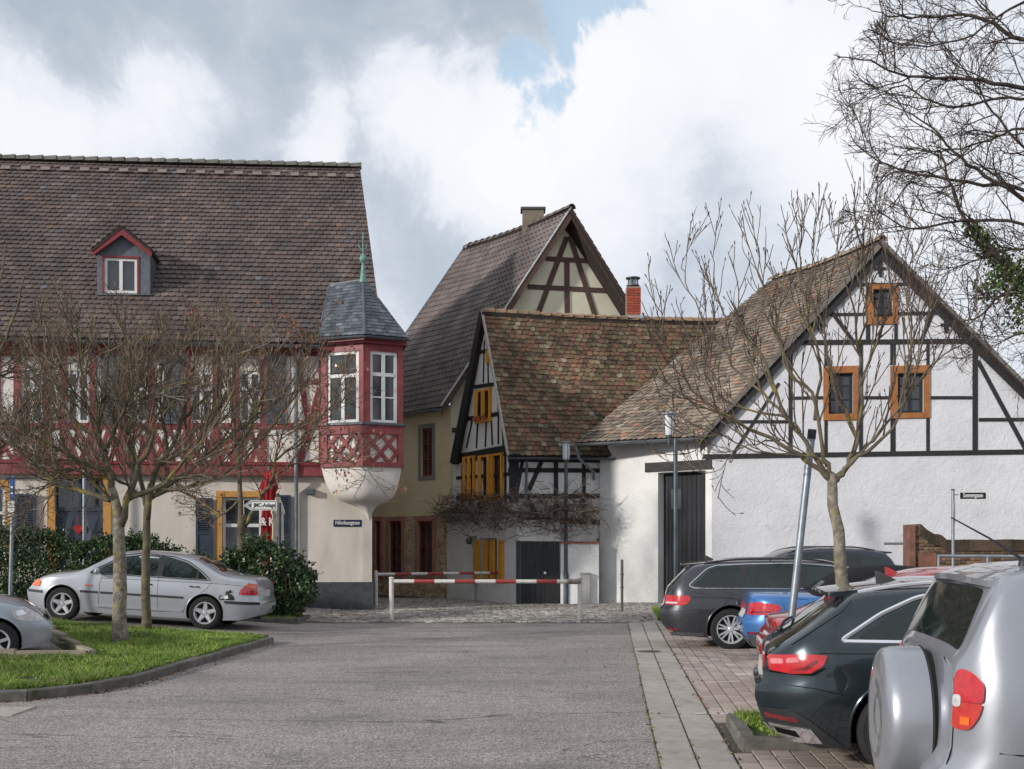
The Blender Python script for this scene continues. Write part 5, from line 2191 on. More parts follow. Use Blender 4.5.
cfg3.update(clip=lambda q: q.z < 7.0 + .5 * math.sin(q.x * 3.1), n=(11, 7, 2), L=(1.15, .58, .34), r=(.016, .008, .006, .004), up=.05)
limbs = [
    (pl([(241, 520), (240, 480), (236, 440), (232, 400), (228, 350), (226, 312)], D3, .2), .07, .012),
    (pl([(243, 528), (262, 496), (273, 478), (276, 456), (284, 430), (300, 392)], D3, -.4), .06, .010),
    (pl([(273, 478), (292, 466), (322, 458), (350, 462), (372, 474)], D3, -.8), .028, .006),
    (pl([(240, 500), (222, 515), (208, 506), (186, 494), (160, 480)], D3, .3), .035, .009),
    (pl([(276, 460), (300, 440), (324, 412), (340, 380)], D3, -.9), .03, .007),
    (pl([(238, 450), (256, 412), (272, 370), (282, 330)], D3, -.6), .04, .009),
    (pl([(236, 440), (210, 410), (196, 370), (190, 330)], D3, .5), .04, .009),
    (pl([(262, 440), (292, 396), (310, 350), (318, 322)], D3, -.2), .035, .008),
]
tree('bare_tree', 'dark-trunked tree with dry brown leaves growing behind the silver saloon by the inn wall', [t3, P(242, 570, D3), P(242, 515, D3)], (.12, .09), limbs, cfg3, 3,
     M('bark_dark', srgb(104, 94, 76), srgb(80, 72, 58), scale=8, rough=.95, bump=(30, .6, .01), c3=srgb(120, 116, 62), c3s=4, c3lo=.56, c3hi=.7), BARK_Y, TWIG_B,
     leaves=1500, leafmat=DRY, leaf_end=.075)
# tree standing outside the left edge, its crown reaching in
D0 = 18.2
t0_ = P(-62, 645, D0)
t0_.z = zl(t0_.x, t0_.y)
limbs = [
    (pl([(-62, 500), (-60, 440), (-52, 380), (-44, 310), (-36, 240)], D0, .2), .09, .012),
    (pl([(-60, 480), (-30, 440), (0, 424), (30, 400), (60, 362)], D0, -.3), .055, .009),
    (pl([(-58, 440), (-30, 390), (0, 350), (18, 300), (30, 262)], D0, -.6), .05, .009),
    (pl([(-54, 400), (-24, 340), (-4, 290), (6, 245)], D0, .5), .05, .009),
    (pl([(-58, 470), (-20, 462), (10, 440), (40, 426), (75, 410)], D0, .7), .045, .009),
    (pl([(-56, 430), (-20, 380), (10, 372), (36, 340)], D0, .9), .04, .009),
    (pl([(-62, 480), (-100, 430), (-120, 370), (-130, 300)], D0, .2), .06, .01),
]
tree('bare_tree', 'bare tree outside the left edge, only its twig ends reaching into view', [t0_, P(-63, 570, D0), P(-62, 495, D0)], (.16, .12), limbs, cfgL, 4, BARK, BARK_Y, TWIG_B,
     leaves=120, leafmat=DRY, leaf_end=.05)

# young tree on the right
D5 = 11.35
t5 = P(845, 716, D5)
t5.z = .09
cfgR = dict(n=(9, 4, 1), L=(.78, .32, .12), r=(.010, .0055, .0038, .0028), st=(6, 4, 3), t0=(.18, .15, .2), ang=(20, 46), wob=.085, up=.14, up0=.26)
limbs = [
    (pl([(831, 480), (804, 461), (769, 438), (722, 413), (692, 388), (668, 345), (656, 312)], D5, -.3), 0.029, 0.004),
    (pl([(829, 478), (812, 450), (788, 418), (765, 364), (745, 336), (720, 305), (712, 252)], D5, .2), 0.030, 0.004),
    (pl([(830, 474), (823, 450), (812, 395), (788, 372), (777, 317), (762, 280), (757, 243)], D5, -.5), 0.026, 0.004),
    (pl([(833, 482), (847, 465), (858, 434), (860, 387), (858, 329), (843, 278), (836, 232)], D5, .1), 0.033, 0.004),
    (pl([(836, 478), (858, 457), (890, 430), (913, 383), (925, 329), (934, 272)], D5, -.3), 0.026, 0.004),
    (pl([(859, 392), (874, 348), (890, 297), (882, 233)], D5 + .1, .3), 0.019, 0.004),
    (pl([(850, 462), (874, 438), (921, 376), (952, 350), (988, 326)], D5, .5), 0.019, 0.004),
    (pl([(826, 466), (812, 457), (757, 453), (718, 434), (698, 442)], D5, -.4), 0.013, 0.004),
    (pl([(800, 432), (770, 400), (740, 372), (716, 340), (690, 290), (684, 262)], D5, .7), 0.019, 0.004),
    (pl([(788, 418), (748, 410), (716, 396), (700, 372), (688, 338)], D5 + .1, .5), 0.014, 0.004),
    (pl([(815, 420), (818, 360), (806, 310), (800, 262), (802, 226)], D5, .5), 0.019, 0.004),
    (pl([(858, 440), (838, 400), (828, 352), (818, 300), (812, 240)], D5 + .1, -.6), 0.017, 0.004),
    (pl([(858, 350), (866, 310), (862, 262), (856, 222)], D5 + .1, -.4), 0.014, 0.004),
    (pl([(905, 395), (912, 340), (908, 290), (912, 248)], D5 - .2, .5), 0.013, 0.004),
    (pl([(780, 440), (750, 446), (734, 452), (720, 470), (700, 476)], D5, .6), 0.009, 0.003),
]
tree('young_tree', 'young bare tree with upswept budded branches rising between the parked cars', [t5, P(847, 640, D5), P(842, 580, D5), P(837, 530, D5), P(832, 484, D5), P(833, 473, D5)], (.066, .040), limbs, cfgR, 5,
     BARK, M('bark_young', srgb(112, 102, 84), srgb(84, 74, 64), scale=6, rough=.95, bump=(30, .6, .006), c3=srgb(128, 116, 62), c3s=3.0, c3lo=.56, c3hi=.68), TWIG_D, buds=.8)

# old tree outside the right edge
D6 = 15.5
t6 = P(1250, 640, D6)
t6.z = 0
cfgB = dict(n=(12, 7, 4), L=(1.1, .50, .26), r=(.011, .0058, .0038, .0026), st=(6, 4, 3), t0=(.22, .15, .15), ang=(22, 58), wob=.20, up=.02, up0=.04, clip=lambda q: q.x > 4.55 + .45 * math.sin(q.z * 3))
J = [P(1240, 420, D6), P(1235, 250, D6), P(1228, 90, D6)]
limbs = [
    ([J[2]] + pl([(1130, 92), (1024, 88), (966, 78), (908, 77), (872, 62), (834, 56)], D6, -.6), 0.051, 0.005),
    ([J[2]] + pl([(1120, 40), (1024, 40), (985, 18), (940, 16), (900, 18), (868, 8)], D6, .5), 0.051, 0.005),
    ([J[2]] + pl([(1120, 100), (1040, 100), (1000, 98), (950, 108), (905, 86), (880, 96), (860, 100)], D6, .8), 0.036, 0.004),
    ([J[1]] + pl([(1120, 235), (1024, 198), (976, 169), (955, 151), (924, 121), (882, 103)], D6, -.3), 0.051, 0.005),
    ([J[1]] + pl([(1120, 210), (1024, 190), (950, 180), (898, 169), (864, 151), (849, 130)], D6, .8), 0.045, 0.005),
    ([J[1]] + pl([(1120, 240), (1024, 224), (960, 221), (910, 228), (880, 212), (850, 212)], D6, -.8), 0.036, 0.004),
    ([J[1]] + pl([(1130, 300), (1024, 290), (1001, 296), (978, 317), (960, 322), (930, 325)], D6, -.4), 0.036, 0.004),
    ([J[0]] + pl([(1140, 340), (1060, 300), (1024, 278), (988, 247), (964, 218), (950, 180), (940, 150)], D6, .2), 0.072, 0.012),
    ([J[2]] + pl([(1120, 150), (1024, 130), (990, 140), (950, 150), (910, 150), (880, 140)], D6, .5), 0.030, 0.004),
    ([J[2]] + pl([(1140, 20), (1060, -10), (1010, 10), (960, 40), (900, 44), (872, 30)], D6, -.5), 0.036, 0.004),
    ([J[2]] + pl([(1140, 0), (1070, -60), (990, -50), (930, -20), (890, -6)], D6, .3), 0.036, 0.004),
    ([J[1]] + pl([(1130, 270), (1060, 250), (1010, 250), (970, 262), (940, 270), (915, 262)], D6, .9), 0.024, 0.004),
    ([J[1]] + pl([(1130, 180), (1040, 160), (1000, 120), (980, 90), (950, 50), (930, 30)], D6, -.9), 0.030, 0.004),
    ([J[0]] + pl([(1180, 380), (1100, 340), (1050, 330), (1020, 335), (995, 345)], D6, .9), 0.024, 0.004),
]
big = tree('old_tree', 'large old bare tree reaching in from the right edge with ivy on one limb', [t6, P(1252, 500, D6), J[0], J[1], J[2], P(1230, -120, D6)], (.34, .12), limbs, cfgB, 6,
           BARK_R, BARK_R, TWIG_D)


def leaf_cloud(mb, r, n, fn, size, droop=.3):
    for _ in range(n):
        p = fn(r)
        if p is None:
            continue
        s_ = size * r.uniform(.6, 1.25)
        a = rv3(r, 1)
        a.z -= droop
        a.normalize()
        b = a.cross(rv3(r, 1)).normalized()
        c = a.cross(b) * s_ * .12
        mb.add([p, p + a * s_ * .5 + b * s_ * .33 + c, p + a * s_, p + a * s_ * .5 - b * s_ * .33 + c], [(0, 1, 2), (0, 2, 3)])


IVY = M('ivy_leaf', (0, 0, 0, 1), scale=4, rough=.45, island=[(0, srgb(64, 86, 38)), (.3, srgb(84, 106, 48)), (.6, srgb(48, 68, 32)), (.85, srgb(108, 126, 66))])
ivl = pl([(1060, 305), (1024, 280), (1000, 262), (985, 244), (968, 222)], D6 + .15)
ivh = pl([(1024, 278), (1016, 296), (1022, 330)], D6)
iv2 = pl([(1024, 262), (1008, 275), (992, 280), (986, 300)], D6)


def ivf(r):
    k = r.random()
    path = ivl if k < .6 else (ivh if k < .8 else iv2)
    t = r.random() * (len(path) - 1)
    i = min(len(path) - 2, int(t))
    p = path[i].lerp(path[i + 1], t - i)
    s_ = .065 if k < .6 else .09
    return p + rv3(r, s_ * (1.3 - .6 * (t / len(path))))


mb = MB()
leaf_cloud(mb, random.Random(4), 3200, ivf, .058, .8)
mb.build('ivy', IVY, big, kind='stuff')

# ================================================================== hedges
HEDGE = M('hedge_leaf', (0, 0, 0, 1), scale=3, rough=.38, spec=.5, island=[(0, srgb(44, 68, 38)), (.3, srgb(58, 84, 46)), (.55, srgb(34, 54, 30)), (.78, srgb(76, 100, 56)), (.93, srgb(100, 118, 70))])
HSTEM = shade('hedge_stem', 92, 76, 60, scale=10)


def hedge(name, label, cat, x0, x1, y0, y1, ht, n, seed, size=.075, bulge=None, stems=60, round_=0.0, shoots=60):
    r = random.Random(seed)
    root = thing(name, label, cat, ((x0 + x1) / 2, (y0 + y1) / 2, gz((x0 + x1) / 2, (y0 + y1) / 2)))
    mb = MB()

    def f(r):
        u, v, w_ = r.random(), r.random(), r.random()
        # favour the outer shell
        if r.random() < .75:
            k = r.random()
            if k < .62:
                v = abs(r.gauss(0, .12))
            elif k < .85:
                w_ = 1 - abs(r.gauss(0, .09))
            else:
                u = abs(r.gauss(0, .04)) if r.random() < .5 else 1 - abs(r.gauss(0, .04))
        if not (0 <= u <= 1 and 0 <= v <= 1 and 0 <= w_ <= 1):
            return None
        x = x0 + (x1 - x0) * u
        y = y0 + (y1 - y0) * v
        g = gz(x, y)
        nz = noise.noise(Vector((x * 1.3, y * 1.3, seed))) * .22 + noise.noise(Vector((x * 4, w_ * 4, seed + 3))) * .10
        h = ht(x) + nz
        if round_:
            e = abs(2 * u - 1)
            h *= (1 - round_ * e ** 3)
        z = g + .12 + (h - .12) * w_
        y += noise.noise(Vector((x * 1.8, z * 1.8, seed + 9))) * .28 * (1 - v)
        if bulge:
            x = (x0 + x1) / 2 + (x - (x0 + x1) / 2) * bulge(w_)
        if noise.noise(Vector((x * 2.6, z * 2.6, seed * 3.0))) < -.36:
            return None
        return Vector((x, y, z))
    leaf_cloud(mb, r, n, f, size)
    mb.build('foliage', HEDGE, root, kind='stuff')
    m_ = MB()
    for _ in range(stems):
        x = r.uniform(x0 + .1, x1 - .1)
        y = r.uniform(y0 + .1, y1 - .1)
        g = gz(x, y)
        p = Vector((x, y, g - .03))
        pts = [p]
        d = Vector((r.gauss(0, .3), r.gauss(0, .2), 1)).normalized()
        H = ht(x) * r.uniform(.7, 1.1)
        for s_ in range(5):
            d = (d + rv3(r, .12)).normalized()
            p = p + d * H / 5
            pts.append(p)
        m_.tube(pts, [.014, .011, .009, .007, .005, .003], 4, cap=False)
    lm2 = MB()
    for _ in range(shoots):
        x, y = r.uniform(x0 + .05, x1 - .05), r.uniform(y0, y1)
        e = abs(2 * (x - x0) / (x1 - x0) - 1)
        hh = ht(x) * (1 - round_ * e ** 3)
        side = r.random() < .35
        p = Vector((x, y, gz(x, y) + hh * (r.uniform(.4, .9) if side else .9)))
        d = Vector((r.gauss(0, .4) + (2.0 * (x - (x0 + x1) / 2) / (x1 - x0) * 2 if side else 0), r.gauss(-.1, .3), .5 if side else 1)).normalized()
        L = r.uniform(.18, .5)
        pts = [p]
        for s_ in range(4):
            d = (d + rv3(r, .12)).normalized()
            p = p + d * L / 4
            pts.append(p)
        m_.tube(pts, [.006, .005, .004, .003, .002], 3, cap=False)

        def g(r, pts=pts):
            k = r.random() * 3.99
            return pts[int(k)].lerp(pts[int(k) + 1], k % 1) + rv3(r, .02)
        leaf_cloud(lm2, r, 22, g, size)
    m_.build('stems', HSTEM, root, kind='stuff')
    if lm2.v:
        lm2.build('shoots', HEDGE, root, kind='stuff')
    return root


hedge('hedge', 'dense dark evergreen hedge running along the inn behind the silver saloon', 'hedge', -13.6, -8.2, 25.6, 26.8, lambda x: 1.55 + .12 * math.sin(x * 2.1), 30000, 3, stems=80)
hedge('hedge', 'short looser stretch of hedge near the dark-trunked tree', 'hedge', -8.1, -7.1, 25.7, 26.6, lambda x: 1.45 - .35 * (x + 8.1), 3200, 5, stems=26)
hedge('evergreen_bush', 'broad loose evergreen bush in front of the inn window and parasols', 'bush', -6.4, -4.45, 24.5, 25.9, lambda x: 1.52 + .14 * math.sin(x * 4.3), 11000, 6, size=.085, round_=.28,
      bulge=lambda w_: .66 + .42 * min(1, w_ * 2.2), stems=70, shoots=130)

# ================================================================== red and white barriers
WP = M('barrier_white', srgb(206, 204, 198), srgb(188, 184, 176), scale=14, rough=.6, c3=srgb(128, 82, 56), c3s=7, c3lo=.66, c3hi=.72)
RP = M('barrier_red', srgb(158, 58, 54), srgb(136, 48, 46), scale=14, rough=.55, c3=srgb(196, 170, 160), c3s=11, c3lo=.68, c3hi=.74)


def barrier(label, pl_, pr_, ztop, nseg, first, r=.045, pr=.055, gap=0.0):
    root = thing('road_barrier', label, 'barrier', (pl_ + pr_) / 2, group='red and white barriers across the lane')
    a, b = Vector((pl_.x, pl_.y, ztop)), Vector((pr_.x, pr_.y, ztop))
    t = (b - a).normalized()
    for p in (pl_, pr_):
        m_ = MB()
        m_.tube([p, Vector((p.x, p.y, ztop + .07))], pr, 12)
        m_.build('post', WP, root, smooth=True)
        m_ = MB().lathe([(pr * 1.15, 0), (pr * 1.15, .02), (0, .035)], Vector((p.x, p.y, ztop + .07)), n=12)
        m_.build('post_cap', WP, root)
    L = (b - a).length - 2 * pr
    a2 = a + t * pr
    for k in range(nseg):
        m_ = MB().tube([a2 + t * L * k / nseg, a2 + t * L * (k + 1) / nseg], r, 10)
        m_.build('bar_segment', RP if (k + first) % 2 else WP, root, smooth=True)
    return root


pl_, pr_ = G(391.5, 621), G(580, 621.5)
zt = EYE + (HZ - 581.3) * pl_.y / F
br1 = barrier('nearer red and white striped pole barrier standing at the end of the asphalt', pl_, pr_, zt, 9, 0)
m_ = MB().tube([Vector((pr_.x - .28, pr_.y - .02, zt)), Vector((pr_.x + .02, pr_.y - .02, zt))], .058, 10)
m_.build('lock_sleeve', M('rusty_sleeve', srgb(150, 142, 134), srgb(112, 96, 84), scale=14, rough=.8), br1, smooth=True)
pl_, pr_ = G(376, 607), G(506, 603.5)
zt = EYE + (HZ - 574.3) * pl_.y / F
barrier('farther red and white pole barrier in front of the small house with orange shutters', pl_, pr_, zt, 8, 0, r=.042)

# ================================================================== street lamps
LPOST = M('lamp_post_paint', srgb(84, 92, 98), srgb(66, 74, 80), scale=4, rough=.45, metal=.3)
LHEAD = M('lamp_glass', srgb(206, 210, 212), srgb(190, 196, 200), scale=3, rough=.25)


def lamp(label, base, zt, off=0.0, k=1.0):
    root = thing('street_lamp', label, 'street lamp', base, group='grey street lamps with glass cylinders')
    m_ = MB().lathe([(.075, 0), (.075, .9), (.055, 1.0), (.05, zt - base.z - .72), (.04, zt - base.z - .62)], base, n=14)
    m_.build('post', LPOST, root, smooth=True)
    hc = Vector((base.x + off, base.y, zt))
    if off:
        m_ = MB().tube([Vector((base.x, base.y, zt - .62)), hc + Vector((0, 0, -.66))], .02, 6)
        m_.build('arm', LPOST, root)
    m_ = MB().lathe([(0, -.78), (.03, -.78), (.045, -.6), (.085, -.58), (.085, -.55), (.05, -.54)], hc, n=14)
    m_.build('collar', LPOST, root, smooth=True)
    m_ = MB().lathe([(0, -.545), (.095, -.54), (.115, -.30), (.115, -.08), (0, -.07)], hc, n=18)
    m_.build('lamp_glass', LHEAD, root, smooth=True)
    m_ = MB().lathe([(.0, .0), (.1, -.01), (.17, -.04), (.175, -.065), (.12, -.07), (0, -.068)], hc, n=18)
    m_.build('lamp_cap', M('lamp_cap', srgb(150, 156, 160), srgb(130, 136, 140), scale=4, rough=.35, metal=.4), root, smooth=True)
    for a in range(4):
        an = a * PI / 2 + .4
        m_ = MB().tube([hc + Vector((.118 * math.cos(an), .118 * math.sin(an), -.56)), hc + Vector((.118 * math.cos(an), .118 * math.sin(an), -.06))], .008, 5)
        m_.build('rod', LPOST, root)
    m_ = MB().tube([hc + Vector((-.16, 0, -.06)), hc + Vector((-.55, .25, -.03))], .008, 4)
    m_.build('bracket', LPOST, root)
    return root


b = G(566, 605)
lamp('grey street lamp standing in front of the black yard gate wall', b, EYE + (HZ - 440.5) * b.y / F, 0.0)
b = P(675.5, 600, 26.3)
b.z = 0
lamp('grey street lamp standing in front of the dark barn door', b, EYE + (HZ - 411.5) * 26.3 / F, -.15)

# thin marker post by the barn
b = G(622, 613)
m_ = MB().lathe([(.035, 0), (.035, 1.32), (.02, 1.34), (0, 1.345)], b, n=10)
m_.lathe([(.045, .62), (.045, .66)], b, n=10)
m_.lathe([(.048, .95), (.048, .99)], b, n=10)
top(m_, 'bollard', M('rusty_grey', srgb(94, 92, 90), srgb(72, 66, 62), scale=14, rough=.7), 'slim dark grey metal bollard on the cobbles by the barn corner', 'bollard', smooth=True)

# leaning bare sign post between the cars
GALV = M('galvanised', srgb(152, 160, 166), srgb(130, 138, 146), scale=9, rough=.42, metal=.55)
a, b = P(782, 707, 11.55), P(811.5, 437, 11.55)
a.z = .08
t = (b - a).normalized()
root = thing('leaning_sign_post', 'leaning bare galvanised sign post with dark cap between the red car and dark estate', 'post', a)
m_ = MB().tube([a, b], .037, 14)
m_.build('pole', GALV, root, smooth=True)
m_ = MB().tube([b - t * .02, b + t * .075], .044, 12)
m_.build('cap', shade('dark_plastic', 34, 38, 46, rough=.5), root, smooth=True)

# street name sign Sonnengasse with a round sign seen edge on
FG = Fr((0, 25.0), (1, 0))
b = P(953, 600, 25.0)
b.z = gz(b.x, b.y)
root = thing('street_name_sign', 'white framed dark blue sign reading Sonnengasse on a thin galvanised pole', 'sign', b)
zt = EYE + (HZ - 490.5) * 25.0 / F
m_ = MB().tube([b, Vector((b.x, b.y, zt))], .034, 10)
m_.build('pole', GALV, root, smooth=True)
m_ = MB().tube([Vector((b.x, b.y, zt)), Vector((b.x, b.y, zt + .03))], .036, 10)
m_.build('cap', BLK, root)
a_, c_ = FG.uz(958.5, 500.5), FG.uz(987, 491)
m_ = MB()
FG.box(m_, a_[0], c_[0], a_[1], c_[1], -.012, .012)
pt = m_.build('plate', WHITE, root)
m_ = MB()
FG.box(m_, a_[0] + .03, c_[0] - .03, a_[1] + .035, c_[1] - .035, .0125, .0155)
m_.build('field', shade('sign_dark', 18, 22, 40, rough=.4), root)
sign_text('Sonnengasse', .13, WHITE, root, FG, (a_[0] + c_[0]) / 2, (a_[1] + c_[1]) / 2 + .008, .0165, sx=.66, bold=.002)
m_ = MB().tube([Vector((b.x, b.y, zt - .09)), Vector((a_[0] + .02, b.y, zt - .09))], .012, 5)
m_.build('bracket', GALV, root)
R_ = Matrix.Rotation(math.radians(66), 3, 'Z')
m_ = MB()
cc = Vector((b.x + .01, b.y - .05, zt - .44))
vs = [cc + R_ @ Vector((.25 * math.cos(x), s_, .25 * math.sin(x))) for s_ in (-.008, .008) for x in [2 * PI * k / 24 for k in range(24)]]
m_.add(vs, [tuple(range(23, -1, -1)), tuple(range(24, 48))] + [(k, (k + 1) % 24, 24 + (k + 1) % 24, 24 + k) for k in range(24)])
m_.build('round_plate', shade('sign_back', 150, 152, 150, rough=.5), root)

# railing and brick wall on the right
FRl = Fr((0, 24.3), (1, -.02))
base = P(985, 600, 24.2)
root = thing('hand_railing', 'galvanised tubular hand railing in front of the old brick wall', 'railing', Vector((base.x, base.y, .2)))
zr = FRl.z(960, 556)
us = [FRl.u(x) for x in (938.5, 987.5, 1040, 1092)]
m_ = MB().tube([FRl.p(us[0] - .02, zr, 0), FRl.p(us[-1], zr - .02, 0)], .034, 10)
m_.build('rail', GALV, root, smooth=True)
for u in us:
    q = FRl.p(u, 0, 0)
    m_ = MB().tube([Vector((q.x, q.y, gz(q.x, q.y) - .02)), Vector((q.x, q.y, zr - .01))], .03, 10)
    m_.build('railing_post', GALV, root, smooth=True)
m_ = MB().tube([FRl.p(us[0], zr - .55, 0), FRl.p(us[-1], zr - .56, 0)], .024, 8)
m_.build('rail', GALV, root, smooth=True)

FW = Fr((0, 27.2), (1, -.015))
top_px = [(914.5, 524.5), (920, 525), (926, 530), (934, 535.5), (938, 534.5), (942, 537), (946, 540.5), (1100, 540.5)]
pts = [FW.uz(x, y) for x, y in top_px]
base = FW.p(pts[3][0], 0)
root = thing('old_brick_wall', 'weathered old brick wall with a broken curved end and red sandstone post', 'wall', base)
FW.wall('wall_core', M('old_mortar', srgb(128, 108, 88), srgb(92, 82, 66), scale=2.5, rough=.95, bump=(20, .9, .02), c3=srgb(52, 50, 38), c3s=1.4, c3lo=.5, c3hi=.66), root, [(pts[0][0], 0), (pts[-1][0], 0)] + pts[::-1], th=.45)
OBR = M('old_brick', srgb(158, 126, 100), srgb(110, 82, 62), scale=5.0, rough=.95, rnd=.42, bump=(30, .8, .01), c3=srgb(58, 54, 42), c3s=1.6, c3lo=.42, c3hi=.58)


def topz(u):
    for (u0, z0), (u1, z1) in zip(pts[:-1], pts[1:]):
        if u0 <= u <= u1:
            return z0 + (z1 - z0) * (u - u0) / (u1 - u0)
    return pts[-1][1]


bl = []
z = .75
r_ = 0
rb = random.Random(3)
while z < 2.3:
    u = pts[0][0] + .01 + (.12 if r_ % 2 else 0)
    while u < pts[-1][0] - .3:
        ln = rb.uniform(.19, .25)
        if z + .065 < topz(u + ln / 2) - .09 and rb.random() > .06:
            bl.append((u, ln, z, rb.uniform(.004, .022)))
        u += ln + .018
    z += .083
    r_ += 1
rest = MB()
bl.sort(key=lambda x: (x[0] > 10.4, rb.random()))
bmesh_cache = {}
for k, (u, ln, z, dd) in enumerate(bl):
    if k < 290:
        key = (round(ln, 2), round(dd, 2))
        if key not in bmesh_cache:
            m_ = MB().box((0, 0, 0), ln, .06, .066)
            bmesh_cache[key] = m_.mesh('brick', OBR)
        bo = bpy.data.objects.new('brick', bmesh_cache[key])
        link(bo, root)
        bo.location = FW.p(u + ln / 2, z + .033, dd - .03) - base_of(root)
        bo.rotation_euler = (rb.gauss(0, .01), rb.gauss(0, .015), math.atan2(FW.d.y, FW.d.x))
    else:
        FW.box(rest, u, u + ln, z, z + .066, -.02, dd)
if rest.v:
    rest.build('brickwork', OBR, root, kind='stuff')
for (a_, b_) in zip(pts[1:-1], pts[2:]):
    n = max(1, int((b_[0] - a_[0]) / .5))
    for q in range(n):
        f0, f1 = q / n, (q + 1) / n
        m_ = MB()
        x0, z0 = a_[0] + (b_[0] - a_[0]) * f0, a_[1] + (b_[1] - a_[1]) * f0
        x1, z1 = a_[0] + (b_[0] - a_[0]) * f1, a_[1] + (b_[1] - a_[1]) * f1
        zj = rb.uniform(-.012, .012)
        FW.poly(m_, [(x0 + .004, z0 - .24), (x1 - .004, z1 - .24), (x1 - .004, z1 + .02 + zj), (x0 + .004, z0 + .02 - zj)], -.5, .06)
        m_.build('coping_stone', M('mossy_coping', srgb(88, 68, 56), srgb(60, 54, 44), scale=3, rough=.95, rnd=.2, bump=(18, .9, .02), c3=srgb(44, 46, 30), c3s=2, c3lo=.5, c3hi=.65), root, fix=True)
m_ = MB()
u0, u1 = FW.u(908.5), FW.u(914.3)
FW.box(m_, u0, u1, 0, FW.z(910, 524.5), -.4, .08)
m_.build('sandstone_post', M('dark_sandstone', srgb(134, 92, 80), srgb(108, 74, 64), scale=4, rough=.95, bump=(20, .8, .015), c3=srgb(96, 76, 62), c3s=2.5, c3lo=.55, c3hi=.7), root)
m_ = MB()
FW.box(m_, FW.u(918), FW.u(936), 0.3, FW.z(925, 553), .0, .026)
m_.build('render_patch', M('red_render', srgb(138, 94, 80), srgb(108, 74, 62), scale=5, rough=.95, bump=(20, .6, .01)), root)
m_ = MB()
F4b = Fr((0, 28.0), (1, 0))
z = F4b.z(900, 543.5)
m_.tube([F4b.p(F4b.u(884), z, 0), F4b.p(F4b.u(908), z, 0)], .03, 8)
m_.tube([F4b.p(F4b.u(905.5), 0.1, 0), F4b.p(F4b.u(905.5), z + .12, 0)], .03, 8)
top(m_, 'pipe_rail', GALV, 'short galvanised pipe rail between the dark off-roader and the sandstone post', 'railing', smooth=True)

# ================================================================== things in front of the inn
# closed red parasol
RC = M('red_canvas', srgb(168, 24, 34), srgb(124, 14, 24), scale=6, rough=.8, bump=(14, .5, .01), stretch=(1, 1, .15))


def folded_parasol(label, base, zt, prof, mat, pole, folds=9, depth=.25, group=None):
    root = thing('folded_parasol', label, 'parasol', base, group=group)
    k = 72
    m_ = MB()
    vs = []
    for r0, h in prof:
        for j in range(k):
            a = 2 * PI * j / k
            rr = r0 * (1 - depth * (.5 + .5 * math.cos(folds * a + h * .8)) ** 1.5)
            vs.append(Vector((base.x + rr * math.cos(a), base.y + rr * math.sin(a), zt + h)))
    n = len(prof)
    m_.add(vs, [(i * k + j, i * k + (j + 1) % k, (i + 1) * k + (j + 1) % k, (i + 1) * k + j) for i in range(n - 1) for j in range(k)])
    m_.build('canopy', mat, root, smooth='all')
    m_ = MB().tube([base, Vector((base.x, base.y, zt + .05))], .03, 8)
    m_.build('pole', pole, root, smooth=True)
    m_ = MB().lathe([(.3, 0), (.3, .06), (.05, .1)], base, n=16)
    m_.build('base', LEAD, root)
    m_ = MB().sphere((base.x, base.y, zt + .06), .035, 8)
    m_.build('finial', pole, root)
    return root


b = P(269, 600, 27.0)
b.z = gz(b.x, b.y)
rp = folded_parasol('folded dark red parasol standing against the inn window', b, EYE + (HZ - 470) * 27 / F,
                    [(.03, 0), (.10, -.05), (.17, -.25), (.225, -.42), (.17, -.52), (.16, -.8), (.19, -1.3), (.20, -1.8), (.24, -2.1), (.23, -2.25)], RC, LEAD)
FP = Fr((0, 26.78), (1, 0))
sign_text('& K', .26, WHITE, rp, FP, FP.u(267.5), FP.z(268, 522), .0, sx=.8, bold=.006)
b = P(278, 600, 26.5)
b.z = gz(b.x, b.y)
folded_parasol('folded cream parasol beside the red one behind the direction sign', b, EYE + (HZ - 497) * 26.5 / F,
               [(.05, 0), (.06, -.04), (.12, -.2), (.165, -.36), (.13, -.42), (.13, -.8), (.16, -1.3), (.19, -1.6)], M('cream_canvas', srgb(224, 216, 196), srgb(190, 180, 158), scale=6, rough=.8), LEAD)
# arrow sign on its own post
FA = Fr((0, 25.2), (1, 0))
b = P(279.5, 600, 25.2)
b.z = gz(b.x, b.y) + .05
root = thing('direction_sign', 'white arrow-shaped direction sign pointing left on a dark post by the bush', 'sign', b)
m_ = MB().tube([b, Vector((b.x, b.y, FA.z(279, 503)))], .038, 10)
m_.build('post', shade('dark_post', 62, 68, 76, rough=.5), root, smooth=True)
pp = [FA.uz(x, y) for x, y in ((244, 505.5), (251.5, 500.5), (277, 500.5), (277, 510.3), (251.5, 510.3))]
m_ = MB()
FA.poly(m_, pp[::-1], .04, .055)
m_.build('arrow_plate', WHITE, root, fix=True)
cxx = sum(p[0] for p in pp) / 5
czz = (pp[1][1] + pp[4][1]) / 2
GREYP = shade('sign_grey', 70, 74, 72, rough=.5)
for a_, b_ in zip(pp, pp[1:] + pp[:1]):
    m_ = MB()
    ia = (cxx + (a_[0] - cxx) * .93, czz + (a_[1] - czz) * .78)
    ib = (cxx + (b_[0] - cxx) * .93, czz + (b_[1] - czz) * .78)
    FA.beam(m_, ia, ib, .014, .0555, .0575, ext=.004)
    m_.build('border', GREYP, root)
sign_text('JMC-Anlage', .125, GREYP, root, FA, FA.u(265), czz, .058, sx=.8, bold=.003)
m_ = MB()
q = [FA.uz(x, y) for x, y in ((247.5, 505.5), (252, 503), (252, 508))]
FA.poly(m_, q[::-1], .0555, .058)
m_.build('arrow_tip', GREYP, root, fix=True)
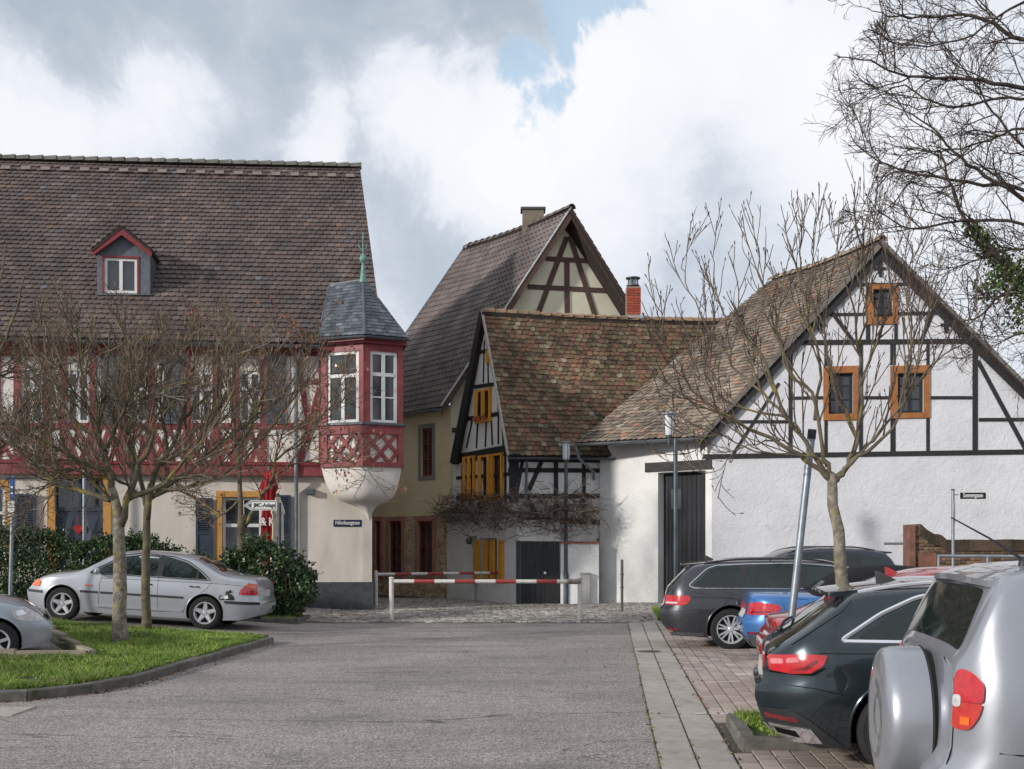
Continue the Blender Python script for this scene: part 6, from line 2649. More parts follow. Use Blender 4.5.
# parking sign post at far left, seen nearly edge on
FQ = Fr((0, 20.9), (1, 0))
b = P(9.5, 600, 20.9)
b.z = zl(b.x, min(b.y, 20)) - .1
root = thing('parking_sign', 'thin grey post with a narrow blue sign and small white plate at left', 'sign', b)
m_ = MB().tube([b, FQ.p(FQ.u(13.5), FQ.z(13, 476), 0)], .033, 10)
m_.build('post', GALV, root, smooth=True)
m_ = MB()
a_, c_ = FQ.uz(11.0, 500), FQ.uz(14.8, 476.5)
FQ.box(m_, a_[0], c_[0], a_[1], c_[1], .03, .05)
m_.build('blue_plate', shade('park_blue', 28, 84, 160, rough=.4), root)
m_ = MB()
for zz in (488, 493):
    u_, z_ = FQ.uz(13, zz)
    FQ.box(m_, u_ - .018, u_ + .018, z_ - .02, z_ + .03, .051, .053)
m_.build('marks', WHITE, root)
m_ = MB()
a_, c_ = FQ.uz(9.0, 517), FQ.uz(15.3, 501.5)
FQ.box(m_, a_[0], c_[0], a_[1], c_[1], .03, .048)
m_.build('white_plate', WHITE, root)
m_ = MB()
for q in range(4):
    z_ = a_[1] + .05 + q * .055
    FQ.box(m_, a_[0] + .025, c_[0] - .03 - (q % 2) * .02, z_, z_ + .012, .0485, .050)
m_.build('print', GREYP, root)
# second downpipe and post in front of the inn door
m_ = MB()
q = P(84.5, 600, 28.2)
m_.tube([Vector((q.x, q.y, gz(q.x, q.y))), Vector((q.x, q.y, EYE + (HZ - 470) * 28.2 / F))], .05, 8)
top(m_, 'metal_post', ZINC, 'grey metal post standing in front of the dark blue inn door', 'post', smooth=True)
# ================================================================== cars
RUB = M('tyre_rubber', srgb(34, 34, 35), srgb(26, 26, 27), scale=12, rough=.85)
ARCH = M('arch_black', (0.008, .008, .008, 1), (.006, .006, .006, 1), rough=.95, spec=.1)
RIM = M('alloy', srgb(190, 192, 196), srgb(170, 172, 176), scale=6, rough=.35, metal=.35)
CHROME = M('chrome', srgb(226, 228, 232), srgb(214, 216, 220), scale=3, rough=.14, metal=.95)
BPL = M('black_plastic', srgb(38, 39, 41), srgb(30, 31, 33), scale=20, rough=.5)
GPL = M('grey_plastic', srgb(72, 74, 77), srgb(60, 62, 65), scale=20, rough=.55)
CGL = M('car_glass', (0.006, .012, .011, 1), (.016, .026, .024, 1), scale=1.1, rough=.03, spec=.6)
REDL = M('red_lamp', srgb(200, 16, 26), srgb(160, 8, 16), scale=16, rough=.12, spec=.8, coat=.8)
REDLD = M('red_lamp_dark', srgb(120, 8, 16), srgb(90, 6, 12), scale=14, rough=.12, spec=.8, coat=.8)
CLRL = M('clear_lamp', srgb(210, 206, 204), srgb(170, 168, 168), scale=20, rough=.12, spec=.8, coat=.6)
ORL = M('orange_lamp', srgb(232, 110, 24), srgb(214, 90, 16), scale=16, rough=.15, spec=.8, coat=.6)
PLATE = M('number_plate', srgb(196, 196, 190), srgb(180, 180, 176), scale=10, rough=.4)


def paint(name, c, v=.86, metal=.55, rough=.32, dirt=None):
    kw = dict(scale=3.0, rough=rough, metal=metal, spec=.5, coat=.9)
    if dirt:
        kw.update(c3=dirt, c3s=2.4, c3lo=.52, c3hi=.85)
    return M(name, srgb(*c), tuple([x * v for x in srgb(*c)[:3]] + [1]), **kw)


def interp(tab, x):
    if x <= tab[0][0]:
        return tab[0][1]
    for (x0, y0), (x1, y1) in zip(tab[:-1], tab[1:]):
        if x <= x1:
            return y0 + (y1 - y0) * (x - x0) / (x1 - x0)
    return tab[-1][1]


def mono(tab):
    """smooth monotone cubic through the table"""
    X = [t[0] for t in tab]
    Y = [t[1] for t in tab]
    n = len(X)
    d = [(Y[i + 1] - Y[i]) / (X[i + 1] - X[i]) for i in range(n - 1)]
    m = [d[0]] + [0 if d[i - 1] * d[i] <= 0 else 2 * d[i - 1] * d[i] / (d[i - 1] + d[i]) for i in range(1, n - 1)] + [d[-1]]

    def f(x):
        if x <= X[0]:
            return Y[0]
        if x >= X[-1]:
            return Y[-1]
        i = 0
        while x > X[i + 1]:
            i += 1
        h = X[i + 1] - X[i]
        t = (x - X[i]) / h
        return ((1 + 2 * t) * (1 - t) ** 2 * Y[i] + t * (1 - t) ** 2 * h * m[i] + t * t * (3 - 2 * t) * Y[i + 1] + t * t * (t - 1) * h * m[i + 1])
    return f


class Shell:
    """analytic car skin: x forward, y left, z up"""
    def __init__(s, top_, zb, w, belt, tumble=.36, rc=.12, p=2.6, rear=(), front=(), kr=.30, kf=.34, re=.50, fe=.75, side=((.15, .93), (.32, .975), (.55, 1.0), (.75, .99), (.95, .96)), dz_crease=None):
        s.T = mono(top_)
        s.xr, s.xf = top_[0][0], top_[-1][0]
        s.B = mono(zb)
        s.w = w
        s.belt = belt
        s.tum = tumble
        s.rc = rc
        s.p = p
        s.rear = mono(rear) if rear else (lambda z: 0)
        s.front = mono(front) if front else (lambda z: 0)
        s.kr, s.kf, s.re, s.fe = kr, kf, re, fe
        s.side = mono([(a, b) for a, b in side])

    def plan(s, x):
        k = 1.0
        if x < s.xr + s.re:
            k -= s.kr * ((s.xr + s.re - x) / s.re) ** 2.6
        if x > s.xf - s.fe:
            k -= s.kf * ((x - s.xf + s.fe) / s.fe) ** 2.4
        return s.w / 2 * k

    def W0(s, x, z):
        y = s.plan(x) * s.side(min(z, s.belt))
        b = s.belt
        if z > b:
            y -= s.tum * (z - b) + .25 * (z - b) ** 2 * .5
        return y

    def W(s, x, z):
        zt = s.T(x)
        r = min(s.rc, (zt - s.B(x)) * .45)
        t = (z - (zt - r)) / r
        y = s.W0(x, min(z, zt))
        if t > 0:
            t = min(t, 1)
            y *= max(0.0, 1 - t ** s.p) ** (1 / s.p)
        return y

    def dx(s, x, z):
        d = 0
        if x < s.xr + .6:
            d += s.rear(z) * ((s.xr + .6 - x) / .6) ** 2
        if x > s.xf - .6:
            d += s.front(z) * ((x - s.xf + .6) / .6) ** 2
        return d

    def side_pt(s, x, z, off=0.0, sg=1):
        y = s.W(x, z)
        # outward normal from finite differences
        e = .01
        yx = (s.W(x + e, z) - s.W(x - e, z)) / (2 * e)
        yz = (s.W(x, z + e) - s.W(x, z - e)) / (2 * e)
        yz = max(-4, min(4, yz))
        yx = max(-3, min(3, yx))
        n = Vector((-yx, 1, -yz)).normalized()
        q = Vector((x + s.dx(x, z), y, z)) + n * off
        return Vector((q.x, q.y * sg, q.z))

    def ztop(s, x, y):
        zt = s.T(x)
        r = min(s.rc, (zt - s.B(x)) * .45)
        a = abs(y)
        z = zt
        for _ in range(3):
            b = s.W0(x, z)
            q = min(.995, a / max(b, .05))
            z = zt - r + r * max(0, 1 - q ** s.p) ** (1 / s.p)
        return z

    def top_pt(s, x, y, off=0.0, sg=1):
        z = s.ztop(x, y)
        e = .012
        zx = (s.ztop(x + e, y) - s.ztop(x - e, y)) / (2 * e)
        zy = (s.ztop(x, y + e) - s.ztop(x, y - e)) / (2 * e)
        n = Vector((-zx, -zy, 1)).normalized()
        return Vector((x + s.dx(x, z), y, z)) + n * off

    def end_pt(s, y, z, off=0.0, sg=-1):
        x = s.xr if sg < 0 else s.xf
        return Vector((x + s.dx(x, z) + sg * off, y, z))

    def mesh(s, nx=72, nz=12, nr=9, zmin=None):
        mb = MB()
        xs_ = []
        for i in range(nx + 1):
            t = i / nx
            c = .5 - .5 * math.cos(PI * t)
            xs_.append(s.xr + (s.xf - s.xr) * (.55 * t + .45 * c))
        rings = []
        for x in xs_:
            zt, zb = s.T(x), s.B(x)
            r = min(s.rc, (zt - zb) * .45)
            zs = [zb + (zt - r - zb) * (j / nz) for j in range(nz + 1)]
            half = [(s.W0(x, z), z) for z in zs]
            for j in range(1, nr + 1):
                ph = PI / 2 * j / nr
                tt = math.sin(ph) ** (2 / s.p)
                z = zt - r + r * tt
                half.append((s.W(x, z) if j < nr else 0.0, z))
            rings.append((x, half))
        m = len(rings[0][1])
        V = []
        for x, half in rings:
            row = [(half[0][0] * .0, half[0][1])] + half          # bottom centre, then up the left side to top centre
            full = [(0.0, half[0][1])] + [(y, z) for y, z in half] + [(-y, z) for y, z in reversed(half[:-1])]
            for y, z in full:
                V.append((x + s.dx(x, z), y, z))
        k = 2 * m
        Fs = []
        for i in range(len(rings) - 1):
            for j in range(k):
                j2 = (j + 1) % k
                Fs.append((i * k + j, i * k + j2, (i + 1) * k + j2, (i + 1) * k + j))
        mb.add(V, Fs)
        # caps
        for i, sg in ((0, 1), (len(rings) - 1, -1)):
            o_ = i * k
            for j in range(1, m):
                a, b = o_ + j, o_ + j + 1
                if j + 1 == m:
                    a2 = o_ + k - j
                    mb.f.append((a, b, a2) if sg > 0 else (b, a, a2))
                    continue
                a2, b2 = o_ + (k - j + 1) % k if j > 1 else o_ + (k - 1), o_ + (k - j)
                a2 = o_ + (k - j) % k
                b2 = o_ + (k - j - 1) % k
                # right side index of ring point j is k - j
                mb.f.append((a, b, b2, a2) if sg > 0 else (b, a, a2, b2))
            mb.f.append((o_, o_ + 1, o_ + k - 1) if sg > 0 else (o_ + 1, o_, o_ + k - 1))
        return mb


def patch(poly, fn, step=.09, off=.004, depth=.012, mbx=None):
    """project a 2D polygon on the skin; gives a thin solid plate"""
    bm = bmesh.new()
    f = bm.faces.new([bm.verts.new((a, b, 0)) for a, b in poly])
    lo = [min(p[k] for p in poly) for k in (0, 1)]
    hi = [max(p[k] for p in poly) for k in (0, 1)]
    for k in (0, 1):
        n = max(1, int((hi[k] - lo[k]) / step))
        for i in range(1, n):
            no = Vector((1, 0, 0)) if k == 0 else Vector((0, 1, 0))
            bmesh.ops.bisect_plane(bm, geom=bm.verts[:] + bm.edges[:] + bm.faces[:], plane_co=no * (lo[k] + (hi[k] - lo[k]) * i / n), plane_no=no)
    bmesh.ops.recalc_face_normals(bm, faces=bm.faces)
    bm.verts.ensure_lookup_table()
    src = [(v.co.x, v.co.y) for v in bm.verts]
    fs = [[v.index for v in f_.verts] for f_ in bm.faces]
    bm.verts.index_update()
    fs = [[v.index for v in f_.verts] for f_ in bm.faces]
    bd = [[v.index for v in e.verts] for e in bm.edges if e.is_boundary]
    bm.free()
    mb = mbx or MB()
    n = len(src)
    vs = [fn(a, b, off) for a, b in src] + [fn(a, b, off - depth) for a, b in src]
    mb.add(vs, fs + [(a, b, n + b, n + a) for a, b in bd])
    return mb


def rr(poly, r=.03, n=3):
    """round the corners of a polygon"""
    out = []
    m = len(poly)
    for i in range(m):
        p0, p1, p2 = Vector(poly[i - 1]), Vector(poly[i]), Vector(poly[(i + 1) % m])
        a, b = (p0 - p1), (p2 - p1)
        ra, rb_ = min(r, a.length * .45), min(r, b.length * .45)
        a, b = p1 + a.normalized() * ra, p1 + b.normalized() * rb_
        for k in range(n + 1):
            t = k / n
            q = a * (1 - t) ** 2 + p1 * 2 * t * (1 - t) + b * t * t
            out.append((q.x, q.y))
    return out


def outline(poly, fn, rad, mb, off=.004, closed=True, seg=.07, n=5):
    P_ = [Vector(p) for p in poly]
    if closed:
        P_.append(P_[0])
    pts = []
    for a, b in zip(P_[:-1], P_[1:]):
        k = max(1, int((b - a).length / seg))
        for i in range(k):
            q = a.lerp(b, i / k)
            pts.append(fn(q.x, q.y, off))
    pts.append(fn(P_[-1].x, P_[-1].y, off))
    mb.tube(pts, rad, n)
    return mb


def wheel(parent, x, y, r, wd, sg, spokes, rimr, twist=0.0, style='double', dark=False):
    """tyre as the wheel part, rim and hub as sub-parts"""
    c = Vector((x, y, r))
    o_ = sg * wd / 2
    tp = [(rimr - .005, -wd / 2 + .02), (rimr + .02, -wd / 2), (r - .03, -wd / 2 + .004), (r - .008, -wd / 2 + .022), (r, -wd / 2 + .045), (r, wd / 2 - .045), (r - .008, wd / 2 - .022), (r - .03, wd / 2 - .004), (rimr + .02, wd / 2), (rimr - .005, wd / 2 - .02)]
    mb = MB().lathe(tp, c, 'Y', 40)
    for rr_ in (rimr + .05, r - .045):
        mb.lathe([(rr_ - .004, sg * (wd / 2 - .002)), (rr_, sg * (wd / 2 + .002)), (rr_ + .004, sg * (wd / 2 - .002))], c, 'Y', 40)
    t = mb.build('wheel', RUB, parent, smooth=True, local=True)
    mb = MB().lathe([(rimr, sg * (wd / 2 - .01)), (rimr + .006, sg * (wd / 2 + .001)), (rimr - .008, sg * (wd / 2 + .001)), (rimr - .02, sg * (wd / 2 - .02)), (rimr - .028, sg * (wd / 2 - .07))], c, 'Y', 40)
    mb.lathe([(0, sg * (wd / 2 - .018)), (.028, sg * (wd / 2 - .016)), (.034, sg * (wd / 2 - .022)), (.07, sg * (wd / 2 - .035)), (.075, sg * (wd / 2 - .06))], c, 'Y', 24)
    for k in range(spokes):
        a0 = twist + 2 * PI * k / spokes
        arms = ((-.13, .02), (.13, -.02)) if style == 'double' else (((0, 0),) if style == 'single' else ((0, 0),))
        for da, _ in arms:
            if style == 'double':
                a1, a2 = a0 + da * 1.1, a0 + da * 1.25
                w0, w1 = .013, .011
            elif style == 'star':
                a1 = a2 = a0
                w0, w1 = .036, .022
            else:
                a1 = a2 = a0
                w0, w1 = .018, .016
            p0 = Vector((.05 * math.cos(a1), 0, .05 * math.sin(a1)))
            p1 = Vector(((rimr - .012) * math.cos(a2), 0, (rimr - .012) * math.sin(a2)))
            if style == 'star':
                p1b = p1
            tdir = (p1 - p0).normalized()
            nn = Vector((-tdir.z, 0, tdir.x))
            f0, f1 = sg * (wd / 2 - .022), sg * (wd / 2 - .008)
            b0, b1 = f0 - sg * .03, f1 - sg * .03
            A = [c + p0 - nn * w0 + Vector((0, f0, 0)), c + p0 + nn * w0 + Vector((0, f0, 0)), c + p1 + nn * w1 + Vector((0, f1, 0)), c + p1 - nn * w1 + Vector((0, f1, 0))]
            B_ = [c + p0 - nn * w0 * 1.5 + Vector((0, b0, 0)), c + p0 + nn * w0 * 1.5 + Vector((0, b0, 0)), c + p1 + nn * w1 * 1.5 + Vector((0, b1, 0)), c + p1 - nn * w1 * 1.5 + Vector((0, b1, 0))]
            mb.hexa(B_, A)
    mb.build('rim', RIM, t, smooth=True, local=True, fix=True)
    mb = MB().lathe([(0, sg * (wd / 2 - .085)), (rimr - .02, sg * (wd / 2 - .08))], c, 'Y', 24)
    mb.lathe([(0, sg * (wd / 2 - .06)), (rimr * .62, sg * (wd / 2 - .06)), (rimr * .62, sg * (wd / 2 - .075))], c, 'Y', 24)
    mb.build('brake_disc', M('brake_dark', srgb(44, 44, 46), srgb(30, 30, 32), rough=.6, metal=.5), t, local=True)
    return t


def make_car(name, label, loc, heading, sp, near=-1):
    """sp: specification; near: the side shown to the camera (-1 right, +1 left)"""
    root = thing(name, label, 'car', loc, heading)
    root.rotation_euler = (0, sp.get('pitch', 0.0), heading)
    S = sp['shell']
    pm = sp['paint']
    mb = S.mesh(nx=sp.get('nx', 76))
    me = mb.mesh('body', pm, smooth=False)
    me.materials.append(ARCH)
    tmp = bpy.data.objects.new('body', me)
    COL.objects.link(tmp)
    cm = MB()
    for ax in (0.0, sp['wb']):
        for sg in (1, -1):
            ra = sp['rw'] + sp.get('gap', .045)
            cm.lathe([(0.001, sg * (sp['w'] / 2 - .34)), (ra, sg * (sp['w'] / 2 - .34)), (ra, sg * (sp['w'] / 2 + .2)), (0.001, sg * (sp['w'] / 2 + .2))], (ax, 0, sp['rw'] + .01), 'Y', 36)
    cme = cm.mesh('cut', ARCH)
    bm = bmesh.new()
    bm.from_mesh(cme)
    bmesh.ops.remove_doubles(bm, verts=bm.verts, dist=.003)
    bmesh.ops.recalc_face_normals(bm, faces=bm.faces)
    bm.to_mesh(cme)
    bm.free()
    bm = bmesh.new()
    bm.from_mesh(me)
    bmesh.ops.remove_doubles(bm, verts=bm.verts, dist=.0004)
    bmesh.ops.recalc_face_normals(bm, faces=bm.faces)
    bm.to_mesh(me)
    bm.free()
    cut = bpy.data.objects.new('cut', cme)
    COL.objects.link(cut)
    md = tmp.modifiers.new('b', 'BOOLEAN')
    md.object = cut
    md.operation = 'DIFFERENCE'
    md.solver = 'EXACT'
    try:
        md.material_mode = 'TRANSFER'
    except Exception:
        pass
    dg = bpy.context.evaluated_depsgraph_get()
    new = bpy.data.meshes.new_from_object(tmp.evaluated_get(dg))
    bpy.data.objects.remove(tmp)
    bpy.data.objects.remove(cut)
    new.polygons.foreach_set('use_smooth', [True] * len(new.polygons))
    new.set_sharp_from_angle(angle=math.radians(38))
    new.name = 'body'
    body = bpy.data.objects.new('body', new)
    link(body, root)
    # arch lips
    for ax in (0.0, sp['wb']):
        for sg in (1, -1):
            ra = sp['rw'] + sp.get('gap', .045)
            pts = []
            for k in range(25):
                a = math.radians(-8 + 196 * k / 24)
                x, z = ax + (ra + .002) * math.cos(a), sp['rw'] + .01 + (ra + .002) * math.sin(a)
                if z < S.B(x) + .01:
                    continue
                pts.append(S.side_pt(x, z, -.004, sg))
            m_ = MB().tube(pts, .011, 6)
            m_.build('wheel_arch', sp.get('lip', pm), body, smooth=True, local=True)
    for ax in (0.0, sp['wb']):
        for sg in (1, -1):
            wheel(root, ax, sg * (sp['w'] / 2 - .125 - sp.get('inset', 0.0)), sp['rw'], .21, sg, sp['spokes'], sp['rimr'], sp.get('twist', .3), sp.get('style', 'double'))
    # glass and trim on both sides
    for sg in (1, -1):
        fn = lambda a, b, o, sg=sg: S.side_pt(a, b, o, sg)
        S2 = sp.get('shell2')
        fg = (lambda a, b, o, sg=sg: S2.side_pt(a, b, o, sg)) if S2 else fn
        for w_ in sp.get('windows', []):
            wp = rr(w_, .035, 3)
            g_ = patch(wp, fg, .08, .005, .014)
            go = g_.build('side_window', CGL, root, smooth=True, local=True, fix=True)
        for po in sp.get('pillars', []):
            patch(po, fg, .08, .0065, .012).build('window_pillar', BPL, root, smooth=True, local=True, fix=True)
        for tp, rad, mat in sp.get('trims', []):
            outline(rr(tp, .05, 4) if len(tp) > 2 else tp, fg, rad, MB(), .006, closed=len(tp) > 2).build('window_trim', mat, root, smooth=True, local=True)
        seam = MB()
        for ln in sp.get('seams', []):
            outline(ln, fn, .0035, seam, .0, closed=False, n=4)
        if seam.v:
            seam.build('door_seams', ARCH, body, local=True)
        for pts, mat, nm, off in sp.get('side_patches', []):
            patch(rr(pts, .018, 3) if 'lamp' in nm else pts, fn, .03, off + .004, .02).build(nm, mat, root, smooth=True, local=True, fix=True)
        for x, z in sp.get('handles', []):
            m_ = MB()
            a, b = S.side_pt(x - .09, z, .0, sg), S.side_pt(x + .09, z, .0, sg)
            y = Vector((0, sg * .028, 0))
            m_.tube([a, a.lerp(b, .12) + y, a.lerp(b, .88) + y, b], .013, 6)
            m_.build('door_handle', sp.get('handle_mat', pm), root, smooth=True, local=True)
        if 'mirror' in sp:
            x, z = sp['mirror']
            q = S.side_pt(x, z, 0, sg)
            m_ = MB().sphere(q + Vector((.02, sg * .13, .05)), .09, 12, (.6, 1.1, .75))
            m_.tube([q + Vector((0, -sg * .02, 0)), q + Vector((.01, sg * .08, .03))], .022, 6)
            m_.build('wing_mirror', sp.get('mirror_mat', pm), root, smooth=True, local=True)
        if 'rails' in sp:
            x0, x1, dz, mat = sp['rails']
            pts = []
            for k in range(17):
                x = x0 + (x1 - x0) * k / 16
                y = S.W0(x, S.T(x)) - .07
                e = min(1, 4.5 * min(k, 16 - k) / 16)
                pts.append(Vector((x, sg * y, S.ztop(x, y) + dz * e)))
            m_ = MB().tube(pts, .016, 6)
            for k in (1, 8, 15):
                m_.tube([pts[k] - Vector((0, 0, dz + .01)), pts[k]], .012, 5)
            m_.build('roof_rail', mat, root, smooth=True, local=True)
    for pts, mat, nm, off in sp.get('top_patches', []):
        patch(rr(pts, .05, 3), S.top_pt if not sp.get('shell2') else sp['shell2'].top_pt, .09, off, .014).build(nm, mat, root, smooth=True, local=True, fix=True)
    for pts, mat, nm, off, e in sp.get('end_patches', []):
        patch(pts, lambda a, b, o, e=e: S.end_pt(a, b, o, e), .08, off, .016).build(nm, mat, root, smooth=True, local=True, fix=True)
    if 'fin' in sp:
        x = sp['fin']
        z = S.T(x)
        m_ = MB()
        m_.add([(x - .09, 0, z + .075), (x - .08, .014, z - .02), (x - .08, -.014, z - .02), (x + .10, .022, z - .01), (x + .10, -.022, z - .01), (x - .06, .008, z + .075), (x - .06, -.008, z + .075)],
               [(0, 5, 1), (0, 2, 6), (1, 5, 3), (2, 4, 6), (5, 6, 4, 3), (0, 6, 5), (0, 1, 2)])
        m_.build('antenna_fin', sp.get('fin_mat', pm), root, smooth=True, local=True, fix=True)
    return root, body, S


def head_at(base_px, near_D, hd):
    pass


def place(xw, Dw, deg, w):
    """root location so that the near-side rear wheel stands at (xw, Dw); heading deg clockwise from +x"""
    a = math.radians(-deg)
    h = Vector((math.cos(a), math.sin(a), 0))
    left = Vector((-h.y, h.x, 0))
    return Vector((xw, Dw, 0)) + left * w / 2, a


LX = lambda t, y0=0: t
# ---------------------------------------------------------------- silver saloon on the left (nose to the left, its left side seen)
silver = paint('silver_paint', (176, 180, 186), .93, .5, .34)
z_b = [(-.97, .30), (-.6, .21), (0, .19), (2.7, .19), (3.2, .2), (3.5, .27)]
SH = Shell([(-.97, .93), (-.93, 1.0), (-.85, 1.035), (-.45, 1.06), (-.28, 1.09), (.32, 1.34), (.7, 1.40), (1.1, 1.415), (1.5, 1.405), (1.85, 1.345), (2.25, 1.12), (2.45, 1.01), (2.62, .965), (3.0, .90), (3.3, .81), (3.45, .70), (3.5, .62)],
           z_b, 1.74, .90, tumble=.42, rear=[(.15, .10), (.3, .03), (.42, -.02), (.58, -.03), (.62, .02), (.8, .03), (1.0, .06), (1.2, .06)], front=[(.15, -.12), (.3, -.02), (.5, .02), (.56, -.0), (.7, -.06), (1.0, -.1)])
sp = dict(shell=SH, paint=silver, w=1.74, wb=2.725, rw=.315, rimr=.205, spokes=5, style='star', twist=PI / 2,
          windows=[[(-.02, .945), (.18, 1.10), (.42, 1.235), (.70, 1.30), (.86, 1.325), (.86, .945)], [(.97, .945), (.97, 1.33), (1.3, 1.335), (1.62, 1.28), (1.98, 1.08), (2.14, .965), (2.14, .945)]],
          pillars=[[(.86, .945), (.86, 1.325), (.97, 1.33), (.97, .945)], [(.17, .945), (.17, 1.09), (.21, 1.115), (.21, .945)]],
          trims=[([(-.08, .93), (.14, 1.10), (.40, 1.255), (.70, 1.325), (1.3, 1.36), (1.64, 1.305), (2.02, 1.08), (2.24, .93)], .009, BPL)],
          seams=[[(.92, .93), (.90, .30)], [(1.98, .93), (2.02, .75), (2.02, .30)], [(-.10, .92), (-.02, .78), (.16, .62), (.36, .44), (.40, .32), (.90, .29), (2.02, .29)], [(-.9, .86), (-.3, .88), (.9, .87), (2.0, .85)]],
          side_patches=[([(.42, .56), (.42, .60), (2.0, .60), (2.0, .56)], BPL, 'rub_strip', .010), ([(2.05, .56), (2.05, .60), (2.38, .60), (2.38, .56)], BPL, 'rub_strip', .010),
                        ([(-.95, .52), (-.95, .57), (-.36, .57), (-.38, .52)], BPL, 'rub_strip', .012), ([(3.12, .50), (3.12, .55), (3.46, .55), (3.46, .50)], BPL, 'rub_strip', .012),
                        ([(-.95, .70), (-.95, .90), (-.80, .92), (-.66, .80), (-.62, .70)], REDL, 'tail_lamp', .006), ([(-.94, .86), (-.80, .925), (-.72, .87), (-.90, .82)], ORL, 'tail_indicator', .009),
                        ([(3.20, .62), (3.18, .72), (3.30, .755), (3.40, .70), (3.42, .62)], ORL, 'front_indicator', .008), ([(2.16, .685), (2.16, .715), (2.30, .715), (2.30, .685)], ORL, 'side_repeater', .010),
                        ([(.42, .31), (.42, .34), (2.1, .34), (2.1, .31)], silver, 'sill', .014)],
          handles=[(.22, .80), (1.12, .79)], handle_mat=BPL, mirror=(2.02, .93),
          top_patches=[([(-.22, -.50), (-.22, .50), (.30, .44), (.30, -.44)], CGL, 'rear_window', .004), ([(1.88, -.50), (1.88, .50), (2.36, .62), (2.36, -.62)], CGL, 'windscreen', .004)],
          end_patches=[([(-.26, .66), (.26, .66), (.26, .78), (-.26, .78)], PLATE, 'number_plate', .01, -1), ([(-.54, .38), (-.35, .38), (-.35, .46), (-.54, .46)], BPL, 'bumper_recess', .008, -1)])
xr_ = (206.5 - 512) * 21.7 / F
hd = math.radians(180 - 1.5)
yb = 21.7 + .80
a = hd
loc = Vector((xr_ - .02, yb, 0))
loc.z = gz(xr_, 20.6) - .0
sp['pitch'] = -math.atan((gz(xr_ - 2.72, 20.8) - gz(xr_, 20.8)) / 2.72)
car1, b1, S1 = make_car('silver_saloon', 'silver four-door saloon with star alloy wheels and a black cat sticker on its rear wing', loc, hd, sp)
# cat and mouse-like flat sticker: plain black cat outline with a white patch
m_ = MB()
cat = [(-.30, .575), (-.30, .66), (-.345, .70), (-.40, .72), (-.47, .70), (-.50, .64), (-.49, .585), (-.44, .565)]
cat = [(-.62 + .0, .60), (-.60, .66), (-.55, .70), (-.48, .71), (-.43, .68), (-.42, .61), (-.46, .585), (-.58, .585)]
patch([(x + .06, z) for x, z in cat], lambda a, b, o: S1.side_pt(a, b, o, 1), .04, .0045, .004, m_)
patch([(-.36, .70), (-.40, .76), (-.43, .75), (-.46, .79), (-.49, .755), (-.53, .75), (-.47, .715)], lambda a, b, o: S1.side_pt(a, b, o, 1), .04, .0050, .004, m_)
outline([(-.36, .60), (-.29, .585), (-.26, .62), (-.27, .66), (-.31, .665)], lambda a, b, o: S1.side_pt(a, b, o, 1), .012, m_, .002, closed=False, n=5)
m_.build('cat_sticker', shade('sticker_black', 18, 18, 20, rough=.5), b1, local=True, fix=True)
m_ = MB()
patch([(-.37, .60), (-.36, .66), (-.42, .68), (-.44, .62)], lambda a, b, o: S1.side_pt(a, b, o, 1), .04, .0060, .004, m_)
m_.build('cat_sticker', WHITE, b1, local=True, fix=True)
m_ = MB().tube([Vector((-.98, .45, .27)), Vector((-.80, .45, .27))], .035, 8)
m_.build('exhaust_pipe', BPL, car1, local=True)

# ---------------------------------------------------------------- silver hatchback cut by the left edge (nose to the right)
silver2 = paint('silver_paint_two', (168, 174, 184), .93, .5, .36)
SH = Shell([(-.70, .92), (-.66, 1.06), (-.5, 1.16), (-.2, 1.40), (.2, 1.47), (.8, 1.49), (1.4, 1.46), (1.8, 1.34), (2.2, 1.12), (2.42, 1.02), (2.62, .965), (2.95, .88), (3.16, .78), (3.28, .66), (3.32, .58)],
           [(-.7, .3), (-.4, .2), (2.8, .2), (3.1, .22), (3.32, .28)], 1.71, .92, tumble=.4, kf=.36, fe=.8, front=[(.15, -.10), (.3, .0), (.48, .03), (.58, -.0), (.75, -.08), (1.0, -.1)], rear=[(.2, .06), (.5, -.02), (1.0, .03)])
sp = dict(shell=SH, paint=silver2, w=1.71, wb=2.6, rw=.305, rimr=.19, spokes=6, style='single',
          windows=[[(-.1, .97), (.1, 1.3), (.75, 1.38), (.75, .96)], [(.85, .96), (.85, 1.385), (1.4, 1.36), (2.05, 1.0), (2.05, .96)]],
          seams=[[(.8, .95), (.8, .3)], [(2.0, .95), (2.0, .3)]],
          side_patches=[([(2.86, .62), (2.80, .76), (2.98, .80), (3.20, .68), (3.24, .60), (3.05, .59)], CLRL, 'headlamp', .006), ([(2.88, .67), (2.86, .74), (2.96, .76), (3.02, .70)], CHROME, 'headlamp_reflector', .009)],
          handles=[(.2, .84), (1.05, .83)], mirror=(1.95, .95),
          top_patches=[([(1.84, -.52), (1.84, .52), (2.34, .62), (2.34, -.62)], CGL, 'windscreen', .004)],
          end_patches=[([(-.45, .60), (.45, .60), (.45, .68), (-.45, .68)], BPL, 'grille', .006, 1), ([(-.26, .42), (.26, .42), (.26, .53), (-.26, .53)], PLATE, 'number_plate', .014, 1),
                       ([(-.5, .28), (.5, .28), (.5, .38), (-.5, .38)], BPL, 'lower_intake', .006, 1)])
xf = (47 - 512) * 16.6 / F
a = math.radians(23)
h_ = Vector((math.cos(a), math.sin(a), 0))
loc = Vector(((-5 - 512) * 15.95 / F, 15.95, 0)) - h_ * 2.6 + Vector((-h_.y, h_.x, 0)) * .80
loc.z = 0.03
car0, _, _ = make_car('silver_hatchback', 'front end of a silver hatchback parked at the left edge inside the lawn bay', loc, a, sp)
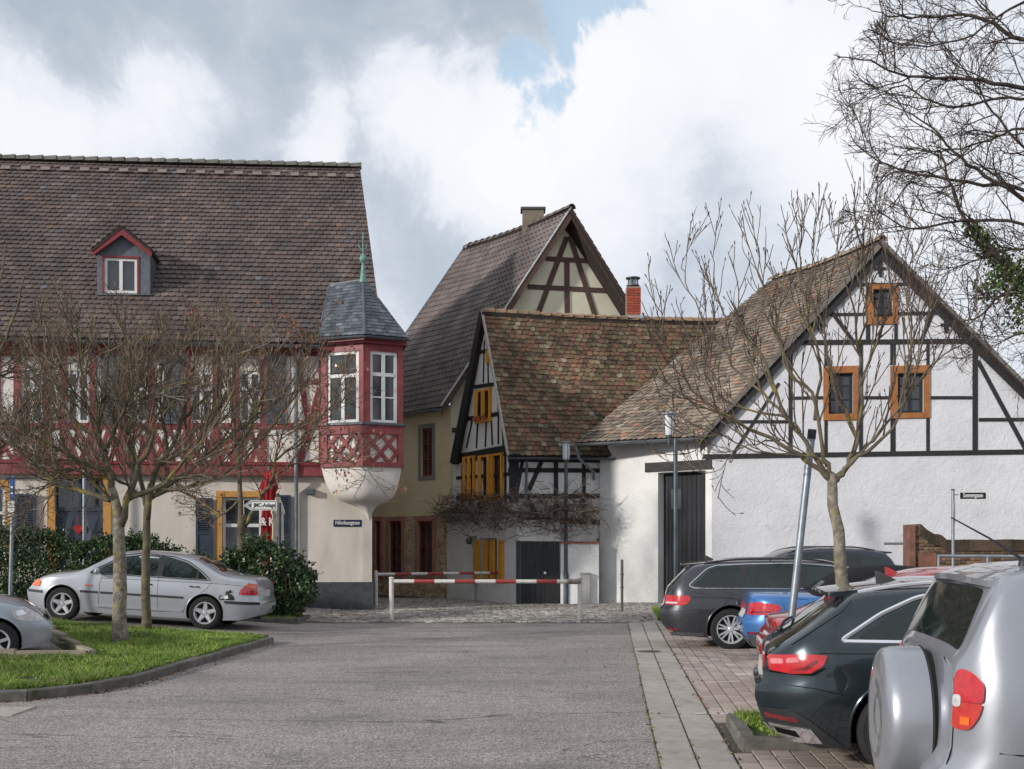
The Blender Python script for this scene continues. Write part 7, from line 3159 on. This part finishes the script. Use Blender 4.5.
# paved bay beneath it
bay_ = MB().hexa([Vector((-12.4, 15.55, .0)), Vector((-5.9, 15.75, .0)), Vector((-7.9, 19.1, .0)), Vector((-12.4, 19.2, .0))],
                 [Vector((-12.4, 15.55, .03)), Vector((-5.9, 15.75, .03)), Vector((-7.9, 19.1, .03)), Vector((-12.4, 19.2, .03))])
bay_ = bay_.build('parking_bay', DARKJOINT, None)
bay_['kind'] = 'structure'

# ---------------------------------------------------------------- anthracite estate (far, rear to the left)
anth = paint('anthracite_paint', (62, 64, 69), .9, .6, .30, dirt=srgb(84, 82, 80))
SH = Shell([(-1.09, .90), (-1.06, 1.00), (-1.0, 1.05), (-.86, 1.18), (-.66, 1.365), (-.55, 1.41), (-.2, 1.455), (.4, 1.482), (1.0, 1.487), (1.5, 1.46), (1.8, 1.39), (2.3, 1.16), (2.62, 1.02), (2.85, .98), (3.3, .88), (3.55, .74), (3.68, .60)],
           [(-1.09, .32), (-.8, .24), (-.4, .20), (2.8, .19), (3.3, .2), (3.68, .28)], 1.83, .94, tumble=.34, kr=.26, re=.5,
           rear=[(.15, .16), (.30, .07), (.42, -.02), (.56, -.045), (.66, -.03), (.72, .02), (.85, .04), (1.05, .05), (1.2, .04)], front=[(.2, -.1), (.5, .02), (.8, -.05)])
WN = [[(-.60, 1.05), (-.34, 1.29), (-.22, 1.335), (.10, 1.355), (.17, 1.355), (.12, 1.02), (-.52, 1.015)], [(.20, 1.02), (.26, 1.36), (.36, 1.365), (.40, 1.02)], [(.45, 1.02), (.43, 1.365), (1.02, 1.375), (1.14, 1.01)], [(1.22, 1.01), (1.12, 1.372), (1.6, 1.33), (1.98, 1.12), (2.1, 1.01)]]
sp = dict(shell=SH, paint=anth, w=1.83, wb=2.79, rw=.335, rimr=.225, spokes=7, style='double', twist=.2, gap=.05,
          windows=WN, trims=[([(-.68, 1.04), (-.38, 1.31), (-.22, 1.36), (.3, 1.385), (1.05, 1.395), (1.62, 1.35), (2.02, 1.12), (2.2, .99), (1.2, .995), (-.6, .995)], .010, CHROME)],
          pillars=[[(.12, 1.02), (.17, 1.355), (.26, 1.36), (.20, 1.02)], [(.40, 1.02), (.37, 1.365), (.43, 1.365), (.45, 1.02)], [(1.14, 1.01), (1.02, 1.375), (1.12, 1.372), (1.22, 1.01)]],
          seams=[[(.25, .99), (.24, .80), (.36, .66), (.50, .50), (.54, .30)], [(1.18, .99), (1.18, .30)], [(2.1, .99), (2.16, .3)], [(-.46, .66), (-.80, .62), (-1.04, .60)]],
          side_patches=[([(-1.07, .73), (-1.07, .875), (-.68, .875), (-.64, .83), (-.70, .74), (-.80, .715)], REDL, 'tail_lamp', .006),
                        ([(-1.06, .745), (-1.06, .77), (-.86, .77), (-.86, .745)], CLRL, 'tail_lamp_strip', .009),
                        ([(-1.05, .31), (-1.05, .345), (-.86, .345), (-.86, .31)], REDLD, 'rear_reflector', .008),
                        ([(-.62, .845), (-.62, .855), (2.4, .805), (2.4, .795)], BPL, 'crease_line', .003),
                        ([(-1.03, .22), (-1.03, .28), (-.44, .28), (-.44, .22)], GPL, 'lower_bumper', .008)],
          handles=[(.42, .84), (1.35, .83)], mirror=(2.0, 1.0), rails=(-.42, 1.72, .032, BPL), fin=-.30, fin_mat=BPL,
          top_patches=[([(-.98, -.60), (-.98, .60), (-.68, .52), (-.68, -.52)], CGL, 'rear_window', .004)],
          end_patches=[([(-.58, .62), (.58, .62), (.58, .66), (-.58, .66)], BPL, 'tailgate_seam', .004, -1), ([(-.26, .70), (.26, .70), (.26, .81), (-.26, .81)], PLATE, 'number_plate', .01, -1),
                       ([(-.60, .73), (-.36, .73), (-.36, .87), (-.60, .87)], REDL, 'tail_lamp', .006, -1), ([(.36, .73), (.60, .73), (.60, .87), (.36, .87)], REDL, 'tail_lamp', .006, -1)])
loc, a = place((731 - 512) * 18.55 / F, 18.55, 7.5, 1.72)
car2, _, S2_ = make_car('anthracite_estate', 'anthracite estate car with chrome window line parked farthest of the row, by the barn', loc, a, sp)


def spoiler(car, S, x0, x1, hw, dz, th, mat, nm='roof_spoiler', rise=.0):
    """flat lip behind the roof edge"""
    m_ = MB()
    n = 9
    V0, V1 = [], []
    for k in range(n):
        y = -hw + 2 * hw * k / (n - 1)
        c = 1 - abs(y / hw) ** 3 * .06
        z1 = S.ztop(x1, y * .97)
        V0.append(Vector((x0 + (1 - c) * .8, y, S.T(x1) - dz - .02 * abs(y / hw) ** 2)))
        V1.append(Vector((x1, y * .98, z1 + .004)))
    vs = V0 + V1 + [v - Vector((0, 0, th)) for v in V0] + [v - Vector((0, 0, th + .03)) for v in V1]
    fs = []
    for k in range(n - 1):
        fs += [(k, k + 1, n + k + 1, n + k), (2 * n + k + 1, 2 * n + k, 3 * n + k, 3 * n + k + 1), (k + 1, k, 2 * n + k, 2 * n + k + 1), (n + k, n + k + 1, 3 * n + k + 1, 3 * n + k)]
    fs += [(0, n, 3 * n, 2 * n), (n - 1, 2 * n - 1 + 0, 4 * n - 1, 3 * n - 1)]
    m_.add(vs, fs)
    return m_.build(nm, mat, car, smooth=True, local=True, fix=True)


spoiler(car2, S2_, -.80, -.40, .58, .045, .02, anth)

# ---------------------------------------------------------------- blue convertible
blue = paint('blue_paint', (56, 112, 174), .88, .35, .28, dirt=srgb(92, 110, 140))
SH = Shell([(-.95, .88), (-.92, .985), (-.84, 1.02), (-.5, 1.03), (0, 1.02), (1.6, 1.0), (2.2, 1.0), (2.5, .985), (2.9, .92), (3.2, .83), (3.42, .70), (3.48, .60)],
           [(-.95, .34), (-.6, .23), (0, .19), (2.7, .19), (3.2, .2), (3.48, .28)], 1.77, .90, tumble=.5, rc=.10, kr=.28, re=.5,
           rear=[(.15, .14), (.32, .05), (.45, -.03), (.6, -.04), (.70, .02), (.85, .05), (.95, .03), (1.05, -.0)], front=[(.2, -.1), (.5, .02), (.8, -.05)])
SOFT = M('soft_top_cloth', srgb(34, 34, 37), srgb(26, 26, 29), scale=30, rough=.95, spec=.2)
SHT = Shell([(-.12, .98), (.0, 1.04), (.2, 1.17), (.45, 1.31), (.75, 1.385), (1.1, 1.405), (1.5, 1.385), (1.72, 1.33), (1.85, 1.22), (1.95, 1.05), (2.0, .98)], [(-.12, .90), (2.0, .90)], 1.70, .96, tumble=.40, rc=.16, p=2.3, kr=.22, kf=.1, re=.45, fe=.3,
            side=((.8, .955), (1.0, .955)))
sp = dict(shell=SH, shell2=SHT, paint=blue, w=1.77, wb=2.69, rw=.325, rimr=.22, spokes=5, style='double', gap=.04,
          windows=[[(.50, 1.03), (.66, 1.20), (.95, 1.29), (1.45, 1.30), (1.78, 1.20), (1.86, 1.03)]],
          side_patches=[([(-.93, .70), (-.93, .86), (-.80, .885), (-.52, .85), (-.46, .80), (-.56, .73), (-.70, .70)], REDL, 'tail_lamp', .006), ([(-.90, .72), (-.90, .75), (-.62, .755), (-.60, .735)], REDLD, 'tail_lamp_strip', .009),
                        ([(-.9, .42), (-.9, .455), (-.70, .455), (-.70, .42)], REDLD, 'rear_reflector', .008),
                        ([(-.92, .24), (-.92, .40), (-.66, .40), (-.44, .28), (-.44, .24)], GPL, 'diffuser', .008)],
          seams=[[(.52, 1.0), (.50, .6), (.62, .30)], [(1.85, .99), (1.95, .3)], [(-.30, .80), (-.10, .80), (-.10, .93), (-.30, .93), (-.30, .80)], [(-.44, .86), (-.38, .66), (-.42, .52)]],
          handles=[(.75, .82)], mirror=(1.75, .98), fin=None)
sp.pop('fin')
sp['end_patches'] = [([(-.28, .64), (.28, .64), (.28, .75), (-.28, .75)], PLATE, 'number_plate', .01, -1), ([(-.60, .24), (.60, .24), (.56, .38), (-.56, .38)], GPL, 'diffuser', .01, -1),
                     ([(-.6, .70), (-.38, .71), (-.38, .83), (-.6, .85)], REDL, 'tail_lamp', .007, -1), ([(.38, .71), (.6, .70), (.6, .85), (.38, .83)], REDL, 'tail_lamp', .007, -1)]
loc, a = place((815 - 512) * 16.2 / F, 16.2, 7.0, 1.66)
car3, _, _ = make_car('blue_convertible', 'bright blue convertible with its black cloth roof closed', loc, a, sp)
m_ = SHT.mesh(nx=40, nz=5, nr=10)
m_.build('soft_top', SOFT, car3, smooth=True, local=True, fix=True)
patch(rr([(.02, -.42), (.02, .42), (.20, .40), (.20, -.40)], .04), SHT.top_pt, .09, .005, .012).build('rear_window', CGL, car3, smooth=True, local=True, fix=True)

# ---------------------------------------------------------------- red car
redp = paint('red_paint', (168, 22, 34), .85, .25, .26, dirt=srgb(178, 60, 66))
SH = Shell([(-.92, .76), (-.89, .85), (-.80, .885), (-.6, .92), (-.3, 1.03), (.1, 1.20), (.5, 1.36), (.9, 1.44), (1.3, 1.45), (1.7, 1.38), (2.1, 1.13), (2.4, .99), (2.8, .91), (3.2, .80), (3.4, .66), (3.45, .58)],
           [(-.92, .32), (-.6, .22), (2.7, .19), (3.1, .2), (3.45, .28)], 1.78, .90, tumble=.42, rc=.12, kr=.30, re=.55,
           rear=[(.15, .12), (.3, .04), (.5, -.05), (.62, -.03), (.72, .05), (.80, .04), (.88, -.04), (1.1, -.02)], front=[(.2, -.1), (.5, .02), (.8, -.05)])
sp = dict(shell=SH, paint=redp, w=1.78, wb=2.6, rw=.32, rimr=.215, spokes=5, style='star', gap=.04,
          windows=[[(.05, 1.0), (.35, 1.17), (.75, 1.29), (.85, 1.295), (.85, .99)], [(.95, .99), (.95, 1.30), (1.35, 1.29), (1.75, 1.18), (2.05, 1.0)]],
          side_patches=[([(-.88, .64), (-.88, .75), (-.55, .76), (-.60, .66)], REDLD, 'tail_lamp', .006)],
          seams=[[(.9, .97), (.9, .3)], [(1.95, .97), (2.0, .3)]], mirror=(1.85, .97), fin=.52,
          top_patches=[([(-.42, -.55), (-.42, .55), (.38, .50), (.38, -.50)], CGL, 'rear_window', .004)],
          end_patches=[([(-.26, .58), (.26, .58), (.26, .69), (-.26, .69)], PLATE, 'number_plate', .01, -1)])
loc, a = place((857 - 512) * 12.4 / F, 12.4, 8.0, 1.66)
car4, _, _ = make_car('red_car', 'low red car mostly hidden behind the dark green estate', loc, a, sp)

# ---------------------------------------------------------------- dark estate in front
PNK = M('pink_lamp', srgb(214, 130, 132), srgb(196, 96, 100), scale=30, rough=.12, spec=.8, coat=.8)
dark_ = paint('dark_petrol_paint', (38, 50, 55), .86, .6, .24, dirt=srgb(62, 72, 76))
SH = Shell([(-1.02, .86), (-1.00, .91), (-.93, .955), (-.78, 1.05), (-.49, 1.26), (-.33, 1.365), (-.2, 1.39), (.2, 1.42), (.8, 1.435), (1.3, 1.415), (1.7, 1.34), (2.2, 1.12), (2.5, .99), (2.8, .95), (3.3, .84), (3.6, .68), (3.66, .58)],
           [(-1.02, .36), (-.85, .28), (-.5, .21), (0, .19), (2.8, .18), (3.3, .2), (3.66, .28)], 1.84, .93, tumble=.38, rc=.11, kr=.30, re=.62,
           rear=[(.15, .22), (.25, .14), (.36, .03), (.46, -.005), (.55, -.035), (.62, -.03), (.66, .015), (.76, .03), (.88, .035), (.95, .03), (1.1, .05)], front=[(.2, -.1), (.5, .02), (.8, -.05)],
           side=((.15, .90), (.3, .955), (.45, .985), (.62, 1.0), (.70, .985), (.80, .985), (.93, .955)))
CH2 = M('satin_chrome', srgb(220, 222, 228), srgb(206, 208, 214), scale=3, rough=.28, metal=.6)
sp = dict(shell=SH, paint=dark_, w=1.84, wb=2.82, rw=.335, rimr=.225, spokes=5, style='double', twist=.6, gap=.05, nx=180,
          windows=[[(-.33, 1.012), (-.12, 1.16), (.12, 1.275), (.38, 1.318), (.60, 1.328), (.48, 1.00), (-.22, .998)], [(.66, 1.0), (.78, 1.332), (1.3, 1.31), (1.38, 1.0)]],
          pillars=[[(.48, .998), (.60, 1.329), (.78, 1.334), (.66, .998)]],
          trims=[([(-.45, .985), (-.16, 1.18), (.10, 1.302), (.38, 1.35), (.8, 1.365), (1.35, 1.345), (1.75, 1.25), (2.1, .985), (.6, .985)], .0165, CH2)],
          seams=[[(.12, .78), (-.02, .80), (-.02, .925), (.13, .93), (.13, .80)], [(-.60, .895), (-.2, .90), (.3, .905), (2.4, .90)], [(.60, .97), (.60, .7), (.46, .5), (.42, .3)],
                 [(-.30, 1.345), (-.42, 1.20), (-.62, 1.07), (-.80, .95)], [(-.42, .60), (-.62, .64), (-.90, .66)]],
          side_patches=[([(-.97, .755), (-.985, .86), (-.75, .883), (-.54, .882), (-.57, .81), (-.66, .75), (-.80, .738)], REDL, 'tail_lamp', .007),
                        ([(-.96, .80), (-.96, .84), (-.86, .845), (-.86, .81)], PNK, 'tail_lamp_strip', .011), ([(-.84, .815), (-.84, .85), (-.76, .858), (-.74, .825)], PNK, 'tail_lamp_strip', .011),
                        ([(-.80, .765), (-.68, .775), (-.60, .84), (-.64, .845), (-.71, .79)], REDLD, 'tail_lamp_strip', .011),
                        ([(-.97, .735), (-.97, .75), (-.66, .746), (-.56, .80), (-.555, .785), (-.64, .732)], ARCH, 'lamp_shadow_gap', .002),
                        ([(-.98, .40), (-.98, .435), (-.76, .415), (-.74, .385)], REDLD, 'rear_reflector', .014),
                        ([(-1.0, .37), (-1.0, .47), (-.80, .475), (-.66, .40), (-.42, .22), (-.60, .20), (-.95, .26)], BPL, 'bumper_insert', .007),
                        ([(-.98, .27), (-.97, .36), (-.66, .34), (-.58, .24), (-.85, .235)], CHROME, 'exhaust_trim', .016), ([(-.95, .29), (-.94, .33), (-.78, .32), (-.76, .275)], ARCH, 'exhaust_opening', .019)],
          rails=(-.30, 1.75, .028, CH2), fin=-.02, fin_mat=BPL, mirror=(2.1, .98), handles=[(.82, .82), (1.7, .81)],
          top_patches=[([(-.93, -.66), (-.93, .66), (-.52, .56), (-.42, .50), (-.42, -.50), (-.52, -.56)], CGL, 'rear_window', .004)],
          end_patches=[([(-.62, .76), (-.36, .77), (-.36, .86), (-.62, .86)], REDL, 'tail_lamp', .008, -1), ([(.36, .77), (.62, .76), (.62, .86), (.36, .86)], REDL, 'tail_lamp', .008, -1),
                       ([(-.26, .67), (.26, .67), (.26, .78), (-.26, .78)], PLATE, 'number_plate', .014, -1), ([(-.5, .36), (.5, .36), (.5, .46), (-.5, .46)], GPL, 'diffuser', .010, -1),
                       ([(-.64, .30), (-.40, .30), (-.40, .35), (-.64, .35)], CHROME, 'exhaust_trim', .012, -1), ([(.40, .30), (.64, .30), (.64, .35), (.40, .35)], CHROME, 'exhaust_trim', .012, -1)])
loc, a = place((905 - 512) * 8.28 / F, 8.28, 11.0, 1.74)
car5, _, S5 = make_car('dark_estate', 'dark petrol estate car with bright chrome window arc, tail overhanging the kerbed grass', loc, a, sp)
spoiler(car5, S5, -.56, -.12, .58, .05, .03, dark_)
m_ = MB()
q = Vector((-1.0, 0, 0))
w0_ = S5.top_pt(-.86, -.10, .02)
m_.tube([w0_, S5.top_pt(-.80, -.02, .05), S5.top_pt(-.74, .30, .02)], .012, 6)
m_.sphere(w0_, .03, 8)
m_.build('rear_wiper', BPL, car5, smooth=True, local=True)

# ---------------------------------------------------------------- silver off-roader with spare wheel at the right edge
silver3 = paint('silver_paint_three', (150, 153, 160), .95, .5, .38)
SH = Shell([(-.78, 1.08), (-.765, 1.17), (-.73, 1.23), (-.60, 1.48), (-.55, 1.545), (-.46, 1.58), (0, 1.615), (.8, 1.63), (1.3, 1.60), (1.6, 1.48), (1.95, 1.22), (2.1, 1.14), (2.6, 1.06), (2.9, .92), (3.05, .75), (3.08, .65)],
           [(-.78, .40), (-.5, .30), (2.4, .28), (2.8, .3), (3.08, .38)], 1.74, 1.05, tumble=.24, rc=.085, p=3.6, kr=.20, re=.28,
           rear=[(.2, .04), (.36, -.02), (.46, -.07), (.62, -.07), (.74, .0), (.9, .01), (1.2, .02)], front=[(.2, -.1), (.5, .02), (.8, -.05)],
           side=((.3, .95), (.5, .985), (.8, 1.0), (1.05, .985)))
RL1 = M('lamp_red_upper', srgb(196, 18, 28), srgb(168, 10, 20), scale=30, rough=.12, spec=.8, coat=.8)
RL2 = M('lamp_red_lower', srgb(196, 56, 46), srgb(176, 40, 36), scale=30, rough=.12, spec=.8, coat=.8)
sp = dict(shell=SH, paint=silver3, w=1.74, wb=2.49, rw=.35, rimr=.21, spokes=5, style='star', gap=.05, nx=260, lip=GPL,
          windows=[[(-.42, 1.15), (-.30, 1.30), (-.18, 1.42), (.22, 1.47), (.30, 1.14), (-.34, 1.10)], [(.38, 1.14), (.36, 1.48), (1.0, 1.50), (1.05, 1.14)]],
          trims=[([(-.45, 1.14), (-.32, 1.32), (-.18, 1.45), (.25, 1.50), (.33, 1.12), (-.36, 1.08)], .012, BPL)],
          side_patches=[([(-.762, .99), (-.757, 1.11), (-.735, 1.135), (-.69, 1.115), (-.655, 1.07), (-.66, .99)], RL1, 'tail_lamp', .012),
                        ([(-.766, .87), (-.762, .988), (-.66, .988), (-.675, .93), (-.70, .88), (-.72, .865)], RL2, 'tail_lamp_lower', .012),
                        ([(-.735, .89), (-.735, .925), (-.705, .925), (-.705, .89)], ORL, 'indicator', .018), ([(-.762, .965), (-.760, 1.02), (-.735, 1.02), (-.735, .965)], CLRL, 'reverse_lamp', .018),
                        ([(-.56, .66), (-.56, .675), (.0, .675), (.0, .66)], BPL, 'bumper_seam', .002)],
          top_patches=[([(-.735, -.64), (-.735, .64), (-.595, .56), (-.595, -.56)], CGL, 'rear_window', .004)],
          rails=(-.2, 1.3, .05, BPL), mirror=(1.8, 1.1),
          end_patches=[([(-.66, .86), (-.58, .86), (-.58, 1.0), (-.66, 1.0)], silver3, 'tailgate_panel', .004, -1)])
sp['end_patches'] = []
sp['side_patches'] += [([(-.775, .42), (-.775, .655), (-.40, .655), (-.36, .42)], silver3, 'bumper', .022), ([(-.77, .665), (-.77, .675), (-.42, .675), (-.42, .665)], ARCH, 'bumper_gap', .003)]
sp['seams'] = [[(-.768, .70), (-.766, 1.16)], [(-.60, .78), (-.2, .76), (.2, .70)], [(.33, 1.1), (.36, .7), (.5, .45)]]
a = math.radians(-9)
h_ = Vector((math.cos(a), math.sin(a), 0))
lf_ = Vector((-h_.y, h_.x, 0))
corner = Vector(((969 - 512) * 5.02 / F, 5.02, 0))
loc = corner + h_ * .72 + lf_ * .84
car6, b6, S6 = make_car('silver_offroader', 'silver off-roader at the right edge with a silver-covered spare wheel on its tailgate', loc, a, sp)
# spare wheel in its hard cover
m_ = MB()
cxx = -.78 - .02
cc = Vector((cxx, -.13, .83))
m_.lathe([(.0, -.202), (.08, -.204), (.13, -.198), (.16, -.206), (.24, -.208), (.315, -.192), (.338, -.172), (.349, -.13), (.352, -.05), (.352, .0)], cc, 'X', 64)
m_.build('spare_wheel_cover', silver3, car6, smooth='all', local=True, fix=True)
m_ = MB().lathe([(.352, 0), (.356, .01), (.345, .02), (.33, .045), (0, .05)], cc, 'X', 48)
m_.build('spare_tyre', RUB, car6, smooth=True, local=True, fix=True)
spoiler(car6, S6, -.63, -.40, .60, .045, .03, silver3)
m_ = MB()
q = S6.top_pt(-.38, -.40, .0)
m_.lathe([(.026, -.01), (.022, .02), (.01, .04), (0, .045)], q, n=12)
m_.tube([q + Vector((0, 0, .03)), q + Vector((-.15, .0, .13)), q + Vector((-.32, .02, .23))], [.008, .005, .0035], 5)
m_.build('antenna', BPL, car6, smooth=True, local=True)

# ---------------------------------------------------------------- dark off-roader far behind (nose left)
navy = paint('black_blue_paint', (30, 36, 52), .9, .5, .28)
SH = Shell([(-.90, .98), (-.87, 1.10), (-.80, 1.2), (-.60, 1.50), (-.45, 1.60), (0, 1.65), (.8, 1.66), (1.4, 1.62), (1.8, 1.48), (2.3, 1.22), (2.5, 1.15), (3.1, 1.02), (3.5, .86), (3.65, .72)],
           [(-.9, .38), (-.5, .28), (2.8, .26), (3.65, .36)], 1.86, 1.02, tumble=.34, rc=.12, kr=.25, re=.45, rear=[(.3, .05), (.6, -.04), (.9, .02), (1.2, .03)])
sp = dict(shell=SH, paint=navy, w=1.86, wb=2.8, rw=.36, rimr=.23, spokes=5, style='double',
          windows=[[(-.52, 1.12), (-.30, 1.42), (.05, 1.50), (.12, 1.10)], [(.18, 1.10), (.14, 1.505), (.45, 1.52), (.48, 1.10)], [(.54, 1.10), (.52, 1.52), (1.10, 1.52), (1.18, 1.10)], [(1.26, 1.10), (1.18, 1.52), (1.6, 1.46), (2.15, 1.14)]],
          pillars=[[(.12, 1.10), (.05, 1.50), (.14, 1.505), (.18, 1.10)], [(.48, 1.10), (.45, 1.52), (.52, 1.52), (.54, 1.10)]],
          side_patches=[([(-.87, .95), (-.87, 1.08), (-.55, 1.08), (-.6, .98)], REDLD, 'tail_lamp', .006)],
          rails=(-.3, 1.6, .045, GPL), mirror=(2.1, 1.1),
          top_patches=[([(-.83, -.62), (-.83, .62), (-.60, .54), (-.60, -.54)], CGL, 'rear_window', .004)])
loc = Vector(((912 - 512) * 23.8 / F - .88, 24.2 + .9, .0))
loc.z = gz(loc.x, loc.y)
car7, _, S7 = make_car('dark_offroader', 'dark off-roader with roof rails facing left beyond the convertible, in front of the barn wall', loc, math.radians(180 + 4), sp)
spoiler(car7, S7, -.72, -.40, .6, .04, .03, navy)
